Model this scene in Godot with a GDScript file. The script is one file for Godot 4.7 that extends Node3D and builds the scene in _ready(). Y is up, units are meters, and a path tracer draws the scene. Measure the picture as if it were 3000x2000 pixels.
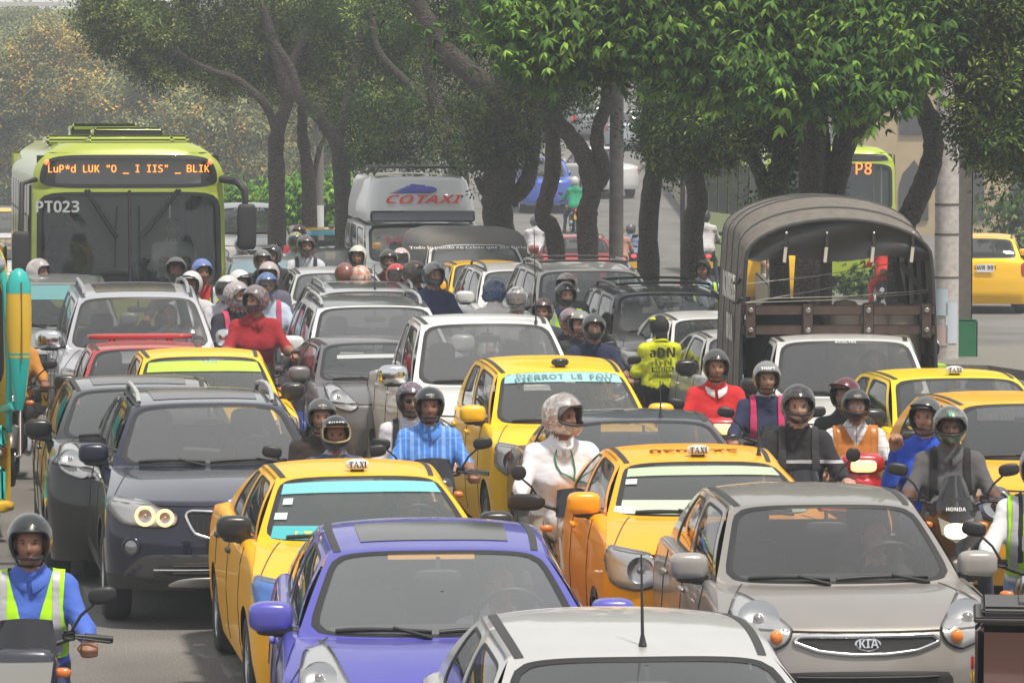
extends Node3D
# A traffic jam of cars, taxis, buses and motorcycles on a city avenue lined with trees, seen through a long lens.
# Metres, y up; the camera stands at the origin, 3.6 m above the road, and looks towards -z; the traffic drives towards it.

func _ready() -> void:
	var cam := Camera3D.new()
	cam.name = "camera"
	cam.position = Vector3(0, 3.6, 0)
	cam.rotation_degrees = Vector3(-3.236, 0, 0)
	cam.fov = 10.389
	cam.near = 0.5
	cam.far = 900.0
	add_child(cam)
	var we := WorldEnvironment.new()
	var e := Environment.new()
	e.background_mode = Environment.BG_SKY
	var sm := ProceduralSkyMaterial.new()
	sm.sky_top_color = L(0.52, 0.54, 0.56).linear_to_srgb()
	sm.sky_horizon_color = L(0.66, 0.655, 0.64).linear_to_srgb()
	sm.sky_curve = 0.25
	sm.ground_bottom_color = L(0.2, 0.2, 0.2).linear_to_srgb()
	sm.ground_horizon_color = L(0.5, 0.5, 0.5).linear_to_srgb()
	sm.sky_energy_multiplier = 1.0
	e.sky = Sky.new()
	e.sky.sky_material = sm
	e.tonemap_mode = Environment.TONE_MAPPER_LINEAR
	e.tonemap_exposure = 1.45
	e.fog_enabled = true
	e.fog_density = 0.0015
	e.fog_light_color = L(0.76, 0.82, 0.88).linear_to_srgb()
	e.sdfgi_enabled = true
	e.ssao_enabled = true
	e.ssil_enabled = true
	we.environment = e
	add_child(we)
	var sun := DirectionalLight3D.new()
	sun.name = "sun"
	sun.light_color = Color(1.0, 0.96, 0.9)
	sun.light_energy = 1.05
	sun.light_angular_distance = 5.0
	sun.shadow_enabled = true
	sun.rotation_degrees = Vector3(-66, 38, 0)
	add_child(sun)
	setting()
	trees()
	big_vehicles()
	cars()
	people()
	far_things()


# ------------------------------------------------------------------ the traffic
func cars() -> void:
	car("silver white car with a whip antenna at the bottom edge of the picture", "car", "cars in the jam", "silver_car", "hatch", Vector3(0.54, 0, -15.72), 0.087, {"col": L(0.55, 0.55, 0.54), "metal": 0.5, "face": "fiesta", "tint": 0.35, "antenna": [0.08, 0.02, 0.38], "plate": false, "p": {"sy": 0.984}})
	car("violet blue hatchback with sunroof between the yellow taxi and the silver car", "car", "cars in the jam", "hatchback", "hatch", Vector3(-0.40, 0, -19.52), 0.079, {"col": L(0.085, 0.083, 0.42), "metal": 0.35, "face": "fiesta", "tint": 0.2, "gcol": L(0.42, 0.44, 0.47), "sunroof": true, "seat": L(0.05, 0.05, 0.055), "p": {"sy": 0.997}})
	car("yellow taxi with turquoise sun strips and blue headlights right behind the violet hatchback", "taxi", "taxis in the jam", "taxi", "sedan", Vector3(-1.04, 0, -24.66), 0.157, {"col": L(0.9, 0.43, 0.004), "metal": 0.0, "coat": 0.35, "face": "accent", "tint": 0.2, "gcol": L(0.26, 0.3, 0.3), "sign": L(0.72, 0.72, 0.7), "lampcol": L(0.005, 0.2, 0.75), "mirror": L(0.02, 0.02, 0.02), "black_handle": true, "chrome_grille": false, "bands": [[0.7, 0.88, L(0.2, 0.6, 0.64), 0.8], [0.04, 0.22, L(0.08, 0.5, 0.55), 0.8]], "stickers": [[-0.8, 0.58, 0.05, L(0.5, 0.62, 0.62)], [-0.84, 0.36, 0.06, L(0.5, 0.6, 0.6)], [-0.5, 0.1, 0.18, L(0.55, 0.6, 0.1)]], "antenna": [0.9, 0.35, 0.3], "p": {"sy": 0.992}})
	car("dark navy blue crossover with lit ring headlights and twin chrome grilles", "car", "sport utility vehicles in the jam", "suv", "suv", Vector3(-2.36, 0, -28.97), 0.162, {"rough": 0.16, "col": L(0.008, 0.01, 0.03), "metal": 0.2, "coat": 1.0, "face": "bmw", "tint": 0.55, "rails": true, "railcol": L(0.6, 0.6, 0.6), "sunroof": true, "clad": 2, "badge": [1.03, 0.042, 0.042, "quarters"], "plate": false, "p": {"L": 4.45, "W": 1.8, "H": 1.55, "hl": 0.91, "cy": 1.07, "cz": 1.45, "ty": 1.47, "tzd": 2.15, "ry": 1.47, "rzd": 3.9, "by": 1.08, "byd": 4.3, "rw": 0.58, "gw": 0.77, "wr": 0.35, "fax": 0.85, "n": 2.3, "sy": 0.991}})
	car("black hatchback with sunroof left of and behind the navy crossover", "car", "cars in the jam", "hatchback", "hatch", Vector3(-3.11, 0, -31.32), 0.157, {"rough": 0.14, "col": L(0.008, 0.008, 0.009), "metal": 0.1, "coat": 1.0, "face": "fiesta", "tint": 0.4, "sunroof": true, "plate": false, "fogs": true, "p": {"sy": 1.012}})
	car("red hatchback with a red rear spoiler between the black hatchback and the silver off-roader", "car", "cars in the jam", "hatchback", "city", Vector3(-3.67, 0, -37.68), 0.148, {"col": L(0.42, 0.03, 0.03), "metal": 0.15, "face": "atos", "tint": 0.25, "spoiler": true, "mirror": L(0.02, 0.02, 0.02), "p": {"W": 1.62, "sy": 0.974}})
	car("yellow taxi with a lime green sun strip across its windshield", "taxi", "taxis in the jam", "taxi", "city", Vector3(-2.99, 0, -36.08), 0.140, {"col": L(0.88, 0.5, 0.008), "metal": 0.0, "coat": 0.35, "face": "atos", "tint": 0.45, "bands": [[0.62, 0.86, L(0.42, 0.66, 0.06), 1.0]], "words": [["TAXI", 0.1, 0.83, 0.05, L(0.25, 0.4, 0.4)]], "mirror": L(0.02, 0.02, 0.02), "chrome_grille": false, "p": {"W": 1.66, "rw": 0.56, "sy": 0.988}})
	car("big silver off-roader with roof rails and chrome mirrors in front of the green bus", "car", "sport utility vehicles in the jam", "off_roader", "suv", Vector3(-4.23, 0, -42.12), 0.157, {"col": L(0.42, 0.43, 0.47), "metal": 0.45, "face": "suv", "tint": 0.22, "rails": true, "sunroof": true, "chrome_mirror": true, "msize": 1.35, "seat": L(0.1, 0.1, 0.1), "clad": 2, "p": {"L": 4.76, "W": 1.9, "H": 1.86, "hl": 1.02, "cy": 1.2, "cz": 1.35, "ty": 1.74, "tzd": 1.95, "ry": 1.78, "rw": 0.65, "gw": 0.82, "wr": 0.39, "rzd": 4.4, "byd": 4.65, "by": 1.2, "sy": 0.989}})
	car("dark grey vehicle with pale blue windshield between the silver off-roader and left edge", "car", "sport utility vehicles in the jam", "suv", "suv", Vector3(-5.65, 0, -45.95), 0.140, {"col": L(0.2, 0.21, 0.21), "metal": 0.4, "face": "suv", "tint": 0.12, "far": true, "bands": [[0.6, 0.95, L(0.15, 0.4, 0.42), 0.6]], "p": {"sy": 1.053}})
	car("grey brown hatchback with oval grille badge at the front right", "car", "cars in the jam", "hatchback", "city", Vector3(1.80, 0, -21.88), 0.070, {"col": L(0.3, 0.28, 0.26), "metal": 0.55, "face": "kia", "tint": 0.14, "gcol": L(0.24, 0.245, 0.255), "badge": [0.905, 0.075, 0.04, "KIA"], "plate_text": "MUX 209", "p": {"sy": 0.988}})
	var orange := car("orange yellow taxi with pale sun strips between the white-shirted rider and the grey hatchback", "taxi", "taxis in the jam", "taxi", "sedan", Vector3(1.25, 0, -25.66), 0.105, {"col": L(0.9, 0.36, 0.003), "metal": 0.0, "coat": 0.35, "face": "accent", "tint": 0.2, "gcol": L(0.25, 0.265, 0.25), "sign": L(0.66, 0.64, 0.56), "sign_x": 0.0, "bands": [[0.7, 0.87, L(0.5, 0.62, 0.42), 0.85], [0.05, 0.27, L(0.55, 0.66, 0.5), 0.85]], "stickers": [[-0.83, 0.6, 0.06, L(0.6, 0.62, 0.6)], [-0.85, 0.12, 0.1, L(0.6, 0.6, 0.6)]], "mirror": L(0.9, 0.36, 0.003), "antenna": [0.15, 0.82, 0.3], "chrome_grille": false, "p": {"H": 1.42, "W": 1.7, "hl": 0.9, "cy": 1.05, "cz": 1.05, "by": 1.06, "sy": 0.995}})
	word("SXY-030", 0.12, mat(L(0.3, 0.13, 0.01), 0.6), orange, roofp(0.25, 0.0) + Vector3(0.0, 0.004, 0.0), Basis(Vector3.UP, PI) * Basis(Vector3.RIGHT, -PI / 2 + 0.03))
	car("dark blue grey sedan half hidden behind the white-shirted rider and the orange taxi", "car", "cars in the jam", "sedan", "sedan", Vector3(0.99, 0, -29.66), 0.122, {"col": L(0.075, 0.08, 0.1), "metal": 0.4, "face": "accent", "tint": 0.4, "stickers": [[0.6, 0.3, 0.12, L(0.5, 0.55, 0.15)]], "antenna": [0.1, 0.3, 0.28], "p": {"rw": 0.56, "sy": 0.97}})
	car("tall yellow taxi with lettered pale blue sun strip and black roof lamp", "taxi", "taxis in the jam", "taxi", "city", Vector3(0.39, 0, -32.95), 0.140, {"col": L(0.88, 0.5, 0.008), "metal": 0.0, "coat": 0.35, "face": "atos", "tint": 0.2, "gcol": L(0.3, 0.32, 0.31), "sign": L(0.03, 0.03, 0.03), "bands": [[0.76, 0.96, L(0.33, 0.58, 0.6), 0.9]], "words": [["PIERROT  LE  FOU", 0.0, 0.86, 0.075, L(0.12, 0.2, 0.22)]], "chrome_grille": false, "plate_y": 0.34, "p": {"W": 1.56, "H": 1.58, "ty": 1.48, "ry": 1.5, "cy": 1.08, "hl": 0.93, "by": 1.08, "cz": 0.78, "tzd": 1.4, "L": 3.5, "rzd": 3.1, "byd": 3.4, "gw": 0.69, "rw": 0.55, "sy": 0.994}})
	car("white pickup truck with tinted windshield and chrome grille in the middle of the jam", "pickup truck", "cars in the jam", "pickup_truck", "pickup", Vector3(-0.32, 0, -36.49), 0.131, {"col": L(0.66, 0.67, 0.67), "metal": 0.05, "face": "suv", "tint": 0.62, "chrome_mirror": true, "msize": 1.25, "chrome_handle": true, "antenna": [-0.02, 0.78, 0.9], "plate": false, "p": {"sy": 0.991}})
	car("taupe grey sedan nosing in beside the white pickup truck", "car", "cars in the jam", "sedan", "sedan", Vector3(-1.53, 0, -39.75), 0.227, {"col": L(0.15, 0.14, 0.145), "metal": 0.6, "face": "fiesta", "tint": 0.2, "plate": false, "stickers": [[0.0, 0.6, 0.7, L(0.4, 0.42, 0.43)]], "p": {"sy": 0.998}})
	car("white crossover with chrome roof rails behind the taupe sedan", "car", "sport utility vehicles in the jam", "suv", "suv", Vector3(-1.58, 0, -41.95), 0.140, {"col": L(0.62, 0.63, 0.63), "metal": 0.0, "coat": 0.35, "face": "suv", "tint": 0.6, "rails": true, "railcol": L(0.6, 0.6, 0.6), "msize": 1.2, "roof": L(0.05, 0.05, 0.055), "p": {"n": 2.3, "sy": 1.001}})
	car("pale silver crossover with a dark windshield just behind the white one", "car", "sport utility vehicles in the jam", "suv", "suv", Vector3(-1.81, 0, -46.95), 0.140, {"col": L(0.45, 0.46, 0.48), "metal": 0.4, "face": "suv", "tint": 0.6, "rails": true, "sunroof": true, "far": true, "antenna": [0.02, 0.1, 0.3], "p": {"sy": 0.974}})
	car("light silver car with two short antennas behind the crossovers", "car", "cars in the jam", "hatchback", "hatch", Vector3(-2.51, 0, -53.32), 0.140, {"col": L(0.5, 0.51, 0.52), "metal": 0.3, "face": "fiesta", "tint": 0.45, "far": true, "antenna": [0.05, 0.25, 0.3], "p": {"sy": 1.101}})
	car("yellow taxi tucked behind the small white off-roader", "taxi", "taxis in the jam", "taxi", "city", Vector3(-0.40, 0, -59.68), 0.140, {"col": L(0.88, 0.5, 0.008), "face": "atos", "tint": 0.3, "far": true, "p": {"sy": 1.017}})
	car("small white off-roader with a dark roof rail next to the silver wagon", "car", "sport utility vehicles in the jam", "suv", "suv", Vector3(0.18, 0, -54.80), 0.140, {"col": L(0.6, 0.6, 0.6), "metal": 0.05, "face": "suv", "tint": 0.25, "rails": true, "railcol": L(0.1, 0.1, 0.1), "far": true, "msize": 1.2, "p": {"L": 4.3, "sy": 0.946}})
	car("silver grey wagon with black roof bars ahead of the trunks", "car", "sport utility vehicles in the jam", "suv", "suv", Vector3(1.00, 0, -50.55), 0.140, {"col": L(0.33, 0.325, 0.31), "metal": 0.4, "face": "suv", "tint": 0.3, "rails": true, "crossbars": true, "railcol": L(0.45, 0.44, 0.42), "far": true, "p": {"L": 4.4, "rw": 0.68, "gw": 0.84, "sy": 1.047}})
	car("dark olive brown off-roader with roof bars behind the traffic warden", "car", "sport utility vehicles in the jam", "suv", "suv", Vector3(1.91, 0, -46.20), 0.140, {"col": L(0.035, 0.033, 0.028), "metal": 0.3, "face": "suv", "tint": 0.55, "rails": true, "crossbars": true, "railcol": L(0.12, 0.115, 0.11), "p": {"L": 4.3, "rw": 0.66, "gw": 0.82, "sy": 0.972}})
	car("white car between the olive off-roader and the canopy truck", "car", "cars in the jam", "hatchback", "hatch", Vector3(2.43, 0, -43.92), 0.140, {"col": L(0.62, 0.62, 0.61), "metal": 0.05, "face": "fiesta", "tint": 0.15, "far": true, "p": {"sy": 0.974}})
	car("pale silver car beside the canopy truck where the warden writes", "car", "cars in the jam", "sedan", "sedan", Vector3(2.59, 0, -40.26), 0.140, {"col": L(0.45, 0.445, 0.43), "metal": 0.3, "face": "accent", "tint": 0.2, "mirror": L(0.02, 0.02, 0.02), "p": {"sy": 1.028}})
	car("bright yellow taxi with a white roof sign right of the canopy truck", "taxi", "taxis in the jam", "taxi", "city", Vector3(3.88, 0, -32.98), 0.122, {"col": L(0.8, 0.55, 0.01), "metal": 0.0, "coat": 0.35, "face": "atos", "tint": 0.22, "sign": L(0.72, 0.72, 0.7), "mirror": L(0.02, 0.02, 0.02), "p": {"W": 1.64, "rw": 0.57, "rzd": 3.0, "sy": 0.987}})
	car("orange yellow taxi cut by the right edge with open side windows", "taxi", "taxis in the jam", "taxi", "city", Vector3(4.02, 0, -29.58), 0.122, {"col": L(0.8, 0.38, 0.015), "metal": 0.0, "coat": 0.35, "face": "atos", "tint": 0.25, "mirror": L(0.015, 0.015, 0.015), "stint": 0.25, "p": {"W": 1.62, "sy": 1.005}})
	car("dark green sedan between the white van and the grey car", "car", "cars in the jam", "sedan", "sedan", Vector3(-3.13, 0, -68.26), 0.140, {"col": L(0.02, 0.03, 0.025), "face": "accent", "tint": 0.4, "far": true, "p": {"sy": 1.05}})
	car("grey car with bluish windshield beside the green bus", "car", "cars in the jam", "hatchback", "hatch", Vector3(-3.83, 0, -58.12), 0.140, {"col": L(0.16, 0.165, 0.165), "metal": 0.4, "face": "fiesta", "tint": 0.12, "far": true, "bands": [[0.5, 0.97, L(0.2, 0.3, 0.36), 0.7]], "p": {"sy": 1.104}})
	car("white off-roader with a lettered dark windshield right of the bus mirror", "car", "sport utility vehicles in the jam", "suv", "suv", Vector3(-5.59, 0, -79.35), 0.140, {"col": L(0.6, 0.59, 0.56), "face": "suv", "tint": 0.6, "far": true, "words": [["POLICIA", 0.0, 0.9, 0.12, L(0.5, 0.5, 0.5)]], "msize": 1.3, "p": {"sy": 1.199}})
	car("yellow taxi with a blue sun strip behind the motorcycles and left of the van", "taxi", "taxis in the jam", "taxi", "city", Vector3(-3.77, 0, -78.18), 0.140, {"col": L(0.88, 0.5, 0.008), "face": "atos", "tint": 0.3, "far": true, "bands": [[0.68, 0.94, L(0.1, 0.42, 0.55), 0.9]], "sign": L(0.4, 0.36, 0.34), "p": {"rw": 0.6, "gw": 0.76, "W": 1.66, "sy": 1.05}})
	car("yellow taxi far back at the left edge beyond the green bus", "taxi", "taxis in the jam", "taxi", "city", Vector3(-10.25, 0, -76.18), 0.140, {"col": L(0.88, 0.5, 0.008), "face": "atos", "tint": 0.4, "far": true, "p": {"sy": 1.35}})
	car("silver car at the left edge beyond the green bus", "car", "cars in the jam", "hatchback", "hatch", Vector3(-9.33, 0, -69.12), 0.140, {"col": L(0.5, 0.5, 0.5), "face": "fiesta", "tint": 0.4, "far": true, "p": {"sy": 1.131}})
	car("yellow taxi seen from behind, driving away right of the lamp post", "taxi", "cars driving away beyond the median", "taxi", "city", Vector3(9.40, 0.00, -74.79), 3.037, {"col": L(0.88, 0.5, 0.008), "face": "atos", "tint": 0.5, "rear_plate": true, "plate_white": true, "plate_text": "SWR 991", "p": {"H": 1.55, "ty": 1.47, "ry": 1.46, "rw": 0.56}})
	car("yellow taxi seen through the canopy truck, driving away", "taxi", "cars driving away beyond the median", "taxi", "city", Vector3(5.58, 0.00, -77.79), 3.037, {"col": L(0.88, 0.5, 0.008), "face": "atos", "rear_plate": true, "plate_white": true, "p": {"H": 1.55, "ty": 1.47, "ry": 1.46}})
	car("dark red car going up the ramp behind the forked trunk", "car", "cars driving away beyond the median", "sedan", "sedan", Vector3(1.35, 0.00, -79.09), 3.211, {"col": L(0.3, 0.03, 0.03), "face": "accent", "far": true, "brake": true, "rear_plate": true, "p": {}})
	car("blue pickup climbing the ramp behind the trees", "pickup truck", "cars driving away beyond the median", "pickup_truck", "pickup", Vector3(1.04, 0.83, -124.54), 3.211, {"col": L(0.05, 0.1, 0.42), "face": "suv", "far": true, "rear_plate": true, "p": {}})
	car("white double cab pickup climbing the ramp", "pickup truck", "cars driving away beyond the median", "pickup_truck", "pickup", Vector3(2.96, 1.18, -132.45), 3.421, {"col": L(0.6, 0.6, 0.6), "face": "suv", "far": true, "rear_plate": true, "p": {}})
	car("grey wagon near the top of the ramp with brake lights on", "car", "cars driving away beyond the median", "suv", "suv", Vector3(3.43, 3.08, -167.29), 3.211, {"col": L(0.2, 0.21, 0.23), "face": "suv", "far": true, "brake": true, "p": {}})
	car("pale blue grey car near the top of the ramp right of the slim post", "car", "cars driving away beyond the median", "suv", "suv", Vector3(4.72, 2.66, -160.29), 3.211, {"col": L(0.33, 0.36, 0.4), "face": "suv", "far": true, "p": {}})
	var truck := car("white pickup with dark windshield carrying a grey tarpaulin hood over brown stake rails", "truck", "", "canopy_truck", "pickup", Vector3(3.13, 0, -36.10), 0.026, {"col": L(0.6, 0.6, 0.59), "face": "suv", "tint": 0.35, "msize": 1.1, "mirror": L(0.02, 0.02, 0.02), "nomirror": true, "words": [["ACOLTES", 0.0, 0.94, 0.035, L(0.6, 0.6, 0.6)]], "p": {"L": 4.9, "tzd": 1.75, "cz": 1.1, "rzd": 2.55, "byd": 2.75, "W": 1.74, "rw": 0.63, "gw": 0.75, "H": 1.66, "ty": 1.6, "ry": 1.6, "cy": 1.12, "by": 1.12, "hl": 0.95, "dy": 0.75, "wb": 2.9, "cells": [[0.0, 1.0, 0.1, 0.06]], "sy": 0.991}})
	canopy(truck)
	var van := car("white high-roofed passenger van with lettering above its windshield", "van", "", "van", "van", Vector3(-1.78, 0, -67.79), 0.140, {"col": L(0.6, 0.6, 0.6), "face": "atos", "tint": 0.35, "far": true, "nomirror": true, "words": [["B/MANGA", -0.25, 0.55, 0.13, L(0.5, 0.08, 0.06)]], "bands": [[0.88, 0.98, L(0.02, 0.02, 0.02), 1.0]], "p": {"W": 2.1, "rw": 0.95, "gw": 0.98, "H": 2.0, "ty": 1.9, "ry": 1.95, "sy": 0.999, "sx": 1.05}})
	van_roof(van)
	var hooded := car("white pickup with a grey hood and a white script across its windshield", "pickup truck", "cars in the jam", "pickup_truck", "pickup", Vector3(-0.68, 0, -62.35), 0.140, {"col": L(0.6, 0.6, 0.59), "face": "suv", "tint": 0.5, "far": true, "words": [["Todo lo puedo en Cristo que me fortalece", 0.0, 0.9, 0.075, L(0.55, 0.55, 0.55), "Droid Serif"]], "p": {"rw": 0.72, "gw": 0.86, "W": 1.8, "L": 4.6, "sy": 0.956}})
	var hm := M.new()
	hm.sq(Vector3(0, 1.35, -1.0), Vector3(0.98, 0.62, 1.35), 0.4, 0.35)
	pm("hood_canopy", hm, mat(L(0.16, 0.15, 0.14), 0.85), hooded)
func van_roof(t: Node3D) -> void:
	var m := M.new()
	var rows := []
	for q in [[2.0, 1.35, 0.97], [2.12, 1.36, 0.97], [2.3, 1.28, 0.96], [2.68, 1.05, 0.86], [2.76, 0.9, 0.8]]:
		var row := PackedVector3Array()
		for s in [[1, -2.2], [1, -1.0], [1, q[1] - 0.25], [0.93, q[1] - 0.04], [0.8, q[1]], [0.4, q[1] + 0.04], [-0.4, q[1] + 0.04], [-0.8, q[1]], [-0.93, q[1] - 0.04], [-1, q[1] - 0.25], [-1, -1.0], [-1, -2.2]]:
			row.append(Vector3(s[0] * q[2], q[0], s[1]))
		rows.append(row)
	m.grid(rows)
	var top := []
	for j in 3:
		var row := PackedVector3Array()
		for k in 7: row.append(Vector3(lerpf(-0.8, 0.8, k / 6.0), 2.76 + 0.04 * (1 - pow((k - 3) / 3.0, 2)), lerpf(0.94, -2.2, j / 2.0)))
		top.append(row)
	m.grid(top)
	pm("high_roof", m, mat(L(0.6, 0.6, 0.6), 0.4, 0.0, 0.5), t)
	var vb := M.new()
	vb.box(Vector3(0, 2.06, 1.42), Vector3(1.86, 0.2, 0.12), 0.03)
	pm("visor_band", vb, mat(L(0.16, 0.165, 0.18), 0.6), t)
	var b := Basis(Vector3.RIGHT, -0.55)
	var red := mat(L(0.62, 0.05, 0.04), 0.6)
	word("COTAXI", 0.2, red, t, Vector3(0.02, 2.36, 1.33), b * Basis(Vector3(1, 0, 0), Vector3(0.35, 1, 0), Vector3(0, 0, 1)).scaled(Vector3(1.35, 0.85, 1)))
	var wing := M.new()
	for k in 5:
		var y := 0.04 * k
		wing.prism(PackedVector2Array([Vector2(-0.42 + 0.09 * k, y), Vector2(0.18, y * 0.6), Vector2(0.24, y * 0.8 + 0.03), Vector2(-0.3 + 0.07 * k, y + 0.025)]), 0.006, Transform3D(b, Vector3(-0.15, 2.47 + 0.0 * k, 1.24)))
	wing.sq(Vector3(0.08, 2.53, 1.215), Vector3(0.2, 0.07, 0.02), 0.9, 0.9, b)
	pm("wing_emblem", wing, mat(L(0.06, 0.07, 0.4), 0.6), t)
	var rack := M.new()
	for z in [0.7, -0.4, -1.5]: rack.tube(pv([Vector3(-0.8, 2.78, z), Vector3(-0.7, 2.92, z), Vector3(0.7, 2.92, z), Vector3(0.8, 2.78, z)]), [0.025], 6)
	for x in [-0.7, 0.0, 0.7]: rack.tube(pv([Vector3(x, 2.92, 0.7), Vector3(x, 2.92, -1.5)]), [0.022], 6)
	pm("roof_rack", rack, mat(L(0.02, 0.02, 0.02), 0.6), t)
func big_vehicles() -> void:
	var main_bus := bus("lime green city bus with amber destination display facing us on the left", "city buses", Vector3(-5.80, 0, -53.93), 0.157, {"col": L(0.33, 0.4, 0.045), "h": 3.42, "l": 11.0, "led": "LuP*d LUK \"O _ I IIS\" _ BLIK", "wipers": true, "pods": true, "mirrors": true, "y_split": 2.81, "y_low": 1.5})
	word("PT023", 0.15, mat(L(0.4, 0.42, 0.42), 0.6), main_bus, Vector3(-0.93, 2.6, 5.46), Basis(), "number", "Droid Sans", 600)
	for s in [1.0, -1.0]:
		var lm := M.new()
		lm.sq(Vector3(s * 1.05, 3.17, 5.3), Vector3(0.04, 0.04, 0.03), 1, 1)
		pm("marker_lamp", lm, glow(L(1.0, 0.22, 0.08), 0.9), main_bus)
	bus("lime green bus seen from behind with an orange P8 in its rear window", "city buses", Vector3(7.71, 0, -89.49), -0.070, {"col": L(0.36, 0.48, 0.03), "h": 3.2, "l": 11.0, "y_split": 2.85, "y_low": 1.75, "tint": 0.6, "divider": false})
	word("P8", 0.25, glow(L(1.0, 0.2, 0.04), 1.6), self.get_node("bus_001"), Vector3(0.54, 2.71, 5.47), Basis(), "led_text", "Droid Sans Mono")
	bus("second lime green bus with dark doors half hidden by the trunks", "city buses", Vector3(6.34, 0, -88.96), 0.122, {"col": L(0.36, 0.48, 0.03), "h": 3.2, "l": 10.0, "y_split": 2.75, "y_low": 1.3, "tint": 0.4})
	minibus(Vector3(-6.04, 0, -35.95), 0.166)
func minibus(at: Vector3, yaw: float) -> void:
	var yel := L(0.68, 0.42, 0.02)
	var t := bus("yellow and turquoise minibus cut by the left edge", "", at, yaw, {"col": yel, "w": 2.2, "h": 2.8, "l": 7.0, "y_split": 2.35, "y_low": 1.32, "tint": 0.4})
	var teal := mat(L(0.01, 0.4, 0.36), 0.35, 0.0, 0.6)
	var yl := mat(yel, 0.35, 0.0, 0.6)
	var b := M.new()
	b.box(Vector3(0, 0.92, 3.5), Vector3(2.12, 0.2, 0.1), 0.04)
	b.box(Vector3(0, 0.5, 3.5), Vector3(2.1, 0.32, 0.12), 0.04)
	pm("turquoise_band", b, teal, t)
	var p := M.new()
	p.tube(pv([Vector3(0.98, 2.6, 3.22), Vector3(1.07, 2.2, 3.36), Vector3(1.09, 1.5, 3.42), Vector3(1.08, 0.95, 3.42)]), [0.03, 0.035, 0.03], 8)
	pm("corner_trim", p, teal, t)
	# tall mirror casings on the corner
	var m := M.new()
	var at0 := Vector3(1.17, 0, 3.62)
	m.lathe([Vector2(0.094, 1.62), Vector2(0.11, 1.85), Vector2(0.112, 2.05), Vector2(0.108, 2.2)], at0, Basis(), 18)
	var mm := pm("mirror_casing", m, yl, t)
	var m2 := M.new()
	m2.lathe([Vector2(0.03, 1.16), Vector2(0.055, 1.28), Vector2(0.08, 1.45), Vector2(0.097, 1.66)], at0, Basis(), 18)
	pm("mirror_arm", m2, teal, mm)
	var m3 := M.new()
	m3.lathe([Vector2(0.11, 2.18), Vector2(0.104, 2.27), Vector2(0.075, 2.35), Vector2(0.03, 2.39), Vector2(0.0, 2.395)], at0, Basis(), 18)
	pm("mirror_cap", m3, teal, mm)
	for y in [1.75, 2.1]:
		var m5 := M.new()
		m5.box(at0 + Vector3(0.02, y, 0.112), Vector3(0.012, 0.36, 0.01), 0.003)
		pm("casing_seam", m5, mat(L(0.2, 0.14, 0.05), 0.6), mm)
	var m4 := M.new()
	m4.tube(pv([Vector3(1.12, 1.2, 3.62), Vector3(1.04, 1.16, 3.45)]), [0.04], 8)
	pm("mirror_bracket", m4, teal, mm)
	var sp := M.new()
	sp.sq(Vector3(0.98, 2.42, 3.5), Vector3(0.085, 0.085, 0.05))
	pm("spot_lamp", sp, mat(L(0.5, 0.5, 0.5), 0.15, 0.8), t)
	for q in [[0.95, 0.93, 0.07, L(0.7, 0.15, 0.02)], [0.97, 0.78, 0.05, L(0.5, 0.5, 0.5)]]:
		var lm := M.new()
		lm.sq(Vector3(q[0], q[1], 3.5), Vector3(q[2], q[2], 0.07))
		pm("lamp", lm, mat(q[3], 0.2, 0.0, 1.0), t)
	var bp := M.new()
	bp.sq(Vector3(0, 0.32, 3.55), Vector3(1.13, 0.07, 0.16), 0.5, 0.3)
	pm("bumper", bp, yl, t)

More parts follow.
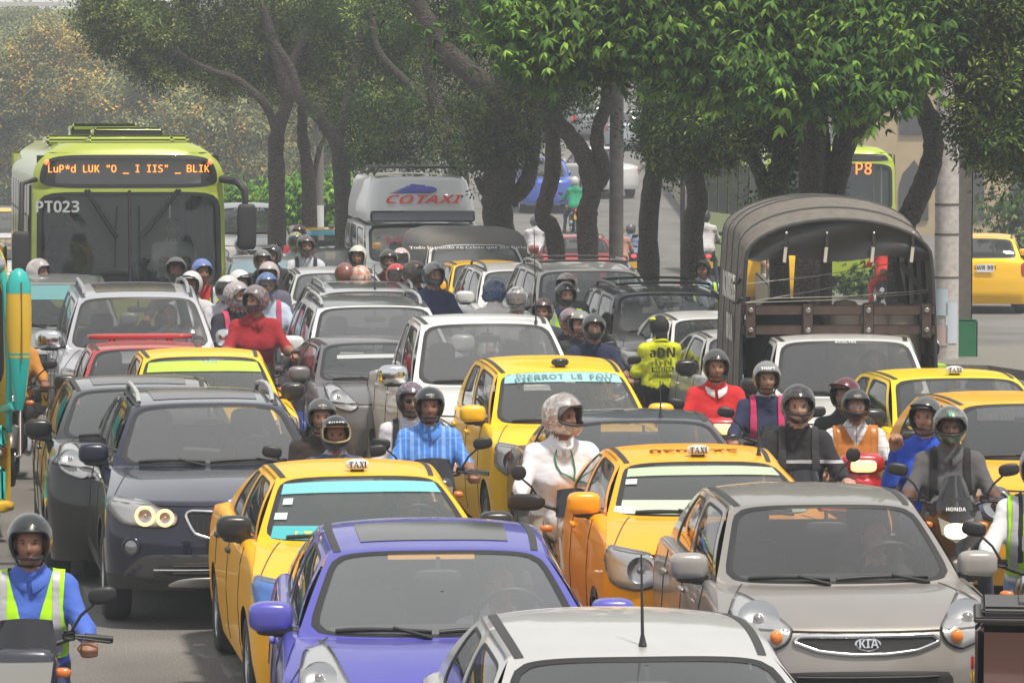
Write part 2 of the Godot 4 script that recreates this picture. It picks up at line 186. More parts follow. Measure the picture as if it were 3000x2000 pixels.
# ------------------------------------------------------------------ people and their motorcycles
func people() -> void:
	rider("rider at the bottom left in blue jacket and lime safety vest with black helmet", "riders in the jam", Vector3(-2.53, 0.00, -19.60), 1.44, 0.07, {"shirt": L(0.06, 0.13, 0.5), "vest": L(0.38, 0.75, 0.01), "skin": 1, "legs": L(0.02, 0.03, 0.09), "collar": true, "collarcol": L(0.06, 0.13, 0.5), "helmet": {"kind": "open", "col": L(0.012, 0.014, 0.016), "visor": "up", "va": 0.3}}, {"kind": "square", "col": L(0.03, 0.032, 0.045)}, "dark motorcycle with a square headlamp and smoked screen at the bottom left")
	rider("rider in a striped polo behind the turquoise-banded taxi, black helmet with tan rim", "riders in the jam", Vector3(-1.30, 0.00, -27.60), 1.35, 0.10, {"shirt": striped(L(0.035, 0.06, 0.14), L(0.45, 0.5, 0.58), [[6, 10], [30, 6], [46, 4]], 5.0), "skin": 2, "helmet": {"kind": "full", "col": L(0.02, 0.025, 0.035), "rim": L(0.35, 0.27, 0.13), "visor": "none", "peak": true, "word": "SHAFT"}}, {}, "")
	rider("passenger with a dark brown top and plain dark grey helmet behind the striped rider", "riders in the jam", Vector3(-1.44, 0.00, -28.30), 1.43, 0.10, {"pose": "pass", "shirt": L(0.03, 0.02, 0.017), "skin": 0, "hair": L(0.01, 0.008, 0.007), "helmet": {"kind": "open", "col": L(0.06, 0.062, 0.066), "visor": "none", "oval": "TECH"}}, {"kind": "plain", "col": L(0.02, 0.02, 0.025)}, "motorcycle hidden behind the turquoise-banded taxi")
	rider("stern rider in a blue plaid short-sleeved shirt with a black TECH helmet", "riders in the jam", Vector3(-0.64, 0.00, -29.00), 1.46, 0.07, {"shirt": striped(L(0.06, 0.2, 0.62), L(0.22, 0.4, 0.75), [[0, 2]], 4.0, [[2, 4], [14, 3], [24, 8], [40, 4], [52, 3]]), "short": true, "skin": 1, "collar": true, "collarcol": L(0.07, 0.22, 0.62), "helmet": {"kind": "open", "col": L(0.012, 0.012, 0.013), "visor": "up", "va": 0.3, "oval": "TECH"}}, {"kind": "square", "col": L(0.03, 0.03, 0.033)}, "dark grey motorcycle under the rider in the plaid shirt")
	rider("passenger in white with sunglasses and a striped helmet behind the plaid rider", "riders in the jam", Vector3(-0.80, 0.00, -29.60), 1.46, 0.07, {"pose": "relax", "shirt": L(0.6, 0.58, 0.62), "skin": 0, "turn": 0.1, "glasses": 1, "straps": L(0.02, 0.02, 0.02), "helmet": {"kind": "open", "visor": "none", "col": graphic([L(0.02, 0.02, 0.04), L(0.3, 0.3, 0.34), L(0.25, 0.04, 0.03), L(0.02, 0.03, 0.1)], 0.03, 4)}}, {}, "")
	rider("rider in a white shirt and grey trousers looking down to his left, white full-face helmet", "riders in the jam", Vector3(0.36, 0.00, -26.60), 1.56, 0.14, {"pose": "ride", "shirt": L(0.66, 0.69, 0.76), "skin": 2, "turn": 0.7, "legs": L(0.22, 0.19, 0.15), "collar": true, "lanyard": true, "helmet": {"kind": "full", "visor": "up", "va": 0.1, "vcol": L(0.3, 0.3, 0.3), "size": 1.06, "col": graphic([L(0.65, 0.65, 0.65), L(0.6, 0.6, 0.6), L(0.05, 0.05, 0.05), L(0.62, 0.62, 0.62), L(0.02, 0.02, 0.02), L(0.66, 0.66, 0.66), L(0.45, 0.2, 0.16)], 0.035, 8)}}, {"kind": "plain", "col": L(0.6, 0.6, 0.6), "guards": true, "mround": true}, "white motorcycle with black hand guards and round mirrors under the white-shirted rider")
	rider("woman in a red jacket with white collar and black open helmet on a scooter", "riders in the jam", Vector3(1.81, 0.00, -33.20), 1.50, 0.05, {"shirt": L(0.52, 0.015, 0.02), "skin": 0, "collar": true, "helmet": {"kind": "open", "col": L(0.02, 0.02, 0.022), "visor": "up", "vcol": L(0.1, 0.1, 0.1), "va": 0.5}}, {"kind": "scooter", "col": L(0.5, 0.012, 0.02), "lit": 0.8, "lamp": L(1.0, 0.7, 0.32)}, "red scooter with a lit headlamp and maker lettering, ridden by the woman in red")
	rider("woman in a navy and white striped top with pink straps and a shiny grey helmet", "riders in the jam", Vector3(2.19, 0.00, -32.20), 1.46, 0.05, {"shirt": striped(L(0.02, 0.025, 0.07), L(0.5, 0.5, 0.52), [[40, 9]], 2.4), "skin": 0, "straps": L(0.5, 0.03, 0.12), "helmet": {"kind": "open", "col": L(0.2, 0.2, 0.21), "rough": 0.15, "visor": "up", "va": 0.2, "vcol": L(0.3, 0.3, 0.3), "word": "SHAFT"}}, {"kind": "plain", "col": L(0.02, 0.02, 0.024)}, "black motorcycle under the woman in the navy striped top")
	rider("young man in a black jacket with pale chest band and black and red helmet", "riders in the jam", Vector3(2.14, 0.00, -28.00), 1.53, 0.03, {"shirt": L(0.014, 0.014, 0.017), "band": L(0.4, 0.4, 0.42), "beard": true, "skin": 3, "straps": L(0.03, 0.03, 0.033), "helmet": {"kind": "full", "rough": 0.2, "visor": "up", "va": 0.6, "size": 1.04, "col": graphic([L(0.012, 0.012, 0.014), L(0.012, 0.012, 0.014), L(0.35, 0.012, 0.015), L(0.015, 0.015, 0.015), L(0.3, 0.3, 0.3)], 0.03, 12)}}, {"kind": "plain", "col": L(0.02, 0.02, 0.022), "mround": true}, "black motorcycle with a round mirror under the young man in the black jacket")
	rider("man with glasses in a white checked shirt and orange vest, matt black helmet", "riders in the jam", Vector3(2.72, 0.00, -29.60), 1.41, 0.03, {"shirt": striped(L(0.66, 0.65, 0.66), L(0.12, 0.12, 0.15), [[0, 2], [30, 1]], 6.0, [[0, 2], [34, 1]]), "short": true, "skin": 1, "glasses": 2, "bib": true, "vest": L(0.44, 0.15, 0.02), "stripe": L(0.44, 0.15, 0.02), "helmet": {"kind": "full", "col": L(0.02, 0.02, 0.021), "rough": 0.45, "visor": "none", "oval": "VIDRIO"}}, {"kind": "scooter", "col": L(0.45, 0.012, 0.02), "lit": 0.8, "lamp": L(1.0, 0.7, 0.32)}, "red scooter with a lit amber headlamp under the man in the orange vest")
	rider("passenger with a dark red peaked helmet behind the man in the orange vest", "riders in the jam", Vector3(2.70, 0.00, -30.30), 1.45, 0.07, {"pose": "pass", "shirt": L(0.02, 0.02, 0.022), "skin": 1, "turn": -0.6, "helmet": {"kind": "open", "peak": true, "visor": "none", "col": L(0.09, 0.012, 0.018)}}, {}, "")
	rider("man in a grey polo with a black and green full-face helmet and mirror visor", "riders in the jam", Vector3(3.14, 0.00, -26.80), 1.47, -0.05, {"shirt": L(0.085, 0.085, 0.09), "short": true, "skin": 4, "collar": true, "collarcol": L(0.09, 0.09, 0.095), "straps": L(0.012, 0.012, 0.013), "helmet": {"kind": "full", "visor": "up", "va": 0.25, "vcol": L(0.2, 0.2, 0.2), "size": 1.03, "col": graphic([L(0.012, 0.012, 0.013), L(0.012, 0.012, 0.013), L(0.02, 0.4, 0.14), L(0.012, 0.012, 0.013), L(0.3, 0.32, 0.3)], 0.025, 17), "word": "W", "wordcol": L(0.05, 0.5, 0.25)}}, {"kind": "sport", "col": L(0.02, 0.02, 0.022), "lit": 3.5, "word": "HONDA"}, "black motorcycle with bright lit headlamp and smoked screen under the grey polo man")
	rider("passenger in a bright blue jacket lifting a hand behind the grey polo man", "riders in the jam", Vector3(3.04, 0.00, -27.50), 1.49, -0.05, {"pose": "raise", "shirt": L(0.012, 0.07, 0.5), "skin": 0, "turn": -0.3, "helmet": {"kind": "open", "peak": true, "visor": "none", "col": L(0.07, 0.07, 0.075)}}, {}, "")
	rider("rider at the right edge in a white shirt and lime vest", "riders in the jam", Vector3(3.22, 0.00, -22.80), 1.53, -0.14, {"shirt": L(0.66, 0.66, 0.68), "vest": L(0.34, 0.68, 0.01), "skin": 1, "legs": L(0.13, 0.2, 0.34), "helmet": {"kind": "open", "col": L(0.25, 0.26, 0.26), "visor": "up", "va": 0.3}, "straps": L(0.015, 0.015, 0.015), "print": "RU"}, {"kind": "plain", "col": L(0.015, 0.03, 0.02), "screen": false}, "dark green motorcycle with a round headlamp at the right edge")
	rider("traffic warden seen from behind in a bright yellow printed shirt writing on a pad", "people on foot", Vector3(1.60, 0.00, -40.60), 1.46, 3.42, {"pose": "write", "shirt": L(0.56, 0.6, 0.015), "skin": 1, "legs": L(0.01, 0.011, 0.015), "hair": L(0.008, 0.007, 0.007), "helmet": {"kind": "open", "size": 0.86, "col": L(0.012, 0.012, 0.014), "rough": 0.8, "coat": 0.0, "visor": "none"}}, {}, "")
	warden_print(get_node("person_014"))
	rider("policeman in a pale blue shirt and black cap with a lime badge by the trunks", "people on foot", Vector3(2.70, 0.00, -53.00), 1.62, 0.21, {"pose": "stand", "fine": false, "shirt": L(0.3, 0.42, 0.6), "skin": 1, "turn": -0.5, "vest": L(0.02, 0.03, 0.03), "stripe": L(0.4, 0.6, 0.02), "helmet": {"kind": "open", "size": 0.85, "peak": true, "col": L(0.012, 0.014, 0.012), "rough": 0.8, "coat": 0.0, "visor": "none"}}, {}, "")
	rider("person in a lime and navy reflective jacket half hidden behind the canopy truck", "people on foot", Vector3(4.36, 0.00, -39.20), 1.31, 0.35, {"pose": "stand", "fine": false, "shirt": striped(L(0.02, 0.03, 0.05), L(0.42, 0.66, 0.02), [[0, 14], [30, 14]], 2.5), "skin": 1, "helmet": {"kind": "open", "col": L(0.6, 0.6, 0.62), "visor": "none"}}, {}, "")
	rider("rider in a dark red polo looking to his right, helmet with orange flames", "riders in the jam", Vector3(-2.77, 0.00, -40.50), 1.75, 0.24, {"shirt": L(0.28, 0.008, 0.016), "short": true, "skin": 1, "turn": -0.9, "collar": true, "collarcol": L(0.25, 0.01, 0.02), "legs": L(0.1, 0.09, 0.08), "helmet": {"kind": "full", "visor": "up", "va": 0.2, "vcol": L(0.3, 0.3, 0.3), "col": graphic([L(0.05, 0.03, 0.03), L(0.2, 0.19, 0.2), L(0.45, 0.1, 0.05), L(0.06, 0.03, 0.06)], 0.03, 21)}}, {"kind": "plain", "col": L(0.015, 0.08, 0.5)}, "blue motorcycle under the rider in the red polo")
	rider("person in navy looking at a phone beside the rider in the red polo", "riders in the jam", Vector3(-3.11, 0.00, -42.30), 1.72, 0.44, {"pose": "phone", "fine": false, "shirt": L(0.02, 0.02, 0.035), "skin": 0, "turn": 0.5, "straps": L(0.5, 0.06, 0.13), "helmet": {"kind": "full", "visor": "up", "va": 0.1, "vcol": L(0.5, 0.5, 0.5), "col": graphic([L(0.45, 0.45, 0.47), L(0.05, 0.05, 0.06), L(0.4, 0.06, 0.05), L(0.4, 0.4, 0.42)], 0.03, 23)}}, {"kind": "plain", "col": L(0.02, 0.05, 0.3)}, "motorcycle under the person with the phone")
	rider("rider with a white and black helmet turned sideways left of the phone user", "riders in the jam", Vector3(-3.29, 0.00, -43.40), 1.75, 0.14, {"fine": false, "shirt": L(0.5, 0.5, 0.55), "skin": 1, "turn": -0.7, "helmet": {"kind": "full", "col": L(0.5, 0.5, 0.5), "visor": "down", "va": 0.7}}, {"col": L(0.05, 0.05, 0.05)}, "motorcycle left of the phone user")
	rider("rider with a plain white open helmet in the left bunch", "riders in the jam", Vector3(-3.24, 0.00, -44.60), 1.77, 0.14, {"fine": false, "shirt": L(0.03, 0.03, 0.04), "skin": 1, "turn": 0.5, "helmet": {"kind": "open", "col": L(0.58, 0.58, 0.57), "visor": "none", "peak": true}}, {"col": L(0.05, 0.01, 0.01)}, "motorcycle under the rider with the plain white helmet")
	rider("rider in a pale blue shirt with pink straps and a blue arrowed helmet", "riders in the jam", Vector3(-2.89, 0.00, -44.20), 1.75, 0.21, {"fine": false, "shirt": L(0.42, 0.5, 0.62), "short": true, "skin": 1, "straps": L(0.45, 0.05, 0.12), "helmet": {"kind": "full", "visor": "down", "va": 0.3, "vcol": L(0.02, 0.02, 0.03), "col": graphic([L(0.03, 0.1, 0.5), L(0.2, 0.22, 0.26), L(0.05, 0.25, 0.6), L(0.03, 0.03, 0.04)], 0.035, 27)}}, {"col": L(0.02, 0.02, 0.03)}, "motorcycle under the rider with the blue helmet")
	rider("passenger with a pale pink silver helmet behind the blue helmet", "riders in the jam", Vector3(-2.96, 0.00, -45.60), 1.83, 0.21, {"pose": "pass", "fine": false, "shirt": L(0.1, 0.1, 0.14), "skin": 1, "helmet": {"kind": "open", "col": L(0.4, 0.33, 0.33), "visor": "none"}}, {}, "")
	rider("rider in a black top with an open silver and black visored helmet behind the bunch", "riders in the jam", Vector3(-3.56, 0.00, -53.50), 1.72, 0.10, {"fine": false, "shirt": L(0.012, 0.012, 0.015), "skin": 0, "helmet": {"kind": "full", "visor": "up", "va": 0.3, "col": L(0.32, 0.32, 0.31)}}, {"col": L(0.1, 0.1, 0.1)}, "motorcycle behind the left bunch of riders")
	rider("passenger with dark hair leaning out behind the silver-black helmet", "riders in the jam", Vector3(-3.48, 0.00, -54.60), 1.76, 0.10, {"pose": "pass", "fine": false, "shirt": L(0.02, 0.02, 0.025), "skin": 0, "turn": -0.5, "hair": L(0.01, 0.008, 0.008), "helmet": {"kind": "open", "col": L(0.03, 0.03, 0.03), "peak": true, "visor": "none"}}, {}, "")
	rider("rider with a dark grey peaked helmet in front of the bus windshield", "riders in the jam", Vector3(-4.16, 0.00, -46.40), 1.86, 0.10, {"fine": false, "shirt": L(0.03, 0.03, 0.035), "skin": 2, "helmet": {"kind": "full", "col": L(0.09, 0.09, 0.092), "visor": "none", "peak": true}}, {"col": L(0.03, 0.03, 0.03)}, "motorcycle close to the front of the green bus")
	rider("rider in a red jacket with a red, white and blue mirrored helmet beside the bus", "riders in the jam", Vector3(-3.89, 0.00, -47.00), 1.81, 0.17, {"fine": false, "shirt": L(0.5, 0.02, 0.02), "skin": 1, "straps": L(0.03, 0.03, 0.03), "vest": L(0.3, 0.5, 0.02), "helmet": {"kind": "full", "visor": "up", "va": 0.5, "vcol": L(0.1, 0.3, 0.8), "col": graphic([L(0.45, 0.03, 0.02), L(0.3, 0.3, 0.34), L(0.03, 0.03, 0.04), L(0.45, 0.1, 0.02)], 0.03, 31)}}, {"col": L(0.3, 0.02, 0.02)}, "motorcycle under the rider in the red jacket")
	rider("rider with a white peaked helmet just behind the silver off-roader", "riders in the jam", Vector3(-3.85, 0.00, -45.00), 1.74, 0.21, {"fine": false, "shirt": L(0.5, 0.5, 0.52), "skin": 2, "turn": -0.4, "helmet": {"kind": "open", "col": L(0.55, 0.55, 0.54), "visor": "none", "peak": true}}, {"col": L(0.03, 0.03, 0.03)}, "motorcycle just behind the silver off-roader")
	rider("rider with a chrome visored helmet by the white off-roader", "riders in the jam", Vector3(-4.53, 0.00, -63.00), 1.67, 0.14, {"fine": false, "shirt": L(0.3, 0.32, 0.36), "skin": 1, "helmet": {"kind": "full", "visor": "up", "va": 0.1, "vcol": L(0.5, 0.5, 0.5), "col": L(0.3, 0.33, 0.37)}}, {"col": L(0.1, 0.1, 0.12)}, "motorcycle by the white off-roader")
	rider("rider with a yellow and blue helmet behind the multicoloured one", "riders in the jam", Vector3(-3.52, 0.00, -61.00), 1.77, 0.14, {"fine": false, "shirt": L(0.35, 0.4, 0.45), "skin": 1, "helmet": {"kind": "full", "visor": "down", "va": 0.6, "col": graphic([L(0.4, 0.42, 0.04), L(0.05, 0.12, 0.3), L(0.05, 0.05, 0.06)], 0.03, 35)}}, {"col": L(0.02, 0.02, 0.02)}, "motorcycle behind the multicoloured helmet")
	rider("rider with a black and red helmet near the far yellow taxi", "riders in the jam", Vector3(-3.86, 0.00, -68.00), 1.71, 0.14, {"fine": false, "shirt": L(0.3, 0.02, 0.02), "skin": 1, "helmet": {"kind": "full", "col": graphic([L(0.02, 0.02, 0.02), L(0.3, 0.03, 0.02)], 0.03, 36), "visor": "up"}}, {"col": L(0.02, 0.02, 0.02)}, "motorcycle near the far yellow taxi")
	rider("rider in a white shirt with dark straps and a multicoloured full-face helmet", "riders in the jam", Vector3(-3.05, 0.00, -55.50), 1.87, 0.14, {"fine": false, "shirt": L(0.5, 0.52, 0.58), "skin": 1, "straps": L(0.02, 0.02, 0.03), "helmet": {"kind": "full", "visor": "up", "va": 0.3, "col": graphic([L(0.1, 0.1, 0.11), L(0.3, 0.28, 0.26), L(0.3, 0.06, 0.04), L(0.05, 0.05, 0.06)], 0.04, 37)}}, {"col": L(0.02, 0.02, 0.02)}, "motorcycle under the multicoloured helmet")
	rider("rider with a plain cream white open helmet behind the silver car", "riders in the jam", Vector3(-2.26, 0.00, -55.00), 1.74, 0.10, {"fine": false, "shirt": L(0.03, 0.04, 0.03), "skin": 1, "helmet": {"kind": "open", "col": L(0.55, 0.52, 0.47), "visor": "none"}}, {"col": L(0.05, 0.05, 0.03)}, "motorcycle behind the silver car")
	rider("rider with a black and gold helmet right of the cream white helmet", "riders in the jam", Vector3(-1.76, 0.00, -53.50), 1.72, 0.10, {"fine": false, "shirt": L(0.1, 0.02, 0.02), "skin": 1, "helmet": {"kind": "full", "visor": "up", "va": 0.3, "col": graphic([L(0.02, 0.02, 0.018), L(0.2, 0.14, 0.05), L(0.02, 0.02, 0.02)], 0.03, 41)}}, {"col": L(0.2, 0.05, 0.02)}, "motorcycle under the black and gold helmet")
	rider("rider with a white and red striped helmet behind the black and gold one", "riders in the jam", Vector3(-1.63, 0.00, -55.00), 1.70, 0.10, {"fine": false, "shirt": L(0.2, 0.2, 0.22), "skin": 1, "helmet": {"kind": "full", "visor": "down", "va": 0.6, "col": graphic([L(0.55, 0.52, 0.52), L(0.5, 0.03, 0.05), L(0.6, 0.58, 0.58)], 0.025, 42)}}, {"col": L(0.02, 0.02, 0.02)}, "motorcycle under the white and red helmet")
	rider("rider seen from behind with a camouflage and red helmet over the crossover roof", "riders in the jam", Vector3(-2.20, 0.00, -49.40), 1.68, 3.28, {"fine": false, "shirt": L(0.1, 0.1, 0.1), "skin": 1, "helmet": {"kind": "full", "visor": "none", "col": graphic([L(0.12, 0.12, 0.09), L(0.04, 0.04, 0.035), L(0.4, 0.03, 0.02)], 0.04, 43)}}, {"col": L(0.02, 0.02, 0.02)}, "motorcycle hidden behind the crossover, under the camouflage helmet")
	rider("rider with a white helmet with orange marks over the crossover roof", "riders in the jam", Vector3(-1.98, 0.00, -49.00), 1.66, 3.28, {"fine": false, "shirt": L(0.3, 0.3, 0.3), "skin": 1, "helmet": {"kind": "full", "visor": "none", "col": graphic([L(0.55, 0.52, 0.48), L(0.55, 0.3, 0.1), L(0.5, 0.05, 0.03)], 0.03, 44)}}, {"col": L(0.02, 0.02, 0.02)}, "motorcycle hidden behind the crossover, under the white and orange helmet")
	rider("rider with a plain red helmet over the crossover roof", "riders in the jam", Vector3(-1.49, 0.00, -48.30), 1.71, 0.14, {"fine": false, "shirt": L(0.2, 0.02, 0.02), "skin": 1, "helmet": {"kind": "full", "visor": "down", "va": 0.6, "col": L(0.45, 0.03, 0.03)}}, {"col": L(0.02, 0.02, 0.02)}, "motorcycle under the plain red helmet")
	rider("rider with a glossy black helmet turned away beside the navy-shirted one", "riders in the jam", Vector3(-1.23, 0.00, -47.60), 1.77, 0.52, {"fine": false, "shirt": L(0.03, 0.03, 0.03), "skin": 1, "turn": 0.9, "helmet": {"kind": "full", "visor": "down", "va": 0.7, "col": graphic([L(0.012, 0.012, 0.012), L(0.02, 0.02, 0.02), L(0.12, 0.05, 0.02)], 0.02, 46)}}, {"col": L(0.02, 0.02, 0.02)}, "motorcycle under the glossy black helmet")
	rider("rider in a navy sweater with a black full-face helmet and clear raised visor", "riders in the jam", Vector3(-0.97, 0.00, -46.20), 1.80, 0.24, {"fine": false, "shirt": L(0.02, 0.028, 0.08), "skin": 1, "turn": 0.3, "helmet": {"kind": "full", "visor": "up", "va": 0.12, "vcol": L(0.5, 0.5, 0.5), "col": L(0.05, 0.05, 0.052)}}, {"col": L(0.02, 0.02, 0.02)}, "motorcycle between the crossover and the yellow taxi roof")
	rider("rider turned away in white with a blue and black helmet behind the white pickup", "riders in the jam", Vector3(-0.22, 0.00, -45.60), 1.62, 3.32, {"fine": false, "shirt": L(0.5, 0.48, 0.48), "skin": 1, "turn": 0.7, "helmet": {"kind": "full", "visor": "up", "va": 0.4, "vcol": L(0.1, 0.1, 0.15), "col": graphic([L(0.02, 0.025, 0.06), L(0.03, 0.15, 0.5), L(0.05, 0.05, 0.06)], 0.03, 51)}}, {"col": L(0.02, 0.02, 0.02)}, "motorcycle behind the white pickup, under the blue and black helmet")
	rider("rider with a white and black patterned helmet and clear visor down, behind the white pickup", "riders in the jam", Vector3(0.06, 0.00, -44.00), 1.60, 0.10, {"fine": false, "shirt": L(0.3, 0.3, 0.32), "skin": 1, "helmet": {"kind": "full", "visor": "down", "va": 0.12, "vcol": L(0.4, 0.4, 0.4), "col": graphic([L(0.5, 0.5, 0.5), L(0.03, 0.03, 0.03), L(0.5, 0.5, 0.52), L(0.05, 0.05, 0.05)], 0.045, 52)}}, {"col": L(0.02, 0.02, 0.02)}, "motorcycle under the white and black patterned helmet")
	rider("rider with only a black helmet top showing behind the white pickup", "riders in the jam", Vector3(0.35, 0.00, -42.60), 1.53, 0.10, {"fine": false, "shirt": L(0.03, 0.03, 0.04), "skin": 1, "helmet": {"kind": "full", "visor": "none", "col": graphic([L(0.02, 0.02, 0.025), L(0.2, 0.05, 0.04), L(0.02, 0.02, 0.02)], 0.03, 53)}}, {"col": L(0.02, 0.02, 0.02)}, "motorcycle under the low black helmet")
	rider("young rider in a hi-vis vest with a black open helmet below a red-striped white one", "riders in the jam", Vector3(0.65, 0.00, -45.40), 1.59, 0.07, {"fine": false, "shirt": L(0.06, 0.08, 0.2), "vest": L(0.4, 0.75, 0.02), "skin": 0, "helmet": {"kind": "full", "visor": "up", "va": 0.5, "col": L(0.015, 0.015, 0.016)}}, {"col": L(0.02, 0.02, 0.02)}, "motorcycle under the young rider in the hi-vis vest")
	rider("passenger with a white helmet with red stripes behind the hi-vis vest", "riders in the jam", Vector3(0.68, 0.00, -46.50), 1.66, 0.07, {"pose": "pass", "fine": false, "shirt": L(0.1, 0.1, 0.1), "skin": 1, "helmet": {"kind": "full", "visor": "none", "col": graphic([L(0.5, 0.48, 0.45), L(0.4, 0.04, 0.02), L(0.52, 0.5, 0.48)], 0.03, 54)}}, {}, "")
	rider("rider with a red and silver full-face helmet beside the navy-shirted rider", "riders in the jam", Vector3(0.65, 0.00, -42.00), 1.45, 0.14, {"fine": false, "shirt": L(0.02, 0.02, 0.025), "skin": 0, "turn": 0.3, "helmet": {"kind": "full", "visor": "up", "va": 0.2, "vcol": L(0.3, 0.35, 0.4), "col": graphic([L(0.4, 0.03, 0.02), L(0.03, 0.03, 0.03), L(0.4, 0.06, 0.03), L(0.25, 0.25, 0.27)], 0.03, 55)}}, {"col": L(0.3, 0.02, 0.02)}, "motorcycle under the red and silver helmet")
	rider("blond passenger with a grey helmet behind the navy-shirted rider", "riders in the jam", Vector3(0.75, 0.00, -40.80), 1.48, 0.14, {"pose": "pass", "fine": false, "shirt": L(0.03, 0.03, 0.035), "skin": 0, "turn": -0.7, "hair": L(0.3, 0.2, 0.1), "helmet": {"kind": "open", "col": L(0.22, 0.22, 0.21), "visor": "none"}}, {}, "")
	rider("rider in a navy t-shirt with a dark grey full-face helmet and raised visor", "riders in the jam", Vector3(0.86, 0.00, -39.40), 1.51, 0.07, {"shirt": L(0.016, 0.022, 0.06), "short": true, "skin": 1, "glasses": 2, "helmet": {"kind": "full", "visor": "up", "va": 0.35, "vcol": L(0.1, 0.1, 0.1), "col": L(0.035, 0.037, 0.045), "rough": 0.35}}, {"kind": "plain", "col": L(0.02, 0.02, 0.02)}, "motorcycle under the rider in the navy t-shirt")
	rider("rider in profile with a white helmet and smoked visor left of the bus", "riders in the jam", Vector3(-5.96, 0.00, -47.20), 1.81, 1.40, {"fine": false, "shirt": L(0.1, 0.1, 0.1), "skin": 1, "helmet": {"kind": "open", "visor": "up", "va": 0.25, "vcol": L(0.3, 0.3, 0.32), "col": L(0.5, 0.46, 0.45)}}, {"col": L(0.02, 0.02, 0.02)}, "motorcycle left of the bus, under the rider in profile")
	rider("rider in an ochre shirt half hidden behind the minibus mirror", "riders in the jam", Vector3(-5.15, 0.00, -38.60), 1.54, 0.10, {"fine": false, "shirt": L(0.45, 0.2, 0.03), "skin": 2, "legs": L(0.01, 0.01, 0.014), "helmet": {"kind": "open", "col": L(0.03, 0.03, 0.03), "visor": "none"}}, {"col": L(0.03, 0.03, 0.03)}, "motorcycle with a grey mirror beside the minibus")
	rider("rider in green driving up the ramp", "riders driving away", Vector3(1.87, 0.48, -112.00), 1.56, 3.23, {"fine": false, "shirt": L(0.01, 0.26, 0.14), "skin": 1, "helmet": {"kind": "open", "col": L(0.5, 0.5, 0.5), "visor": "none"}}, {"rear_light": true}, "motorcycle going up the ramp under the rider in green")
	rider("rider in a white blouse with a long dark plait, seen from behind", "riders driving away", Vector3(4.42, 0.00, -86.00), 1.60, 3.21, {"fine": false, "shirt": L(0.55, 0.55, 0.57), "skin": 1, "hair": L(0.01, 0.008, 0.008), "helmet": {"kind": "open", "col": L(0.06, 0.07, 0.09), "visor": "none"}}, {"rear_light": true}, "motorcycle with a red tail lamp under the rider in the white blouse")
	rider("rider in tan seen from behind, left one of a pair by the slim post", "riders driving away", Vector3(2.41, 0.00, -84.00), 1.36, 3.21, {"fine": false, "shirt": L(0.4, 0.22, 0.16), "skin": 1, "helmet": {"kind": "open", "col": L(0.3, 0.3, 0.3), "visor": "none"}}, {"rear_light": true}, "motorcycle under the left one of the pair by the slim post")
	rider("rider in blue seen from behind, right one of a pair by the slim post", "riders driving away", Vector3(2.72, 0.00, -86.00), 1.31, 3.21, {"fine": false, "shirt": L(0.2, 0.25, 0.4), "skin": 1, "helmet": {"kind": "open", "col": L(0.1, 0.1, 0.11), "visor": "none"}}, {"rear_light": true}, "motorcycle under the right one of the pair by the slim post")
	rider("rider in white seen from behind left of the wavy trunk", "riders driving away", Vector3(0.53, 0.00, -86.00), 1.49, 3.21, {"fine": false, "shirt": L(0.55, 0.55, 0.58), "skin": 1, "helmet": {"kind": "open", "col": L(0.1, 0.1, 0.12), "visor": "none"}}, {"rear_light": true}, "motorcycle with a red tail lamp left of the wavy trunk")
	rider("rider in red overalls seen through the canopy truck", "riders driving away", Vector3(7.55, 0.00, -76.00), 1.34, 3.25, {"fine": false, "shirt": L(0.55, 0.03, 0.02), "legs": L(0.5, 0.02, 0.03), "skin": 1, "helmet": {"kind": "open", "col": L(0.1, 0.1, 0.1), "visor": "none"}}, {"col": L(0.03, 0.03, 0.04)}, "motorcycle under the rider in red overalls")
	person("driver in a white shirt in the violet hatchback", "drivers", Vector3(-0.06, 0, -19.72), 1.20, 0.14, {"pose": "drive", "fine": false, "shirt": L(0.45, 0.47, 0.5), "skin": 1, "hair": L(0.01, 0.009, 0.008)})
	person("driver in a dark shirt in the grey hatchback", "drivers", Vector3(2.14, 0, -22.02), 1.20, 0.14, {"pose": "drive", "fine": false, "shirt": L(0.05, 0.05, 0.055), "skin": 1, "hair": L(0.01, 0.009, 0.008)})
	person("driver in a pale shirt in the turquoise-banded taxi", "drivers", Vector3(-0.68, 0, -24.72), 1.12, 0.14, {"pose": "drive", "fine": false, "shirt": L(0.4, 0.42, 0.45), "skin": 1, "hair": L(0.01, 0.009, 0.008)})
	person("driver in a dark shirt in the orange taxi", "drivers", Vector3(1.60, 0, -25.72), 1.12, 0.14, {"pose": "drive", "fine": false, "shirt": L(0.1, 0.1, 0.12), "skin": 1, "hair": L(0.01, 0.009, 0.008)})
	person("driver in a patterned shirt in the tall taxi", "drivers", Vector3(0.76, 0, -32.92), 1.27, 0.14, {"pose": "drive", "fine": false, "shirt": L(0.25, 0.26, 0.25), "skin": 1, "hair": L(0.01, 0.009, 0.008)})
	person("driver in shadow in the canopy truck", "drivers", Vector3(3.45, 0, -35.72), 1.39, 0.14, {"pose": "drive", "fine": false, "shirt": L(0.1, 0.1, 0.1), "skin": 1, "hair": L(0.01, 0.009, 0.008)})
	person("driver in a blue checked shirt in the silver off-roader", "drivers", Vector3(-3.84, 0, -42.02), 1.52, 0.14, {"pose": "drive", "fine": false, "shirt": L(0.25, 0.32, 0.45), "skin": 1, "hair": L(0.01, 0.009, 0.008)})
	person("driver in shadow in the bright yellow taxi", "drivers", Vector3(4.23, 0, -33.12), 1.20, 0.14, {"pose": "drive", "fine": false, "shirt": L(0.08, 0.08, 0.08), "skin": 1, "hair": L(0.01, 0.009, 0.008)})
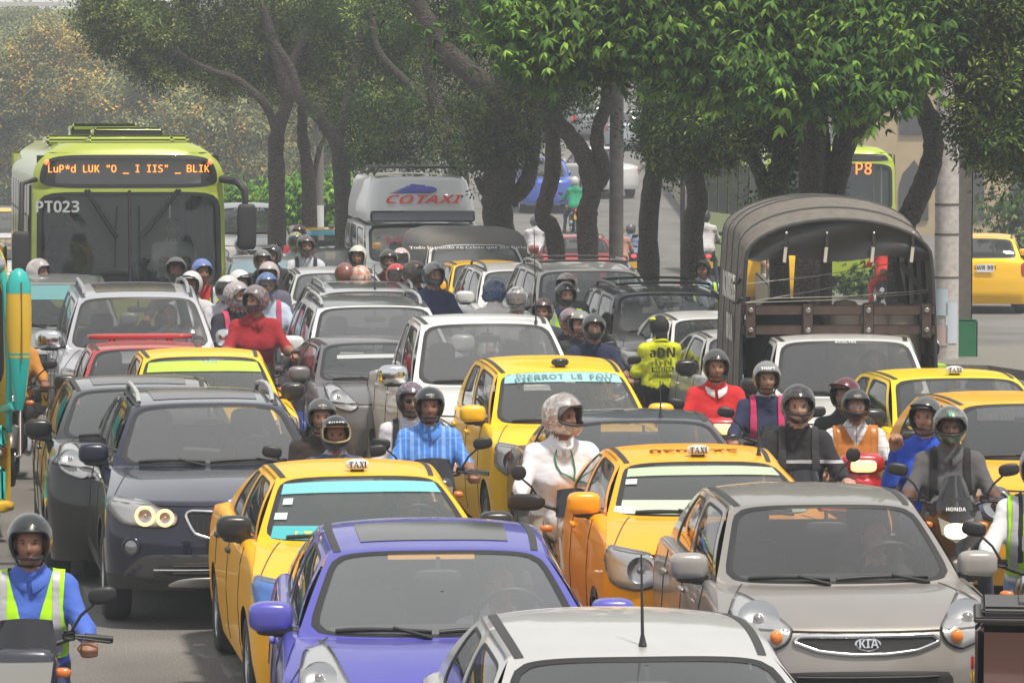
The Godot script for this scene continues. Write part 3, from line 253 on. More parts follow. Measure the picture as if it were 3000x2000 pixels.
	person("bus driver in a pale shirt leaning over the wheel", "drivers", Vector3(-4.5, 0, -49.8), 2.3, 0.15, {"pose": "drive", "fine": false, "shirt": L(0.5, 0.55, 0.52), "skin": 1, "hair": L(0.01, 0.009, 0.008)})
	person("passenger in a dark top standing with folded arms behind the bus windshield", "bus passengers", Vector3(-5.85, 0, -49.7), 2.5, 0.1, {"pose": "phone", "fine": false, "shirt": L(0.03, 0.03, 0.035), "short": true, "skin": 1, "hair": L(0.012, 0.01, 0.01), "turn": 0.5})
func warden_print(t: Node3D) -> void:
	var ink := mat(L(0.012, 0.012, 0.014), 0.8)
	var b := Basis(Vector3.UP, PI) * Basis(Vector3.RIGHT, 0.0)
	word("aDN", 0.105, ink, t, Vector3(0.01, 1.19, -0.135), b)
	word("PASA EN", 0.04, ink, t, Vector3(0.02, 1.075, -0.14), b, "lettering", "Droid Sans", 400)
	var m := M.new()
	m.box(Vector3(0.01, 1.01, -0.138), Vector3(0.25, 0.052, 0.01), 0.003)
	pm("print_bar", m, ink, t)
	word("NUESTRA", 0.036, mat(L(0.56, 0.6, 0.015), 0.8), t, Vector3(0.01, 1.01, -0.145), b)
	word("CIUDAD", 0.038, ink, t, Vector3(0.01, 0.95, -0.142), b, "lettering", "Droid Sans", 400)
	var rb := M.new()
	rb.sq(Vector3(0.0, 1.545, 0.03), Vector3(0.108, 0.03, 0.115), 1, 1)
	pm("cap_band", rb, mat(L(0.56, 0.6, 0.015), 0.8), t)

# ------------------------------------------------------------------ trees, from the left to the right
func trees() -> void:
	tree("leafy dark tree with a straight forked trunk right of the bus", Vector3(-4.83, 0, -77.00), [[[Vector3(-4.82, 0, -77.00), Vector3(-4.83, 2.61, -77.00), Vector3(-4.84, 3.31, -77.00), Vector3(-4.75, 3.73, -77.00), Vector3(-4.61, 4.21, -77.00), Vector3(-4.73, 4.84, -77.00), Vector3(-4.89, 5.40, -77.00), Vector3(-5.09, 6.09, -77.00)], 0.190, 0.100], [[Vector3(-4.81, 3.52, -77.00), Vector3(-5.09, 4.14, -77.00), Vector3(-5.66, 4.63, -77.00), Vector3(-6.28, 4.84, -77.00), Vector3(-7.12, 5.33, -77.00)], 0.100, 0.050], [[Vector3(-4.74, 4.49, -77.00), Vector3(-4.33, 5.33, -77.00), Vector3(-3.98, 6.09, -77.00), Vector3(-3.76, 6.93, -77.00)], 0.100, 0.050]], [[Vector3(-7.74, 5.62, -77.60), Vector3(1.06, 0.63, 1.40), 540], [Vector3(-6.70, 5.36, -78.60), Vector3(1.21, 0.79, 1.50), 660], [Vector3(-8.23, 6.11, -77.60), Vector3(0.63, 0.63, 1.20), 300], [Vector3(-5.27, 5.51, -78.60), Vector3(1.36, 0.79, 1.50), 720], [Vector3(-4.28, 5.22, -78.60), Vector3(0.93, 0.79, 1.30), 480], [Vector3(-5.69, 6.85, -78.60), Vector3(3.00, 0.93, 2.00), 900], [Vector3(-5.77, 4.58, -78.60), Vector3(0.57, 0.36, 0.80), 132], [Vector3(-7.18, 4.92, -77.60), Vector3(0.49, 0.28, 0.80), 120], [Vector3(-4.85, 4.44, -78.60), Vector3(0.64, 0.36, 0.90), 156]], "fine", [L(0.042, 0.075, 0.02), L(0.095, 0.14, 0.035), L(0.25, 0.285, 0.065)], "trees along the avenue", 1.00)
	tree("slim trunk beside the white painted post", Vector3(-4.25, 0, -79.00), [[[Vector3(-4.25, 0, -79.00), Vector3(-4.27, 2.30, -79.00), Vector3(-4.34, 3.01, -79.00), Vector3(-4.41, 3.59, -79.00), Vector3(-4.37, 4.52, -79.00), Vector3(-4.30, 5.59, -79.00)], 0.170, 0.080], [[Vector3(-4.22, 2.30, -79.00), Vector3(-4.05, 3.16, -79.00), Vector3(-3.87, 3.59, -79.00)], 0.060, 0.040]], [[Vector3(-4.50, 5.54, -80.00), Vector3(0.80, 0.87, 1.30), 200], [Vector3(-3.91, 5.90, -80.00), Vector3(0.80, 0.73, 1.30), 200]], "fine", [L(0.03, 0.06, 0.017), L(0.062, 0.11, 0.027), L(0.2, 0.255, 0.048)], "trees along the avenue", 1.00)
	tree("leaning trunk with a limb reaching up to the left, behind the white van", Vector3(-3.30, 0, -74.00), [[[Vector3(-3.28, 0, -74.00), Vector3(-3.33, 2.11, -74.00), Vector3(-3.43, 3.25, -74.00), Vector3(-3.76, 3.79, -74.00), Vector3(-4.16, 4.19, -74.00), Vector3(-4.36, 4.79, -74.00), Vector3(-4.70, 5.33, -74.00)], 0.200, 0.070], [[Vector3(-3.46, 3.32, -74.00), Vector3(-3.29, 3.92, -74.00), Vector3(-3.09, 4.79, -74.00), Vector3(-2.95, 5.86, -74.00)], 0.130, 0.070]], [[Vector3(-3.11, 3.92, -74.60), Vector3(0.75, 0.75, 1.20), 238], [Vector3(-2.88, 5.09, -75.60), Vector3(0.89, 0.82, 1.40), 272], [Vector3(-3.43, 5.64, -75.60), Vector3(0.89, 0.76, 1.40), 272], [Vector3(-2.98, 3.18, -74.60), Vector3(0.47, 0.41, 0.80), 85], [Vector3(-3.35, 6.80, -75.60), Vector3(1.72, 0.76, 2.00), 306]], "fine", [L(0.03, 0.06, 0.017), L(0.062, 0.11, 0.027), L(0.2, 0.255, 0.048)], "trees along the avenue", 1.00)
	tree("leaning trunk curving up to the left above the white van", Vector3(-1.00, 0, -71.00), [[[Vector3(-0.97, 0, -71.00), Vector3(-1.00, 2.69, -71.00), Vector3(-1.22, 3.27, -71.00), Vector3(-1.39, 3.91, -71.00), Vector3(-1.53, 4.55, -71.00), Vector3(-1.71, 5.26, -71.00), Vector3(-1.93, 6.03, -71.00)], 0.200, 0.100], [[Vector3(-1.35, 3.84, -71.00), Vector3(-1.93, 4.42, -71.00), Vector3(-2.51, 5.07, -71.00), Vector3(-2.64, 5.84, -71.00)], 0.100, 0.050]], [[Vector3(-2.21, 3.85, -71.60), Vector3(0.72, 0.72, 1.20), 240], [Vector3(-1.50, 3.20, -71.60), Vector3(0.65, 0.59, 1.10), 180], [Vector3(-2.11, 4.77, -72.60), Vector3(0.92, 0.73, 1.40), 270], [Vector3(-2.43, 5.69, -72.60), Vector3(1.06, 0.73, 1.40), 270], [Vector3(-2.47, 3.07, -71.60), Vector3(0.39, 0.33, 0.80), 75], [Vector3(-1.77, 6.67, -72.60), Vector3(1.65, 0.73, 2.00), 270], [Vector3(-1.04, 3.91, -71.60), Vector3(0.46, 0.59, 0.80), 90]], "fine", [L(0.03, 0.06, 0.017), L(0.062, 0.11, 0.027), L(0.2, 0.255, 0.048)], "trees along the avenue", 1.00)
	tree("thick trunk with two limbs, the larger leaning left, right of the white van", Vector3(-0.19, 0, -64.00), [[[Vector3(-0.17, 0, -64.00), Vector3(-0.22, 1.79, -64.00), Vector3(-0.26, 2.37, -64.00), Vector3(-0.20, 2.83, -64.00), Vector3(-0.17, 3.47, -64.00), Vector3(-0.19, 4.05, -64.00), Vector3(-0.44, 4.31, -64.00), Vector3(-0.81, 4.63, -64.00), Vector3(-1.16, 4.98, -64.00), Vector3(-1.45, 5.44, -64.00), Vector3(-1.74, 6.02, -64.00)], 0.290, 0.140], [[Vector3(-0.06, 2.37, -64.00), Vector3(0.23, 2.66, -64.00), Vector3(0.33, 3.01, -64.00), Vector3(0.38, 3.47, -64.00), Vector3(0.35, 3.88, -64.00), Vector3(0.23, 4.52, -64.00), Vector3(0.17, 5.33, -64.00)], 0.150, 0.080], [[Vector3(-0.22, 4.05, -64.00), Vector3(-0.17, 4.63, -64.00), Vector3(-0.12, 5.33, -64.00), Vector3(-0.17, 5.96, -64.00)], 0.140, 0.080], [[Vector3(-0.26, 2.31, -64.00), Vector3(-0.47, 2.54, -64.00), Vector3(-0.61, 2.78, -64.00)], 0.100, 0.060]], [[Vector3(-0.12, 3.47, -64.60), Vector3(0.65, 0.53, 1.10), 224], [Vector3(0.35, 3.88, -64.60), Vector3(0.53, 0.47, 0.90), 128], [Vector3(-0.59, 3.65, -64.60), Vector3(0.47, 0.59, 1.00), 144], [Vector3(-1.01, 5.31, -65.60), Vector3(0.95, 0.66, 1.40), 288], [Vector3(-0.12, 5.61, -65.60), Vector3(1.01, 0.72, 1.40), 288], [Vector3(-0.59, 6.38, -65.60), Vector3(1.67, 0.66, 2.00), 320], [Vector3(-0.35, 3.00, -64.60), Vector3(0.41, 0.23, 0.70), 64], [Vector3(-0.54, 4.54, -65.60), Vector3(0.54, 0.36, 0.80), 64]], "fine", [L(0.03, 0.06, 0.017), L(0.062, 0.11, 0.027), L(0.2, 0.255, 0.048)], "trees along the avenue", 1.00)
	tree("wavy dark trunk with a knee bend left of the forked one", Vector3(0.80, 0, -62.50), [[[Vector3(0.85, 0, -62.50), Vector3(0.71, 1.77, -62.50), Vector3(0.51, 2.11, -62.50), Vector3(0.57, 2.45, -62.50), Vector3(0.67, 2.85, -62.50), Vector3(0.68, 3.36, -62.50), Vector3(0.65, 3.70, -62.50)], 0.150, 0.120], [[Vector3(0.65, 3.65, -62.50), Vector3(0.51, 4.27, -62.50), Vector3(0.34, 4.95, -62.50), Vector3(0.23, 5.62, -62.50)], 0.120, 0.060]], [[Vector3(0.39, 4.71, -62.00), Vector3(0.62, 0.56, 1.10), 360], [Vector3(0.73, 4.15, -62.00), Vector3(0.28, 0.39, 0.70), 120], [Vector3(0.34, 5.38, -62.00), Vector3(0.73, 0.51, 1.20), 300]], "fine", [L(0.028, 0.058, 0.016), L(0.055, 0.11, 0.025), L(0.14, 0.22, 0.04)], "trees along the avenue", 1.00)
	tree("forked trunk with a sinuous right limb beside the slim post", Vector3(1.25, 0, -62.00), [[[Vector3(1.29, 0, -62.00), Vector3(1.25, 1.84, -62.00), Vector3(1.24, 2.24, -62.00), Vector3(1.32, 2.58, -62.00), Vector3(1.19, 3.14, -62.00), Vector3(0.96, 3.48, -62.00), Vector3(0.73, 3.76, -62.00), Vector3(0.56, 4.04, -62.00), Vector3(0.42, 4.49, -62.00), Vector3(0.34, 5.05, -62.00)], 0.190, 0.100], [[Vector3(1.34, 2.55, -62.00), Vector3(1.51, 2.91, -62.00), Vector3(1.41, 3.31, -62.00), Vector3(1.42, 3.64, -62.00), Vector3(1.55, 3.98, -62.00), Vector3(1.59, 4.49, -62.00), Vector3(1.63, 5.16, -62.00), Vector3(1.57, 5.72, -62.00)], 0.130, 0.090]], [[Vector3(0.68, 4.33, -62.60), Vector3(0.46, 0.40, 0.90), 198], [Vector3(0.79, 4.67, -62.60), Vector3(0.40, 0.34, 0.80), 150], [Vector3(0.57, 5.06, -62.60), Vector3(0.63, 0.51, 1.20), 300], [Vector3(1.62, 5.93, -61.60), Vector3(1.34, 0.67, 1.80), 540]], "fine", [L(0.028, 0.058, 0.016), L(0.055, 0.11, 0.025), L(0.14, 0.22, 0.04)], "trees along the avenue", 1.00)
	tree("leafy trunk wrapped in shoots between the slim post and the policeman", Vector3(2.10, 0, -57.00), [[[Vector3(2.10, 0, -57.00), Vector3(2.07, 1.93, -57.00), Vector3(2.10, 2.50, -57.00), Vector3(2.16, 3.02, -57.00), Vector3(2.20, 3.59, -57.00), Vector3(2.07, 4.26, -57.00), Vector3(1.96, 4.93, -57.00)], 0.170, 0.100], [[Vector3(2.15, 3.07, -57.00), Vector3(2.38, 3.59, -57.00), Vector3(2.53, 4.11, -57.00)], 0.100, 0.060]], [[Vector3(2.46, 3.64, -56.40), Vector3(0.23, 0.41, 0.70), 600], [Vector3(2.48, 3.33, -56.40), Vector3(0.18, 0.23, 0.70), 350], [Vector3(2.53, 4.26, -57.00), Vector3(0.26, 0.41, 0.90), 430], [Vector3(2.64, 3.85, -57.00), Vector3(0.26, 0.47, 0.80), 430], [Vector3(2.33, 4.88, -57.00), Vector3(0.67, 0.47, 1.20), 600]], "fine", [L(0.03, 0.06, 0.017), L(0.062, 0.11, 0.027), L(0.2, 0.255, 0.048)], "trees along the avenue", 1.00)
	tree("straight dark trunk by the policeman with a leafy skirt", Vector3(2.68, 0, -55.00), [[[Vector3(2.68, 0, -55.00), Vector3(2.65, 2.04, -55.00), Vector3(2.72, 2.54, -55.00), Vector3(2.65, 3.04, -55.00), Vector3(2.65, 3.59, -55.00), Vector3(2.69, 4.24, -55.00), Vector3(2.79, 4.88, -55.00)], 0.170, 0.100], [[Vector3(2.65, 3.09, -55.00), Vector3(2.95, 3.64, -55.00), Vector3(3.14, 4.19, -55.00)], 0.100, 0.060]], [[Vector3(2.82, 3.64, -54.50), Vector3(0.45, 0.45, 0.90), 700], [Vector3(3.09, 4.09, -55.00), Vector3(0.55, 0.40, 1.00), 700], [Vector3(2.64, 4.14, -55.00), Vector3(0.45, 0.45, 1.00), 600], [Vector3(3.12, 3.54, -54.50), Vector3(0.30, 0.20, 0.70), 260], [Vector3(2.89, 4.74, -55.00), Vector3(0.70, 0.45, 1.20), 600], [Vector3(3.39, 3.84, -55.00), Vector3(0.45, 0.35, 0.90), 450], [Vector3(3.49, 4.49, -55.00), Vector3(0.50, 0.45, 1.00), 500]], "fine", [L(0.03, 0.06, 0.017), L(0.062, 0.11, 0.027), L(0.2, 0.255, 0.048)], "trees along the avenue", 1.00)
	tree("first of the trunks behind the canopy truck, splitting low into a v", Vector3(3.53, 0, -51.00), [[[Vector3(3.66, 0, -51.00), Vector3(3.62, 2.11, -51.00), Vector3(3.48, 2.71, -51.00), Vector3(3.31, 3.13, -51.00), Vector3(3.14, 3.41, -51.00), Vector3(3.05, 3.78, -51.00)], 0.150, 0.070], [[Vector3(3.53, 2.67, -51.00), Vector3(3.66, 3.17, -51.00), Vector3(3.69, 3.54, -51.00), Vector3(3.84, 3.96, -51.00), Vector3(3.98, 4.42, -51.00)], 0.160, 0.100], [[Vector3(3.70, 3.50, -51.00), Vector3(3.98, 3.75, -51.00), Vector3(4.21, 3.91, -51.00)], 0.080, 0.050]], [[Vector3(3.62, 4.28, -50.50), Vector3(0.41, 0.23, 0.80), 260], [Vector3(3.16, 3.68, -50.50), Vector3(0.23, 0.23, 0.60), 200], [Vector3(3.82, 3.32, -50.40), Vector3(0.14, 0.27, 0.40), 60], [Vector3(3.71, 2.86, -50.40), Vector3(0.11, 0.18, 0.30), 30]], "fine", [L(0.03, 0.06, 0.017), L(0.062, 0.11, 0.027), L(0.2, 0.255, 0.048)], "trees along the avenue", 1.00)
	tree("middle pair of trunks behind the canopy truck with a right limb reaching up", Vector3(4.18, 0, -50.00), [[[Vector3(4.11, 0, -50.00), Vector3(4.11, 2.05, -50.00), Vector3(4.10, 2.68, -50.00), Vector3(4.12, 3.32, -50.00), Vector3(4.08, 3.73, -50.00), Vector3(4.04, 4.22, -50.00), Vector3(3.99, 4.86, -50.00)], 0.170, 0.100], [[Vector3(4.23, 2.59, -50.00), Vector3(4.31, 2.96, -50.00), Vector3(4.44, 3.45, -50.00), Vector3(4.49, 3.82, -50.00), Vector3(4.44, 4.32, -50.00), Vector3(4.40, 4.95, -50.00)], 0.180, 0.110], [[Vector3(4.49, 3.50, -50.00), Vector3(4.72, 3.75, -50.00), Vector3(4.99, 4.00, -50.00), Vector3(5.26, 4.22, -50.00)], 0.150, 0.100]], [[Vector3(4.13, 4.40, -49.50), Vector3(0.49, 0.23, 0.90), 350], [Vector3(4.67, 4.44, -49.50), Vector3(0.49, 0.23, 0.90), 350]], "fine", [L(0.03, 0.06, 0.017), L(0.062, 0.11, 0.027), L(0.2, 0.255, 0.048)], "trees along the avenue", 1.00)
	tree("curved trunk bowing right beside the lamp post", Vector3(5.44, 0, -52.50), [[[Vector3(5.39, 0, -52.50), Vector3(5.44, 1.97, -52.50), Vector3(5.59, 2.45, -52.50), Vector3(5.78, 2.88, -52.50), Vector3(5.89, 3.30, -52.50), Vector3(5.85, 3.64, -52.50), Vector3(5.72, 3.97, -52.50), Vector3(5.57, 4.21, -52.50), Vector3(5.43, 4.45, -52.50)], 0.180, 0.120], [[Vector3(5.62, 4.14, -52.50), Vector3(5.83, 4.37, -52.50), Vector3(6.00, 4.59, -52.50), Vector3(6.19, 4.83, -52.50)], 0.160, 0.100], [[Vector3(5.89, 3.50, -52.50), Vector3(5.95, 3.83, -52.50)], 0.060, 0.030]], [[Vector3(5.37, 4.96, -52.00), Vector3(0.52, 0.33, 1.10), 450], [Vector3(6.08, 5.10, -52.00), Vector3(0.61, 0.43, 1.20), 500]], "fine", [L(0.03, 0.06, 0.017), L(0.062, 0.11, 0.027), L(0.2, 0.255, 0.048)], "trees along the avenue", 1.00)
	tree("bright broad-leaved tree overhanging the middle of the picture", Vector3(3.38, 0, -46.50), [[[Vector3(3.70, 5.11, -48.00), Vector3(3.19, 4.95, -47.00), Vector3(2.53, 4.90, -46.50), Vector3(1.67, 4.92, -46.00), Vector3(0.83, 4.88, -46.00), Vector3(0.25, 4.76, -46.00)], 0.120, 0.030], [[Vector3(3.70, 5.11, -48.00), Vector3(3.92, 4.74, -47.00), Vector3(4.22, 4.35, -46.50), Vector3(4.42, 4.17, -46.00)], 0.100, 0.030], [[Vector3(3.19, 4.95, -47.00), Vector3(2.95, 4.56, -46.50), Vector3(2.84, 4.26, -46.00)], 0.060, 0.020], [[Vector3(1.67, 4.92, -46.00), Vector3(1.46, 4.59, -46.00), Vector3(1.38, 4.38, -46.00)], 0.050, 0.020], [[Vector3(3.75, 0, -48.50), Vector3(3.95, 3.50, -49.50), Vector3(3.70, 5.11, -48.00)], 0.200, 0.140]], [[Vector3(0.25, 4.89, -45.50), Vector3(0.37, 0.29, 0.60), 120], [Vector3(0.66, 4.78, -45.50), Vector3(0.50, 0.33, 0.70), 170], [Vector3(1.15, 4.89, -45.50), Vector3(0.50, 0.33, 0.70), 180], [Vector3(0.90, 4.63, -45.20), Vector3(0.41, 0.18, 0.50), 100], [Vector3(1.57, 4.81, -45.50), Vector3(0.46, 0.33, 0.70), 160], [Vector3(1.43, 4.63, -45.20), Vector3(0.37, 0.18, 0.50), 90], [Vector3(0.45, 4.52, -45.20), Vector3(0.25, 0.16, 0.50), 70], [Vector3(1.81, 4.65, -45.30), Vector3(0.29, 0.19, 0.50), 80], [Vector3(2.04, 4.99, -46.00), Vector3(0.46, 0.29, 0.80), 150], [Vector3(0.42, 5.15, -46.00), Vector3(0.50, 0.17, 0.70), 110], [Vector3(1.25, 5.19, -46.00), Vector3(0.67, 0.21, 0.70), 160], [Vector3(2.63, 4.83, -46.00), Vector3(0.46, 0.33, 0.80), 150], [Vector3(3.02, 4.62, -45.60), Vector3(0.46, 0.33, 0.80), 170], [Vector3(2.88, 4.24, -45.30), Vector3(0.41, 0.21, 0.50), 120], [Vector3(2.39, 4.41, -45.50), Vector3(0.25, 0.21, 0.50), 80], [Vector3(3.29, 4.16, -45.30), Vector3(0.33, 0.16, 0.50), 90], [Vector3(3.53, 4.79, -45.80), Vector3(0.50, 0.37, 0.80), 190], [Vector3(3.88, 4.49, -45.50), Vector3(0.46, 0.29, 0.80), 170], [Vector3(4.23, 4.66, -45.80), Vector3(0.46, 0.37, 0.80), 180], [Vector3(4.41, 4.32, -45.40), Vector3(0.37, 0.21, 0.60), 110], [Vector3(4.02, 4.07, -45.20), Vector3(0.37, 0.16, 0.50), 100], [Vector3(3.46, 4.99, -46.00), Vector3(0.59, 0.25, 0.90), 170], [Vector3(2.71, 5.11, -46.00), Vector3(0.67, 0.21, 0.90), 150], [Vector3(4.59, 4.87, -46.00), Vector3(0.33, 0.33, 0.70), 110], [Vector3(2.31, 4.72, -46.40), Vector3(0.30, 0.25, 0.60), 80], [Vector3(4.70, 4.16, -45.50), Vector3(0.17, 0.12, 0.40), 30], [Vector3(3.62, 4.28, -45.30), Vector3(0.29, 0.12, 0.50), 60], [Vector3(2.53, 5.63, -46.50), Vector3(2.54, 0.38, 2.50), 700]], "broad", [L(0.035, 0.08, 0.015), L(0.075, 0.155, 0.024), L(0.17, 0.28, 0.042)], "trees along the avenue", 1.00)
	tree("small-leaved dark tree filling the upper right corner", Vector3(6.20, 0, -47.00), [[[Vector3(6.98, 0, -48.00), Vector3(6.89, 3.07, -48.00), Vector3(6.68, 4.37, -47.50), Vector3(6.18, 4.95, -47.00), Vector3(5.75, 5.04, -47.00)], 0.250, 0.060], [[Vector3(6.68, 4.37, -47.50), Vector3(6.23, 3.93, -47.00), Vector3(5.93, 3.72, -46.70)], 0.100, 0.030], [[Vector3(6.18, 4.95, -47.00), Vector3(5.54, 4.61, -47.00)], 0.070, 0.030]], [[Vector3(5.90, 5.02, -46.50), Vector3(0.63, 0.38, 1.00), 850], [Vector3(5.48, 4.94, -46.50), Vector3(0.42, 0.30, 0.90), 450], [Vector3(5.37, 5.08, -47.00), Vector3(0.43, 0.26, 0.90), 300], [Vector3(6.15, 4.26, -46.30), Vector3(0.34, 0.42, 0.90), 650], [Vector3(6.13, 3.76, -46.30), Vector3(0.38, 0.42, 0.90), 600], [Vector3(6.04, 3.97, -46.20), Vector3(0.21, 0.25, 0.60), 250], [Vector3(6.23, 3.30, -46.20), Vector3(0.21, 0.29, 0.50), 220], [Vector3(5.98, 3.63, -46.20), Vector3(0.17, 0.13, 0.40), 80], [Vector3(5.96, 3.42, -46.20), Vector3(0.17, 0.13, 0.40), 70], [Vector3(5.15, 4.86, -46.60), Vector3(0.25, 0.25, 0.60), 180], [Vector3(5.43, 4.64, -46.40), Vector3(0.25, 0.17, 0.50), 140], [Vector3(6.39, 4.57, -47.00), Vector3(0.51, 0.64, 1.20), 700], [Vector3(6.24, 5.61, -47.50), Vector3(1.30, 0.43, 2.00), 700]], "fine", [L(0.03, 0.06, 0.017), L(0.062, 0.11, 0.027), L(0.2, 0.255, 0.048)], "trees along the avenue", 1.00)
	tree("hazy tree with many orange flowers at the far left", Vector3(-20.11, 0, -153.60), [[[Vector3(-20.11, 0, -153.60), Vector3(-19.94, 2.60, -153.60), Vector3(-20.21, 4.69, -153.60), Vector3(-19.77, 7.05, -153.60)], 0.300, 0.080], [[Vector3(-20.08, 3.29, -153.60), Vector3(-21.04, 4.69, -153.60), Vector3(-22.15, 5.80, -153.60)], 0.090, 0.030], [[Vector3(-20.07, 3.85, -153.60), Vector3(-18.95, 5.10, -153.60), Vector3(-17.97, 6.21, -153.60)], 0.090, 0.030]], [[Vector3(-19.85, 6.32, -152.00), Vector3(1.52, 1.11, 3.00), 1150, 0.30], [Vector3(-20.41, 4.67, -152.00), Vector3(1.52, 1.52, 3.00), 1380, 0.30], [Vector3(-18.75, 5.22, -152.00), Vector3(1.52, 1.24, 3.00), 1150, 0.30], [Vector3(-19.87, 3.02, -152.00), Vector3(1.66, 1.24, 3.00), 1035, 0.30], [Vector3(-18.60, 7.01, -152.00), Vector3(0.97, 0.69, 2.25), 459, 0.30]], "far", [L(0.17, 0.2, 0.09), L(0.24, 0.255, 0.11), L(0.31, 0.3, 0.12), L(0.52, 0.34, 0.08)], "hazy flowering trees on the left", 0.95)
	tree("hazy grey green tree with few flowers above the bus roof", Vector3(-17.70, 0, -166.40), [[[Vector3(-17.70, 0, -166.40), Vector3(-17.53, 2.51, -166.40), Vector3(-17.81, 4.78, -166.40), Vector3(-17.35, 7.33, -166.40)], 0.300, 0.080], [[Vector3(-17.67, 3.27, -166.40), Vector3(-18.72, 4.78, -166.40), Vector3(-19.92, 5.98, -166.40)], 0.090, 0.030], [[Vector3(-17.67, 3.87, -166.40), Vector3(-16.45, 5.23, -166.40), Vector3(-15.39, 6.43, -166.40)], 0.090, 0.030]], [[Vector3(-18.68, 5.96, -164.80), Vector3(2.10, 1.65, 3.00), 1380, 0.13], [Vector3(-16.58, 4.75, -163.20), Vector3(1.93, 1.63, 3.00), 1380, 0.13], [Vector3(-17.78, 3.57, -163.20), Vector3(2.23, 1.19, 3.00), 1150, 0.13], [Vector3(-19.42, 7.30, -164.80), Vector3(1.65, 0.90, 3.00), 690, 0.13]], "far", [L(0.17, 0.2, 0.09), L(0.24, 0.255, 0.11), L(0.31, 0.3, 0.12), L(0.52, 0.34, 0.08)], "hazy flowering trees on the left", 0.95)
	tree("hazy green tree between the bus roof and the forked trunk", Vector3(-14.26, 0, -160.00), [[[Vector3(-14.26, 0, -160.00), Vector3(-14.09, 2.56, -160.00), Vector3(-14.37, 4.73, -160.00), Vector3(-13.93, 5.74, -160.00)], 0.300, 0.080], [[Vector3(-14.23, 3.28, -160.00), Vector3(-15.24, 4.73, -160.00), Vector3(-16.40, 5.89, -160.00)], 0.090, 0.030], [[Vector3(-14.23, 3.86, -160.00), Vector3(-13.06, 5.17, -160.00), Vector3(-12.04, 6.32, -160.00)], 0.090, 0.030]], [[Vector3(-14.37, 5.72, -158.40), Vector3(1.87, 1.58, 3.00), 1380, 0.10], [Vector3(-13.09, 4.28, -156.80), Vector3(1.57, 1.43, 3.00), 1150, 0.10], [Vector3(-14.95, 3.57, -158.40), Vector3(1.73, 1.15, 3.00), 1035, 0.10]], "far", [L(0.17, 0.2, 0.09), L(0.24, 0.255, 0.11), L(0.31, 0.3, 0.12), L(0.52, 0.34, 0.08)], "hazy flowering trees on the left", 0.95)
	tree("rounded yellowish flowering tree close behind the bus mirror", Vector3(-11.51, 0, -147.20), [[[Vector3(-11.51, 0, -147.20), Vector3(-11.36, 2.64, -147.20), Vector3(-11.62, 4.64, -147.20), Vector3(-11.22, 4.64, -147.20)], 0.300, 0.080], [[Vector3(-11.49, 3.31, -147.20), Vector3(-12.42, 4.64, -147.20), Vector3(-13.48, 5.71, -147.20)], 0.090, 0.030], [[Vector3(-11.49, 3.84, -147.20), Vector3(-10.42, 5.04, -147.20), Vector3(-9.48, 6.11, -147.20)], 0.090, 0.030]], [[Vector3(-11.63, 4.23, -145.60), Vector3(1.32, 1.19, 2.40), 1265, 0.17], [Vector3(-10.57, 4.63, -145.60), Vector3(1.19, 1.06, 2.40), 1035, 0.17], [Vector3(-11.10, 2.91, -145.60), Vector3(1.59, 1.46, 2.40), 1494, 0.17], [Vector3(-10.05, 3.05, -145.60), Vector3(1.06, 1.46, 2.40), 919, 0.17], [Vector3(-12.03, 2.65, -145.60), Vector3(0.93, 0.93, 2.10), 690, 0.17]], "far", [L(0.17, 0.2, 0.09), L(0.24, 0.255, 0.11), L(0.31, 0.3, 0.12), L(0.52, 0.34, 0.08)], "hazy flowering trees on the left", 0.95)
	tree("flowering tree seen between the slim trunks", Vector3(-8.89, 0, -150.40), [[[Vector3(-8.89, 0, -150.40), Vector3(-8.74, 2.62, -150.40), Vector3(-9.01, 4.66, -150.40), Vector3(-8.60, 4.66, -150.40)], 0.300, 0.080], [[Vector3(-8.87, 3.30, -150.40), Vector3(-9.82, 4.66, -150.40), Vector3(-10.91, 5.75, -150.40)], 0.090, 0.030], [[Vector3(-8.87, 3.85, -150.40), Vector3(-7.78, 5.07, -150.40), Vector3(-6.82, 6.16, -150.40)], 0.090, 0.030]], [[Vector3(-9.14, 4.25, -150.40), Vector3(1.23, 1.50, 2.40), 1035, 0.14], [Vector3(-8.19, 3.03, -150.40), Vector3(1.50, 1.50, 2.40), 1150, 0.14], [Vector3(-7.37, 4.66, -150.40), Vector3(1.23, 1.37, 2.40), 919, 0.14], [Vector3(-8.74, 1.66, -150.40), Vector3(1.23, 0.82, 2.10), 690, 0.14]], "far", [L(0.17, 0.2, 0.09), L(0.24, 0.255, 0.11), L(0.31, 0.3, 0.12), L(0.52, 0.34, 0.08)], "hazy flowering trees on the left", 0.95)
	tree("bluish tree far back at the top left under the gantry", Vector3(-26.10, 0, -208.00), [[[Vector3(-26.10, 0, -208.00), Vector3(-25.87, 2.24, -208.00), Vector3(-26.23, 5.07, -208.00), Vector3(-25.64, 9.21, -208.00)], 0.300, 0.080], [[Vector3(-26.06, 3.19, -208.00), Vector3(-27.36, 5.07, -208.00), Vector3(-28.86, 6.58, -208.00)], 0.090, 0.030], [[Vector3(-26.05, 3.94, -208.00), Vector3(-24.53, 5.63, -208.00), Vector3(-23.20, 7.14, -208.00)], 0.090, 0.030]], [[Vector3(-26.39, 9.21, -208.00), Vector3(3.59, 1.13, 4.50), 1380, 0.02], [Vector3(-22.06, 8.46, -208.00), Vector3(3.59, 1.32, 4.50), 1380, 0.02], [Vector3(-17.72, 8.83, -208.00), Vector3(3.78, 1.51, 4.50), 1380, 0.02]], "far", [L(0.17, 0.2, 0.09), L(0.24, 0.255, 0.11), L(0.31, 0.3, 0.12), L(0.52, 0.34, 0.08)], "hazy flowering trees on the left", 0.95)
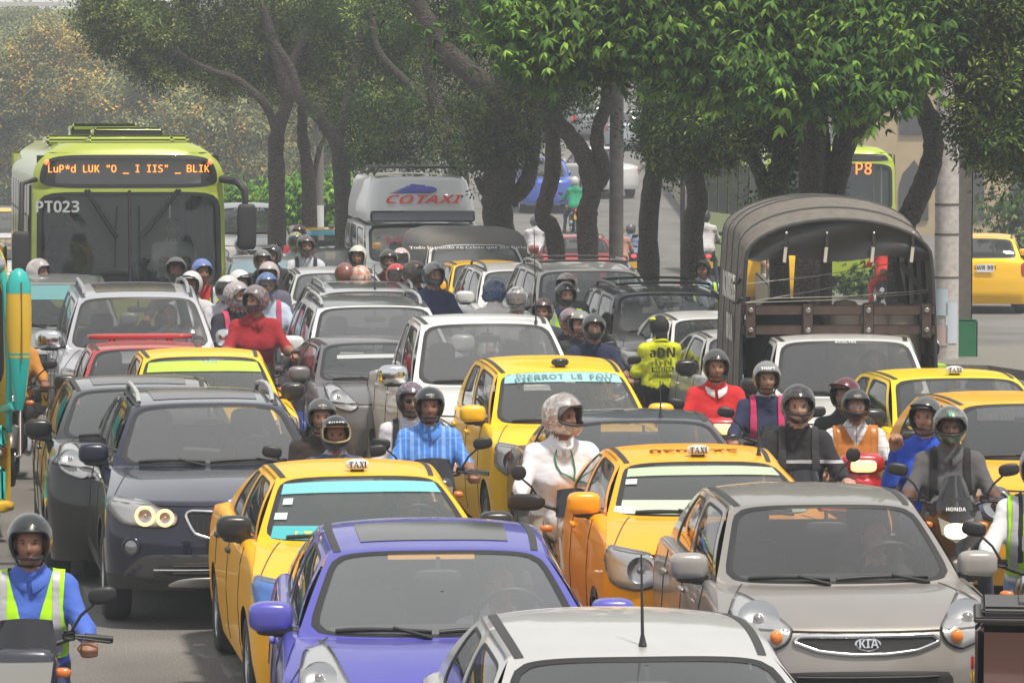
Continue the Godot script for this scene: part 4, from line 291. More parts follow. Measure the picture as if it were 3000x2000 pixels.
	tree("hazy green tree far behind the leaning trunks", Vector3(-6.40, 0, -176.00), [[[Vector3(-6.40, 0, -176.00), Vector3(-6.23, 2.45, -176.00), Vector3(-6.55, 4.84, -176.00), Vector3(-6.06, 7.87, -176.00)], 0.300, 0.080], [[Vector3(-6.39, 3.25, -176.00), Vector3(-7.51, 4.84, -176.00), Vector3(-8.78, 6.12, -176.00)], 0.090, 0.030], [[Vector3(-6.39, 3.89, -176.00), Vector3(-5.11, 5.32, -176.00), Vector3(-3.99, 6.60, -176.00)], 0.090, 0.030]], [[Vector3(-7.18, 5.64, -176.00), Vector3(2.56, 2.08, 3.00), 1380, 0.04], [Vector3(-4.79, 4.84, -176.00), Vector3(2.40, 2.08, 3.00), 1380, 0.04], [Vector3(-6.39, 2.77, -176.00), Vector3(2.72, 1.60, 3.00), 1150, 0.04], [Vector3(-2.39, 5.64, -176.00), Vector3(2.08, 1.92, 3.00), 1150, 0.04], [Vector3(-7.50, 7.71, -176.00), Vector3(2.72, 1.44, 3.00), 919, 0.04], [Vector3(-3.19, 7.87, -176.00), Vector3(2.88, 1.60, 3.00), 1150, 0.04]], "far", [L(0.17, 0.2, 0.09), L(0.24, 0.255, 0.11), L(0.31, 0.3, 0.12), L(0.52, 0.34, 0.08)], "hazy flowering trees on the left", 0.95)
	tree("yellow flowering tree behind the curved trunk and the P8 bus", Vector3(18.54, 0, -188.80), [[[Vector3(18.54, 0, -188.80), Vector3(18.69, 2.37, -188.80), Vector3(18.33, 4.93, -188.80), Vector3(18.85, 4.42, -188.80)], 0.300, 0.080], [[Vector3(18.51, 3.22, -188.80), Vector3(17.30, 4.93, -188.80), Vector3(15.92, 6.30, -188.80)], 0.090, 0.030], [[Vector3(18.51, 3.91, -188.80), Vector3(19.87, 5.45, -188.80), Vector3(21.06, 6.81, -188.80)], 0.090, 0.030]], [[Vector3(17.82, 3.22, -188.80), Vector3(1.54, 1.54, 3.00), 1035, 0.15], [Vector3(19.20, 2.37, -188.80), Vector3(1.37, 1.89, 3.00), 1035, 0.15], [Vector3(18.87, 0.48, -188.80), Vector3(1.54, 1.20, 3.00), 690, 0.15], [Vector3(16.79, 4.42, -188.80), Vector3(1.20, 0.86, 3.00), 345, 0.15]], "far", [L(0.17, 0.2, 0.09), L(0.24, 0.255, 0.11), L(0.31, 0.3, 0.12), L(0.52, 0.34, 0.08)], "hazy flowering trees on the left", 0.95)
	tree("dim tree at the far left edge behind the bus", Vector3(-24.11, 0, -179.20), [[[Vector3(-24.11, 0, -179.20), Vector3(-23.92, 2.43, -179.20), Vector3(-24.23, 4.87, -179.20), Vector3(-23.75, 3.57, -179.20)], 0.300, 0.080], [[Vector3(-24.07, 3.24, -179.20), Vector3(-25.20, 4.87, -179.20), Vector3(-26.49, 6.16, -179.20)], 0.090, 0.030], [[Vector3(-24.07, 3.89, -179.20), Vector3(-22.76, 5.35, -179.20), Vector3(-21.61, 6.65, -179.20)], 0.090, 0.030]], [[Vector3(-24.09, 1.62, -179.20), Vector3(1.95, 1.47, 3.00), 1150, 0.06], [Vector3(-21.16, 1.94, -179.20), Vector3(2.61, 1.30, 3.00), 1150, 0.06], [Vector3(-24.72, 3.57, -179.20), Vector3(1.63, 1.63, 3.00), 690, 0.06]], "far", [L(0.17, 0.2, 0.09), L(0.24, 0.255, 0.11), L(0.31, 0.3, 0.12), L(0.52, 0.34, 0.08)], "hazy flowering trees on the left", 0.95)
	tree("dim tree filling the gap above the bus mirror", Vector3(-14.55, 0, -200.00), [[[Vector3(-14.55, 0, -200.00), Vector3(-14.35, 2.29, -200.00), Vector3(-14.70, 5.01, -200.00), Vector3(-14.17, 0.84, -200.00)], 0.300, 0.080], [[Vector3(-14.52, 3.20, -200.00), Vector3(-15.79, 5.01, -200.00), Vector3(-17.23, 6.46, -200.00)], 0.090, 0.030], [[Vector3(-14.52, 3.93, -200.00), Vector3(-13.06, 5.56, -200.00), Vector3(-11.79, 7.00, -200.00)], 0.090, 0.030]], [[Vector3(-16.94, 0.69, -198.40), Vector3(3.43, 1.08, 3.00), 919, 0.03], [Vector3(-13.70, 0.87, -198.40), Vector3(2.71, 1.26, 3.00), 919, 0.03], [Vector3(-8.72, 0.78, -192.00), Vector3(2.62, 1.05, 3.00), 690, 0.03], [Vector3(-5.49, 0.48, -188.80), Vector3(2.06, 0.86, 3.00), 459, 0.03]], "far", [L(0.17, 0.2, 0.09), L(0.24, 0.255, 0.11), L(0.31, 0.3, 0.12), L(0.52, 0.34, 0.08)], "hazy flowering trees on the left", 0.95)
	shrub("light green shrub between the white off-roader and the van", Vector3(-5.04, 0, -88.00), Vector3(-5.04, 1.83, -88.00), Vector3(0.56, 0.40, 0.6), 350, [L(0.09, 0.2, 0.03), L(0.13, 0.27, 0.04), L(0.2, 0.34, 0.06)])
	shrub("light green shrub right of the painted post", Vector3(-4.40, 0, -88.00), Vector3(-4.40, 1.91, -88.00), Vector3(0.48, 0.48, 0.6), 350, [L(0.09, 0.2, 0.03), L(0.13, 0.27, 0.04), L(0.2, 0.34, 0.06)])
	shrub("low shrub below the far bank behind the bus mirror", Vector3(-6.95, 0, -90.00), Vector3(-6.95, 1.79, -90.00), Vector3(0.90, 0.33, 0.6), 300, [L(0.09, 0.2, 0.03), L(0.13, 0.27, 0.04), L(0.2, 0.34, 0.06)])
	shrub("plant by the cream building right of the poles", Vector3(12.61, 0, -95.00), Vector3(12.60, 1.51, -95.00), Vector3(0.43, 0.35, 0.6), 90, [L(0.028, 0.058, 0.016), L(0.055, 0.11, 0.025), L(0.14, 0.22, 0.04)])
	shrub("shrub at the foot of the P8 bus", Vector3(7.67, 0, -80.00), Vector3(7.68, 0.32, -80.00), Vector3(0.29, 0.22, 0.6), 80, [L(0.028, 0.058, 0.016), L(0.055, 0.11, 0.025), L(0.14, 0.22, 0.04)])
func shrub(label: String, base: Vector3, c: Vector3, r: Vector3, n: int, cols: Array) -> void:
	tree(label, base, [[[base, base.lerp(c, 0.6), c], 0.03, 0.015]], [[c, r, n], [base.lerp(c, 0.5), r * 0.8, n / 2]], "broad", cols, "shrubs", 1.0)
	var t := get_child(get_child_count() - 1)
	t.set_meta("category", "shrub")
func far_things() -> void:
	# traffic light behind the leafy trunk
	var t := thing("traffic_light", "small black traffic light showing red, half hidden beside the leafy trunk", "traffic light", Vector3(4.0, 0, -88))
	var m := M.new()
	m.box(Vector3(0, 2.98, 0), Vector3(0.3, 0.8, 0.2), 0.03)
	m.tube(pv([Vector3(0, 0, 0), Vector3(0, 2.6, 0)]), [0.06], 8)
	pm("housing", m, mat(L(0.015, 0.015, 0.015), 0.6), t)
	for y in [3.2, 3.03]:
		var s := M.new()
		s.sq(Vector3(0, y, 0.1), Vector3(0.08, 0.08, 0.03))
		pm("signal_light", s, glow(L(1.0, 0.03, 0.02), 4.0), t)
	# bicycle behind the silver wagon
	var b := thing("bicycle", "black bicycle standing behind the silver wagon by the wavy trunk", "bicycle", Vector3(0.75, 0, -61.3), 1.35)
	for z in [0.52, -0.52]:
		var w := Node3D.new()
		w.name = "wheel"
		b.add_child(w, true)
		w.position = Vector3(0, 0.34, z)
		part("tyre", cached("btyre", func(m2: M): m2.lathe([Vector2(0.31, -0.02), Vector2(0.34, 0), Vector2(0.31, 0.02), Vector2(0.3, 0.0)], Vector3.ZERO, Basis(Vector3(0, 0, 1), PI / 2), 28)), mat(L(0.02, 0.02, 0.02), 0.8), w)
		part("spokes", cached("bspokes", func(m2: M):
			for k in 12: m2.tube(pv([Vector3.ZERO, Vector3(0, 0.31 * cos(TAU * k / 12), 0.31 * sin(TAU * k / 12))]), [0.002], 4, false)), mat(L(0.4, 0.4, 0.4), 0.3, 0.8), w)
	var fm := M.new()
	for q in [[Vector3(0, 0.34, 0.52), Vector3(0, 0.95, 0.4)], [Vector3(0, 0.85, 0.4), Vector3(0, 0.36, -0.05)], [Vector3(0, 0.36, -0.05), Vector3(0, 0.9, -0.25)], [Vector3(0, 0.85, 0.38), Vector3(0, 0.85, -0.22)], [Vector3(0, 0.34, -0.52), Vector3(0, 0.8, -0.22)], [Vector3(0, 0.34, -0.52), Vector3(0, 0.36, -0.05)]]: fm.tube(pv(q), [0.018], 6)
	pm("frame", fm, mat(L(0.05, 0.02, 0.02), 0.4), b)
	var hb := M.new()
	hb.tube(pv([Vector3(-0.28, 0.98, 0.36), Vector3(0, 0.97, 0.42), Vector3(0.28, 0.98, 0.36)]), [0.014], 6)
	pm("handlebar", hb, mat(L(0.03, 0.03, 0.03), 0.5), b)
	var sd := M.new()
	sd.sq(Vector3(0, 0.94, -0.27), Vector3(0.07, 0.03, 0.13), 0.7, 0.8)
	pm("saddle", sd, mat(L(0.02, 0.02, 0.02), 0.6), b)

	# dark glossy cargo box at the bottom right, on the carrier of a motorcycle
	var cb := thing("cargo_box", "glossy dark brown box with a flat lid and chrome latch at the bottom right corner", "box", Vector3(2.36, 0.72, -19.00), -0.12)
	var bx := M.new()
	bx.box(Vector3(0.33, 0.17, -0.28), Vector3(0.66, 0.4, 0.56), 0.045)
	pm("body", bx, mat(L(0.13, 0.055, 0.042), 0.1, 0.4, 1.0), cb)
	var rim := M.new()
	rim.box(Vector3(0.33, 0.385, -0.28), Vector3(0.68, 0.03, 0.58), 0.012)
	pm("rim", rim, mat(L(0.05, 0.045, 0.042), 0.4), cb)
	var lid := M.new()
	lid.box(Vector3(0.35, 0.425, -0.30), Vector3(0.64, 0.05, 0.54), 0.02)
	lid.box(Vector3(0.42, 0.455, -0.3), Vector3(0.4, 0.012, 0.3), 0.005)
	pm("lid", lid, mat(L(0.06, 0.058, 0.056), 0.5), cb)
	var la := M.new()
	la.box(Vector3(0.3, 0.16, 0.012), Vector3(0.075, 0.06, 0.03), 0.01)
	la.box(Vector3(0.3, 0.11, 0.012), Vector3(0.03, 0.08, 0.02), 0.008)
	pm("latch", la, mat(L(0.7, 0.7, 0.72), 0.12, 1.0), cb)
	for k in 4:
		var rf := M.new()
		rf.box(Vector3(-0.012, 0.16 - k * 0.07, -0.06), Vector3(0.02, 0.07, 0.05), 0.008)
		pm("reflector", rf, mat([L(0.6, 0.05, 0.02), L(0.65, 0.4, 0.03)][k % 2], 0.2, 0.0, 1.0), cb)
	moto("motorcycle carrying the glossy cargo box at the bottom right corner", "motorcycles in the traffic", Vector3(3.34, 0, -19.28), PI / 2, {"kind": "plain", "col": L(0.02, 0.02, 0.02)})

# ------------------------------------------------------------------ buses, van, canopy truck
func cut(fn: Callable, c0: Vector2, c1: Vector2, w0: Vector2, w1: Vector2, paint: M, pw := 9.0, n := 14) -> Array:
	# a panel c0..c1 of the surface fn with a rounded opening w0..w1: its frame goes to paint; gives [seal, glass]
	var rows := [PackedVector3Array(), PackedVector3Array()]
	var seal := [PackedVector3Array(), PackedVector3Array()]
	var glass := [PackedVector3Array(), PackedVector3Array(), PackedVector3Array(), PackedVector3Array()]
	var cm := (w0 + w1) / 2
	var rm := (w1 - w0) / 2
	for sd in 4:
		for k in n:
			var t := -1.0 + 2.0 * k / n
			var q: Vector2 = [Vector2(t, -1), Vector2(1, t), Vector2(-t, 1), Vector2(-1, -t)][sd]
			var p: Vector2 = q / pow(pow(absf(q.x), pw) + pow(absf(q.y), pw), 1.0 / pw)
			var o := (c0 + c1) / 2 + q * (c1 - c0) / 2
			var i := cm + p * rm
			rows[0].append(fn.call(o.x, o.y, 0.0))
			rows[1].append(fn.call(i.x, i.y, 0.0))
			var k2 := Vector2(0.05 / maxf(rm.x, 0.05), 0.05 / maxf(rm.y, 0.05))
			var i2 := cm + p * rm * (Vector2.ONE - k2)
			seal[0].append(fn.call(i.x, i.y, 0.004))
			seal[1].append(fn.call(i2.x, i2.y, 0.002))
			for e in 4:
				var j: Vector2 = cm + p * rm * [1.0, 0.66, 0.33, 0.01][e]
				glass[e].append(fn.call(j.x, j.y, -0.006))
	paint.grid(rows, true)
	var s := M.new()
	s.grid(seal, true)
	var g := M.new()
	g.grid(glass, true)
	return [s, g]
func bus(label: String, group: String, at: Vector3, yaw: float, o: Dictionary) -> Node3D:
	var t := thing("bus", label, "bus", at, yaw, group)
	var W: float = o.get("w", 2.52) / 2
	var H: float = o.get("h", 3.4)
	var LN: float = o.get("l", 11.0)
	var zF := LN / 2
	var pc := mat(o.col, 0.35, 0.05, 0.6)
	var black := mat(L(0.015, 0.016, 0.017), 0.4)
	var half := func(y: float) -> float: # half width at height y
		var k := clampf((y - (H - 0.5)) / 0.5, 0, 1)
		return W * (1.0 - 0.02 * clampf((y - 1.4) / 1.6, 0, 1)) * sqrt(maxf(1.0 - pow(k, 2.4) * 0.55, 0.0))
	var fn := func(u: float, y: float, off: float) -> Vector3:
		var uu := clampf(absf(u), 0, 1)
		return Vector3(u * half.call(y), y, zF + off - 0.06 * uu * uu - 0.16 * pow(uu, 9) - 0.10 * pow(clampf((y - 1.2) / (H - 1.2), 0, 1), 2) - 0.14 * pow(clampf((y - H + 0.22) / 0.22, 0, 1), 2))
	var paint := M.new()
	var yd: float = o.get("y_split", 2.81)
	var yw: float = o.get("y_low", 1.35)
	var ys := [0.32, yw - 0.05]
	var rows := []
	for j in 5:
		var row := PackedVector3Array()
		for k in 29: row.append(fn.call(-1 + k / 14.0, lerpf(ys[0], ys[1], j / 4.0), 0.0))
		rows.append(row)
	paint.grid(rows)
	var ws := cut(fn, Vector2(-1, yw - 0.05), Vector2(1, yd), Vector2(-0.955, yw), Vector2(0.955, yd - 0.02), paint)
	var ds := cut(fn, Vector2(-1, yd), Vector2(1, H - 0.12), Vector2(-0.93, yd + 0.03), Vector2(0.93, H - 0.15), paint, 6.0)
	rows = []
	for j in 7:
		var row := PackedVector3Array()
		for k in 29: row.append(fn.call(-1 + k / 14.0, lerpf(H - 0.12, H, j / 6.0), 0.0))
		rows.append(row)
	paint.grid(rows)
	# sides and roof in one sweep
	rows = []
	var sec := PackedVector2Array()
	for k in 7: sec.append(Vector2(1, lerpf(0.32, H - 0.5, k / 6.0)))
	for k in 10: sec.append(Vector2(1, lerpf(H - 0.46, H, k / 9.0)))
	for j in 13:
		var row := PackedVector3Array()
		for s in [1.0, -1.0]:
			for i in sec.size():
				var q: Vector2 = sec[i if s > 0 else sec.size() - 1 - i]
				var e: Vector3 = fn.call(s, q.y, 0.0)
				row.append(Vector3(e.x, e.y, lerpf(e.z, -LN / 2, j / 12.0)))
		rows.append(row)
	paint.grid(rows)
	part("body", welded(paint), pc, t)
	var bk := M.new()
	bk.box(Vector3(0, H / 2 + 0.1, -LN / 2 + 0.02), Vector3(W * 1.96, H - 0.55, 0.06), 0.02)
	pm("rear_panel", bk, pc, t)
	var fl := M.new()
	fl.box(Vector3(0, 0.5, -0.1), Vector3(W * 1.9, 0.36, LN - 0.4))
	pm("floor", fl, mat(L(0.02, 0.02, 0.02), 0.9), t)
	var wsn := pm("windshield", ws[1], pane(L(0.03, 0.045, 0.045), o.get("tint", 0.35)), t)
	pm("window_seal", ws[0], black, wsn)
	var dn := pm("display_window", ds[1], pane(L(0.03, 0.03, 0.035), 0.2), t)
	pm("window_seal", ds[0], black, dn)
	if o.get("divider", true):
		var dv := M.new()
		dv.tube(pv([fn.call(0.0, yw, 0.0), fn.call(0.0, (yw + yd) / 2, 0.004), fn.call(0.0, yd, 0.004)]), [0.022], 6)
		pm("centre_bar", dv, mat(L(0.03, 0.02, 0.025), 0.6), wsn)
	# display box behind its window
	var db := M.new()
	db.box(Vector3(0, (yd + H - 0.12) / 2, zF - 0.45), Vector3(W * 1.86, H - yd - 0.2, 0.3))
	pm("display_box", db, mat(L(0.02, 0.02, 0.022), 0.7), dn)
	var dp := M.new()
	dp.box(Vector3(0, (yd + H - 0.12) / 2 + 0.02, zF - 0.27), Vector3(W * 1.5, H - yd - 0.22, 0.05), 0.005)
	var scr := pm("display_screen", dp, mat(L(0.2, 0.2, 0.205), 0.6), dn)
	if o.has("led"):
		word(o.led, 0.09, glow(L(1.0, 0.28, 0.03), 2.6), scr, Vector3(0.0, (yd + H - 0.12) / 2 + 0.03, zF - 0.24), Basis(), "led_text", "Droid Sans Mono")
	# saloon: rear wall, side walls are the shell; dashboard, seats
	var inb := M.new()
	inb.box(Vector3(0, 1.05, zF - 0.75), Vector3(W * 1.8, 0.7, 0.7), 0.12)
	pm("dashboard", inb, mat(L(0.03, 0.045, 0.045), 0.8), t)
	for k in 5:
		var sb := M.new()
		for x in [-0.85, 0.85]: sb.sq(Vector3(x * W * 0.75, 1.3, zF - 2.6 - k * 1.1), Vector3(0.4, 0.45, 0.09), 0.4, 0.4)
		pm("seat_row", sb, mat(L(0.03, 0.05, 0.05), 0.8), t)
	# side windows and door
	var n := int((LN - 1.2) / 1.35)
	for s in [1.0, -1.0]:
		for k in n:
			var z := zF - 0.85 - k * 1.35
			var wm := M.new()
			wm.box(Vector3(s * (W - 0.005), (yw + yd) / 2 + 0.15, z - 0.6), Vector3(0.03, 1.15, 1.2), 0.012, Basis(Vector3.BACK, s * 0.012))
			var w := pm("side_window", wm, mat(L(0.015, 0.018, 0.018), 0.08), t)
			if k == 0 and s < 0:
				var dm := M.new()
				dm.box(Vector3(s * (W + 0.004), 1.35, z - 0.6), Vector3(0.03, 2.2, 1.0), 0.012)
				pm("door", dm, mat(L(0.02, 0.022, 0.022), 0.15), t)
			var bar := M.new()
			bar.box(Vector3(s * (W + 0.008), (yw + yd) / 2 + 0.3, z - 0.6), Vector3(0.012, 0.03, 1.1))
			pm("window_bar", bar, black, w)
	for s in [-1.0, 1.0]:
		for z in [zF - 2.3, -LN / 2 + 2.5]: wheel(t, Vector3(s * (W - 0.16), 0.48, z), 0.48, 0.28, s, true)
	# lamps and bumper
	for s in [1.0, -1.0]:
		var q: Vector3 = fn.call(s * 0.72, 0.78, 0.01)
		var hm := M.new()
		hm.sq(q, Vector3(0.14, 0.1, 0.04), 0.6, 0.5)
		pm("headlight", hm, mat(L(0.5, 0.5, 0.5), 0.15, 0.3, 1.0), t)
		var am := M.new()
		am.sq(fn.call(s * 0.93, 0.8, 0.01), Vector3(0.05, 0.06, 0.06), 0.8, 0.8)
		pm("turn_signal", am, mat(L(0.7, 0.2, 0.02), 0.2, 0.0, 1.0), t)
	if o.get("wipers", false):
		for w in [[-0.46, -0.15], [0.5, 0.1]]:
			var a := M.new()
			for dx in [0.0, 0.03]:
				a.tube(pv([fn.call(w[0] + dx, yd + 0.01, 0.05), fn.call(lerpf(w[0], w[1], 0.5) + dx, lerpf(yd, yd - 0.6, 0.5), 0.05), fn.call(w[1] + dx, yd - 0.6, 0.04)]), [0.02], 6)
			a.tube(pv([fn.call(w[1], yd - 0.62, 0.03), fn.call(w[1] + (0.02 if w[0] < 0 else 0.0), yd - 0.2, 0.03)]), [0.012], 6)
			a.tube(pv([fn.call(w[1], yd - 0.62, 0.03), fn.call(w[1], yd - 1.0, 0.03)]), [0.012], 6)
			pm("wiper", a, black, t)
	if o.get("pods", false):
		var pods := [[Vector3(-0.62, H + 0.03, zF - 3.0), Vector3(0.75, 0.14, 1.2)], [Vector3(0.1, H + 0.03, zF - 1.9), Vector3(1.15, 0.14, 0.9)], [Vector3(0.08, H + 0.14, zF - 2.0), Vector3(0.95, 0.13, 0.7)], [Vector3(-0.12, H + 0.15, zF - 4.4), Vector3(0.95, 0.22, 0.8)], [Vector3(0.66, H + 0.03, zF - 3.2), Vector3(0.6, 0.14, 1.2)]]
		for q in pods:
			var m := M.new()
			m.box(q[0], q[1], 0.05)
			pm("roof_unit", m, pc, t)
		for k in [2, 3]:
			var m := M.new()
			m.box(pods[k][0] + Vector3(0, -0.01, pods[k][1].z / 2 - 0.01), Vector3(pods[k][1].x * 0.96, 0.08, 0.03), 0.01)
			pm("vent", m, black, t)
	if o.get("mirrors", false):
		for s in [1.0, -1.0]:
			var m := M.new()
			if s > 0:
				m.tube(pv([Vector3(W - 0.06, 2.95, zF - 0.2), Vector3(W + 0.12, 2.93, zF + 0.05), Vector3(W + 0.22, 2.8, zF + 0.15), Vector3(W + 0.22, 2.6, zF + 0.15)]), [0.05, 0.055, 0.05, 0.04], 8)
				m.sq(Vector3(W + 0.24, 2.34, zF + 0.15), Vector3(0.125, 0.3, 0.09), 0.35, 0.5)
			else:
				m.tube(pv([Vector3(-W + 0.06, 2.95, zF - 0.2), Vector3(-W - 0.12, 2.9, zF + 0.05), Vector3(-W - 0.14, 2.3, zF + 0.12)]), [0.035], 8)
				m.sq(Vector3(-W - 0.14, 2.0, zF + 0.12), Vector3(0.12, 0.3, 0.09), 0.35, 0.5)
			pm("wing_mirror", m, mat(L(0.02, 0.02, 0.022), 0.6), t)
	return t
func canopy(t: Node3D) -> void:
	# the grey tarpaulin hood over the stake bed, in the pickup's own axes
	var tarp := StandardMaterial3D.new()
	tarp = tri_mat(noise_tex(0.03, L(0.105, 0.092, 0.078), L(0.17, 0.15, 0.128), 4, 256, 41), 0.8, 0.75, noise_tex(0.02, L(0, 0, 0), L(1, 1, 1), 3, 256, 42), 2.0)
	var z0 := 0.15
	var z1 := -2.45
	var w := 0.96
	var arch := func(k: int, n: int, z: float, s: float) -> Vector3:
		var u := -1.0 + 2.0 * k / n
		var a := absf(u)
		if a > 0.45: # the sides
			var f := (a - 0.45) / 0.55
			return Vector3(signf(u) * w * s * (1.0 - 0.06 * (1 - f) * (1 - f)), lerpf(2.36, 0.75, f), z)
		var g := a / 0.45 * PI / 2
		return Vector3(signf(u) * w * 0.94 * s * sin(g), 2.36 + 0.38 * s * cos(g), z)
	var lift := func(z: float) -> float: return 0.19 * smoothstep(0.0, 1.0, (z0 - z) / 1.3)
	var rows := []
	for j in 29:
		var z := lerpf(z0, z1, j / 28.0)
		var sag := 1.0 - 0.022 * absf(sin(PI * j / 28.0 * 4.0))
		var row := PackedVector3Array()
		for k in 41:
			var q: Vector3 = arch.call(k, 40, z, sag)
			q.y += lift.call(z) * clampf((q.y - 0.75) / 1.6, 0, 1)
			row.append(q)
		rows.append(row)
	var m := M.new()
	m.grid(rows)
	pm("tarpaulin", m, tarp, t)
	for j in 5:
		var hoop := M.new()
		var a := PackedVector3Array()
		for k in 41:
			var q: Vector3 = arch.call(k, 40, lerpf(z0 - 0.01, z1, j / 4.0), 0.985)
			q.y += lift.call(q.z) * clampf((q.y - 0.75) / 1.6, 0, 1)
			a.append(q)
		hoop.tube(a, [0.022], 6)
		pm("hoop", hoop, mat(L(0.03, 0.03, 0.03), 0.7), t)
	# front flap hanging in the arch
	var fr := []
	for j in 7:
		var row := PackedVector3Array()
		for k in 25:
			var u := -1.0 + k / 12.0
			var g := absf(u) * PI / 2
			var x := signf(u) * w * 0.93 * sin(g)
			var ytop := 2.36 + 0.37 * cos(g)
			row.append(Vector3(x, lerpf(ytop, 2.36 - 0.03 * cos(u * 9.0), j / 6.0), z0 - 0.03 + 0.03 * sin(u * 7.0 + j)))
		fr.append(row)
	var fm := M.new()
	fm.grid(fr)
	pm("front_flap", fm, mat(L(0.012, 0.012, 0.013), 0.45), t)
	for x in [-0.52, -0.13, 0.32, 0.7]:
		var sm := M.new()
		sm.box(Vector3(x, 2.40, z0 + 0.03), Vector3(0.035, 0.15, 0.012), 0.003, Basis(Vector3.BACK, -0.1))
		var st := pm("strap", sm, mat(L(0.5, 0.47, 0.42), 0.8), t)
		var bk := M.new()
		bk.box(Vector3(x + 0.01, 2.54, z0 + 0.03), Vector3(0.03, 0.1, 0.015), 0.004)
		pm("buckle", bk, mat(L(0.08, 0.08, 0.08), 0.4, 0.8), st)
		var rv := M.new()
		rv.sq(Vector3(x + 0.012, 2.61, z0 + 0.03), Vector3(0.013, 0.013, 0.01))
		pm("rivet", rv, mat(L(0.7, 0.7, 0.7), 0.2, 0.9), st)
	# ropes across the opening
	for q in [[Vector3(-0.9, 2.12, z0), Vector3(0.55, 2.3, z0 - 0.4)], [Vector3(-0.9, 1.94, z0), Vector3(0.6, 2.2, z0 - 0.6)], [Vector3(-0.9, 1.94, z0), Vector3(0.88, 2.02, z0 - 0.3)], [Vector3(-0.7, 1.98, z0), Vector3(0.88, 2.05, z0 - 0.2)]]:
		var rm := M.new()
		rm.tube(pv([q[0], (q[0] + q[1]) / 2 - Vector3(0, 0.02, 0), q[1]]), [0.005], 5)
		pm("rope", rm, mat(L(0.3, 0.28, 0.25), 0.8), t)
	# stake rails
	var wood := tri_mat(noise_tex(0.03, L(0.045, 0.026, 0.02), L(0.08, 0.05, 0.04), 4, 128, 43), 2.0, 0.7)
	for y in [1.87, 1.68]:
		var b := M.new()
		b.box(Vector3(0, y, z0 + 0.02), Vector3(1.86, 0.095, 0.035), 0.006)
		pm("rail_board", b, wood, t)
	for x in [-0.85, -0.3, 0.28, 0.84]:
		var b := M.new()
		b.box(Vector3(x, 1.77, z0 + 0.055), Vector3(0.1, 0.33, 0.03), 0.006)
		var ps := pm("rail_post", b, wood, t)
		for y in [1.87, 1.68]:
			var w2 := M.new()
			w2.lathe([Vector2(0.026, 0), Vector2(0.024, 0.012), Vector2(0.012, 0.012), Vector2(0.0, 0.006)], Vector3(x, y, z0 + 0.07), Basis(Vector3.RIGHT, PI / 2), 12)
			pm("bolt", w2, mat(L(0.3, 0.3, 0.3), 0.4, 0.8), ps)
	for s in [-1.0, 1.0]:
		for y in [1.6, 1.35, 1.1, 0.85]:
			var b := M.new()
			b.box(Vector3(s * 0.9, y, -1.3), Vector3(0.03, 0.11, 2.8), 0.006)
			pm("side_board", b, wood, t)
	var bed := M.new()
	bed.box(Vector3(0, 0.78, -1.3), Vector3(1.8, 0.1, 2.9), 0.01)
	pm("bed_floor", bed, mat(L(0.05, 0.045, 0.04), 0.8), t)
	# torn liner on the inside right, strips on the left
	for q in [[Vector3(0.66, 2.28, -0.3), Vector3(0.9, 1.98, -0.05), 0.05], [Vector3(0.62, 2.3, -0.5), Vector3(0.72, 1.85, -0.45), 0.07], [Vector3(0.8, 1.9, -0.2), Vector3(0.9, 1.84, 0.0), 0.09]]:
		var r := M.new()
		r.box((q[0] + q[1]) / 2, Vector3(q[2], (q[1] - q[0]).length(), 0.01), 0.003, Basis(Vector3.BACK, -atan2(q[1].x - q[0].x, -(q[1].y - q[0].y)) * -1.0))
		pm("torn_flap", r, mat(L(0.07, 0.068, 0.065), 0.8), t)
	for q in [[-0.965, 2.12], [-0.965, 1.93]]:
		var r := M.new()
		r.tube(pv([Vector3(q[0] - 0.02, q[1], z0 - 0.25), Vector3(q[0], q[1] + 0.01, z0 - 0.05), Vector3(q[0] + 0.03, q[1] + 0.06, z0 + 0.02)]), [0.016], 6)
		pm("tie_strap", r, mat(L(0.02, 0.02, 0.02), 0.7), t)
	var side := Basis(Vector3.UP, -PI / 2) * Basis().scaled(Vector3(1.25, 1.5, 1))
	word("ACARREOS", 0.17, mat(L(0.6, 0.58, 0.55), 0.8), t, Vector3(-0.972, 2.06, -0.85), side)
	word("B/LA", 0.17, mat(L(0.6, 0.58, 0.55), 0.8), t, Vector3(-0.972, 1.66, -0.8), side)
	var base := t.transform
	var bag := thing("sack", "black bulging sack behind the stake rail of the canopy truck", "sack", base * Vector3(-0.45, 0.83, -0.45))
	var bm := M.new()
	bm.sq(Vector3(0, 0.56, 0), Vector3(0.42, 0.57, 0.3), 0.75, 0.8)
	pm("cloth", bm, mat(L(0.012, 0.012, 0.013), 0.8), bag)
	for k in 3:
		var sk := thing("sack", ["beige folded sack in the middle of the truck bed", "second beige sack from the right on the truck bed", "rightmost beige sack under the torn flap on the truck bed"][k], "sack", base * Vector3(0.14 + 0.27 * k, 0.83, -0.5 + 0.06 * k), 0.0, "sacks on the truck bed")
		var sm := M.new()
		sm.sq(Vector3(0, 0.55 - 0.015 * k, 0), Vector3(0.19, 0.56, 0.3), 0.6, 0.7)
		pm("cloth", sm, mat(L(0.3, 0.26, 0.2), 0.9), sk)

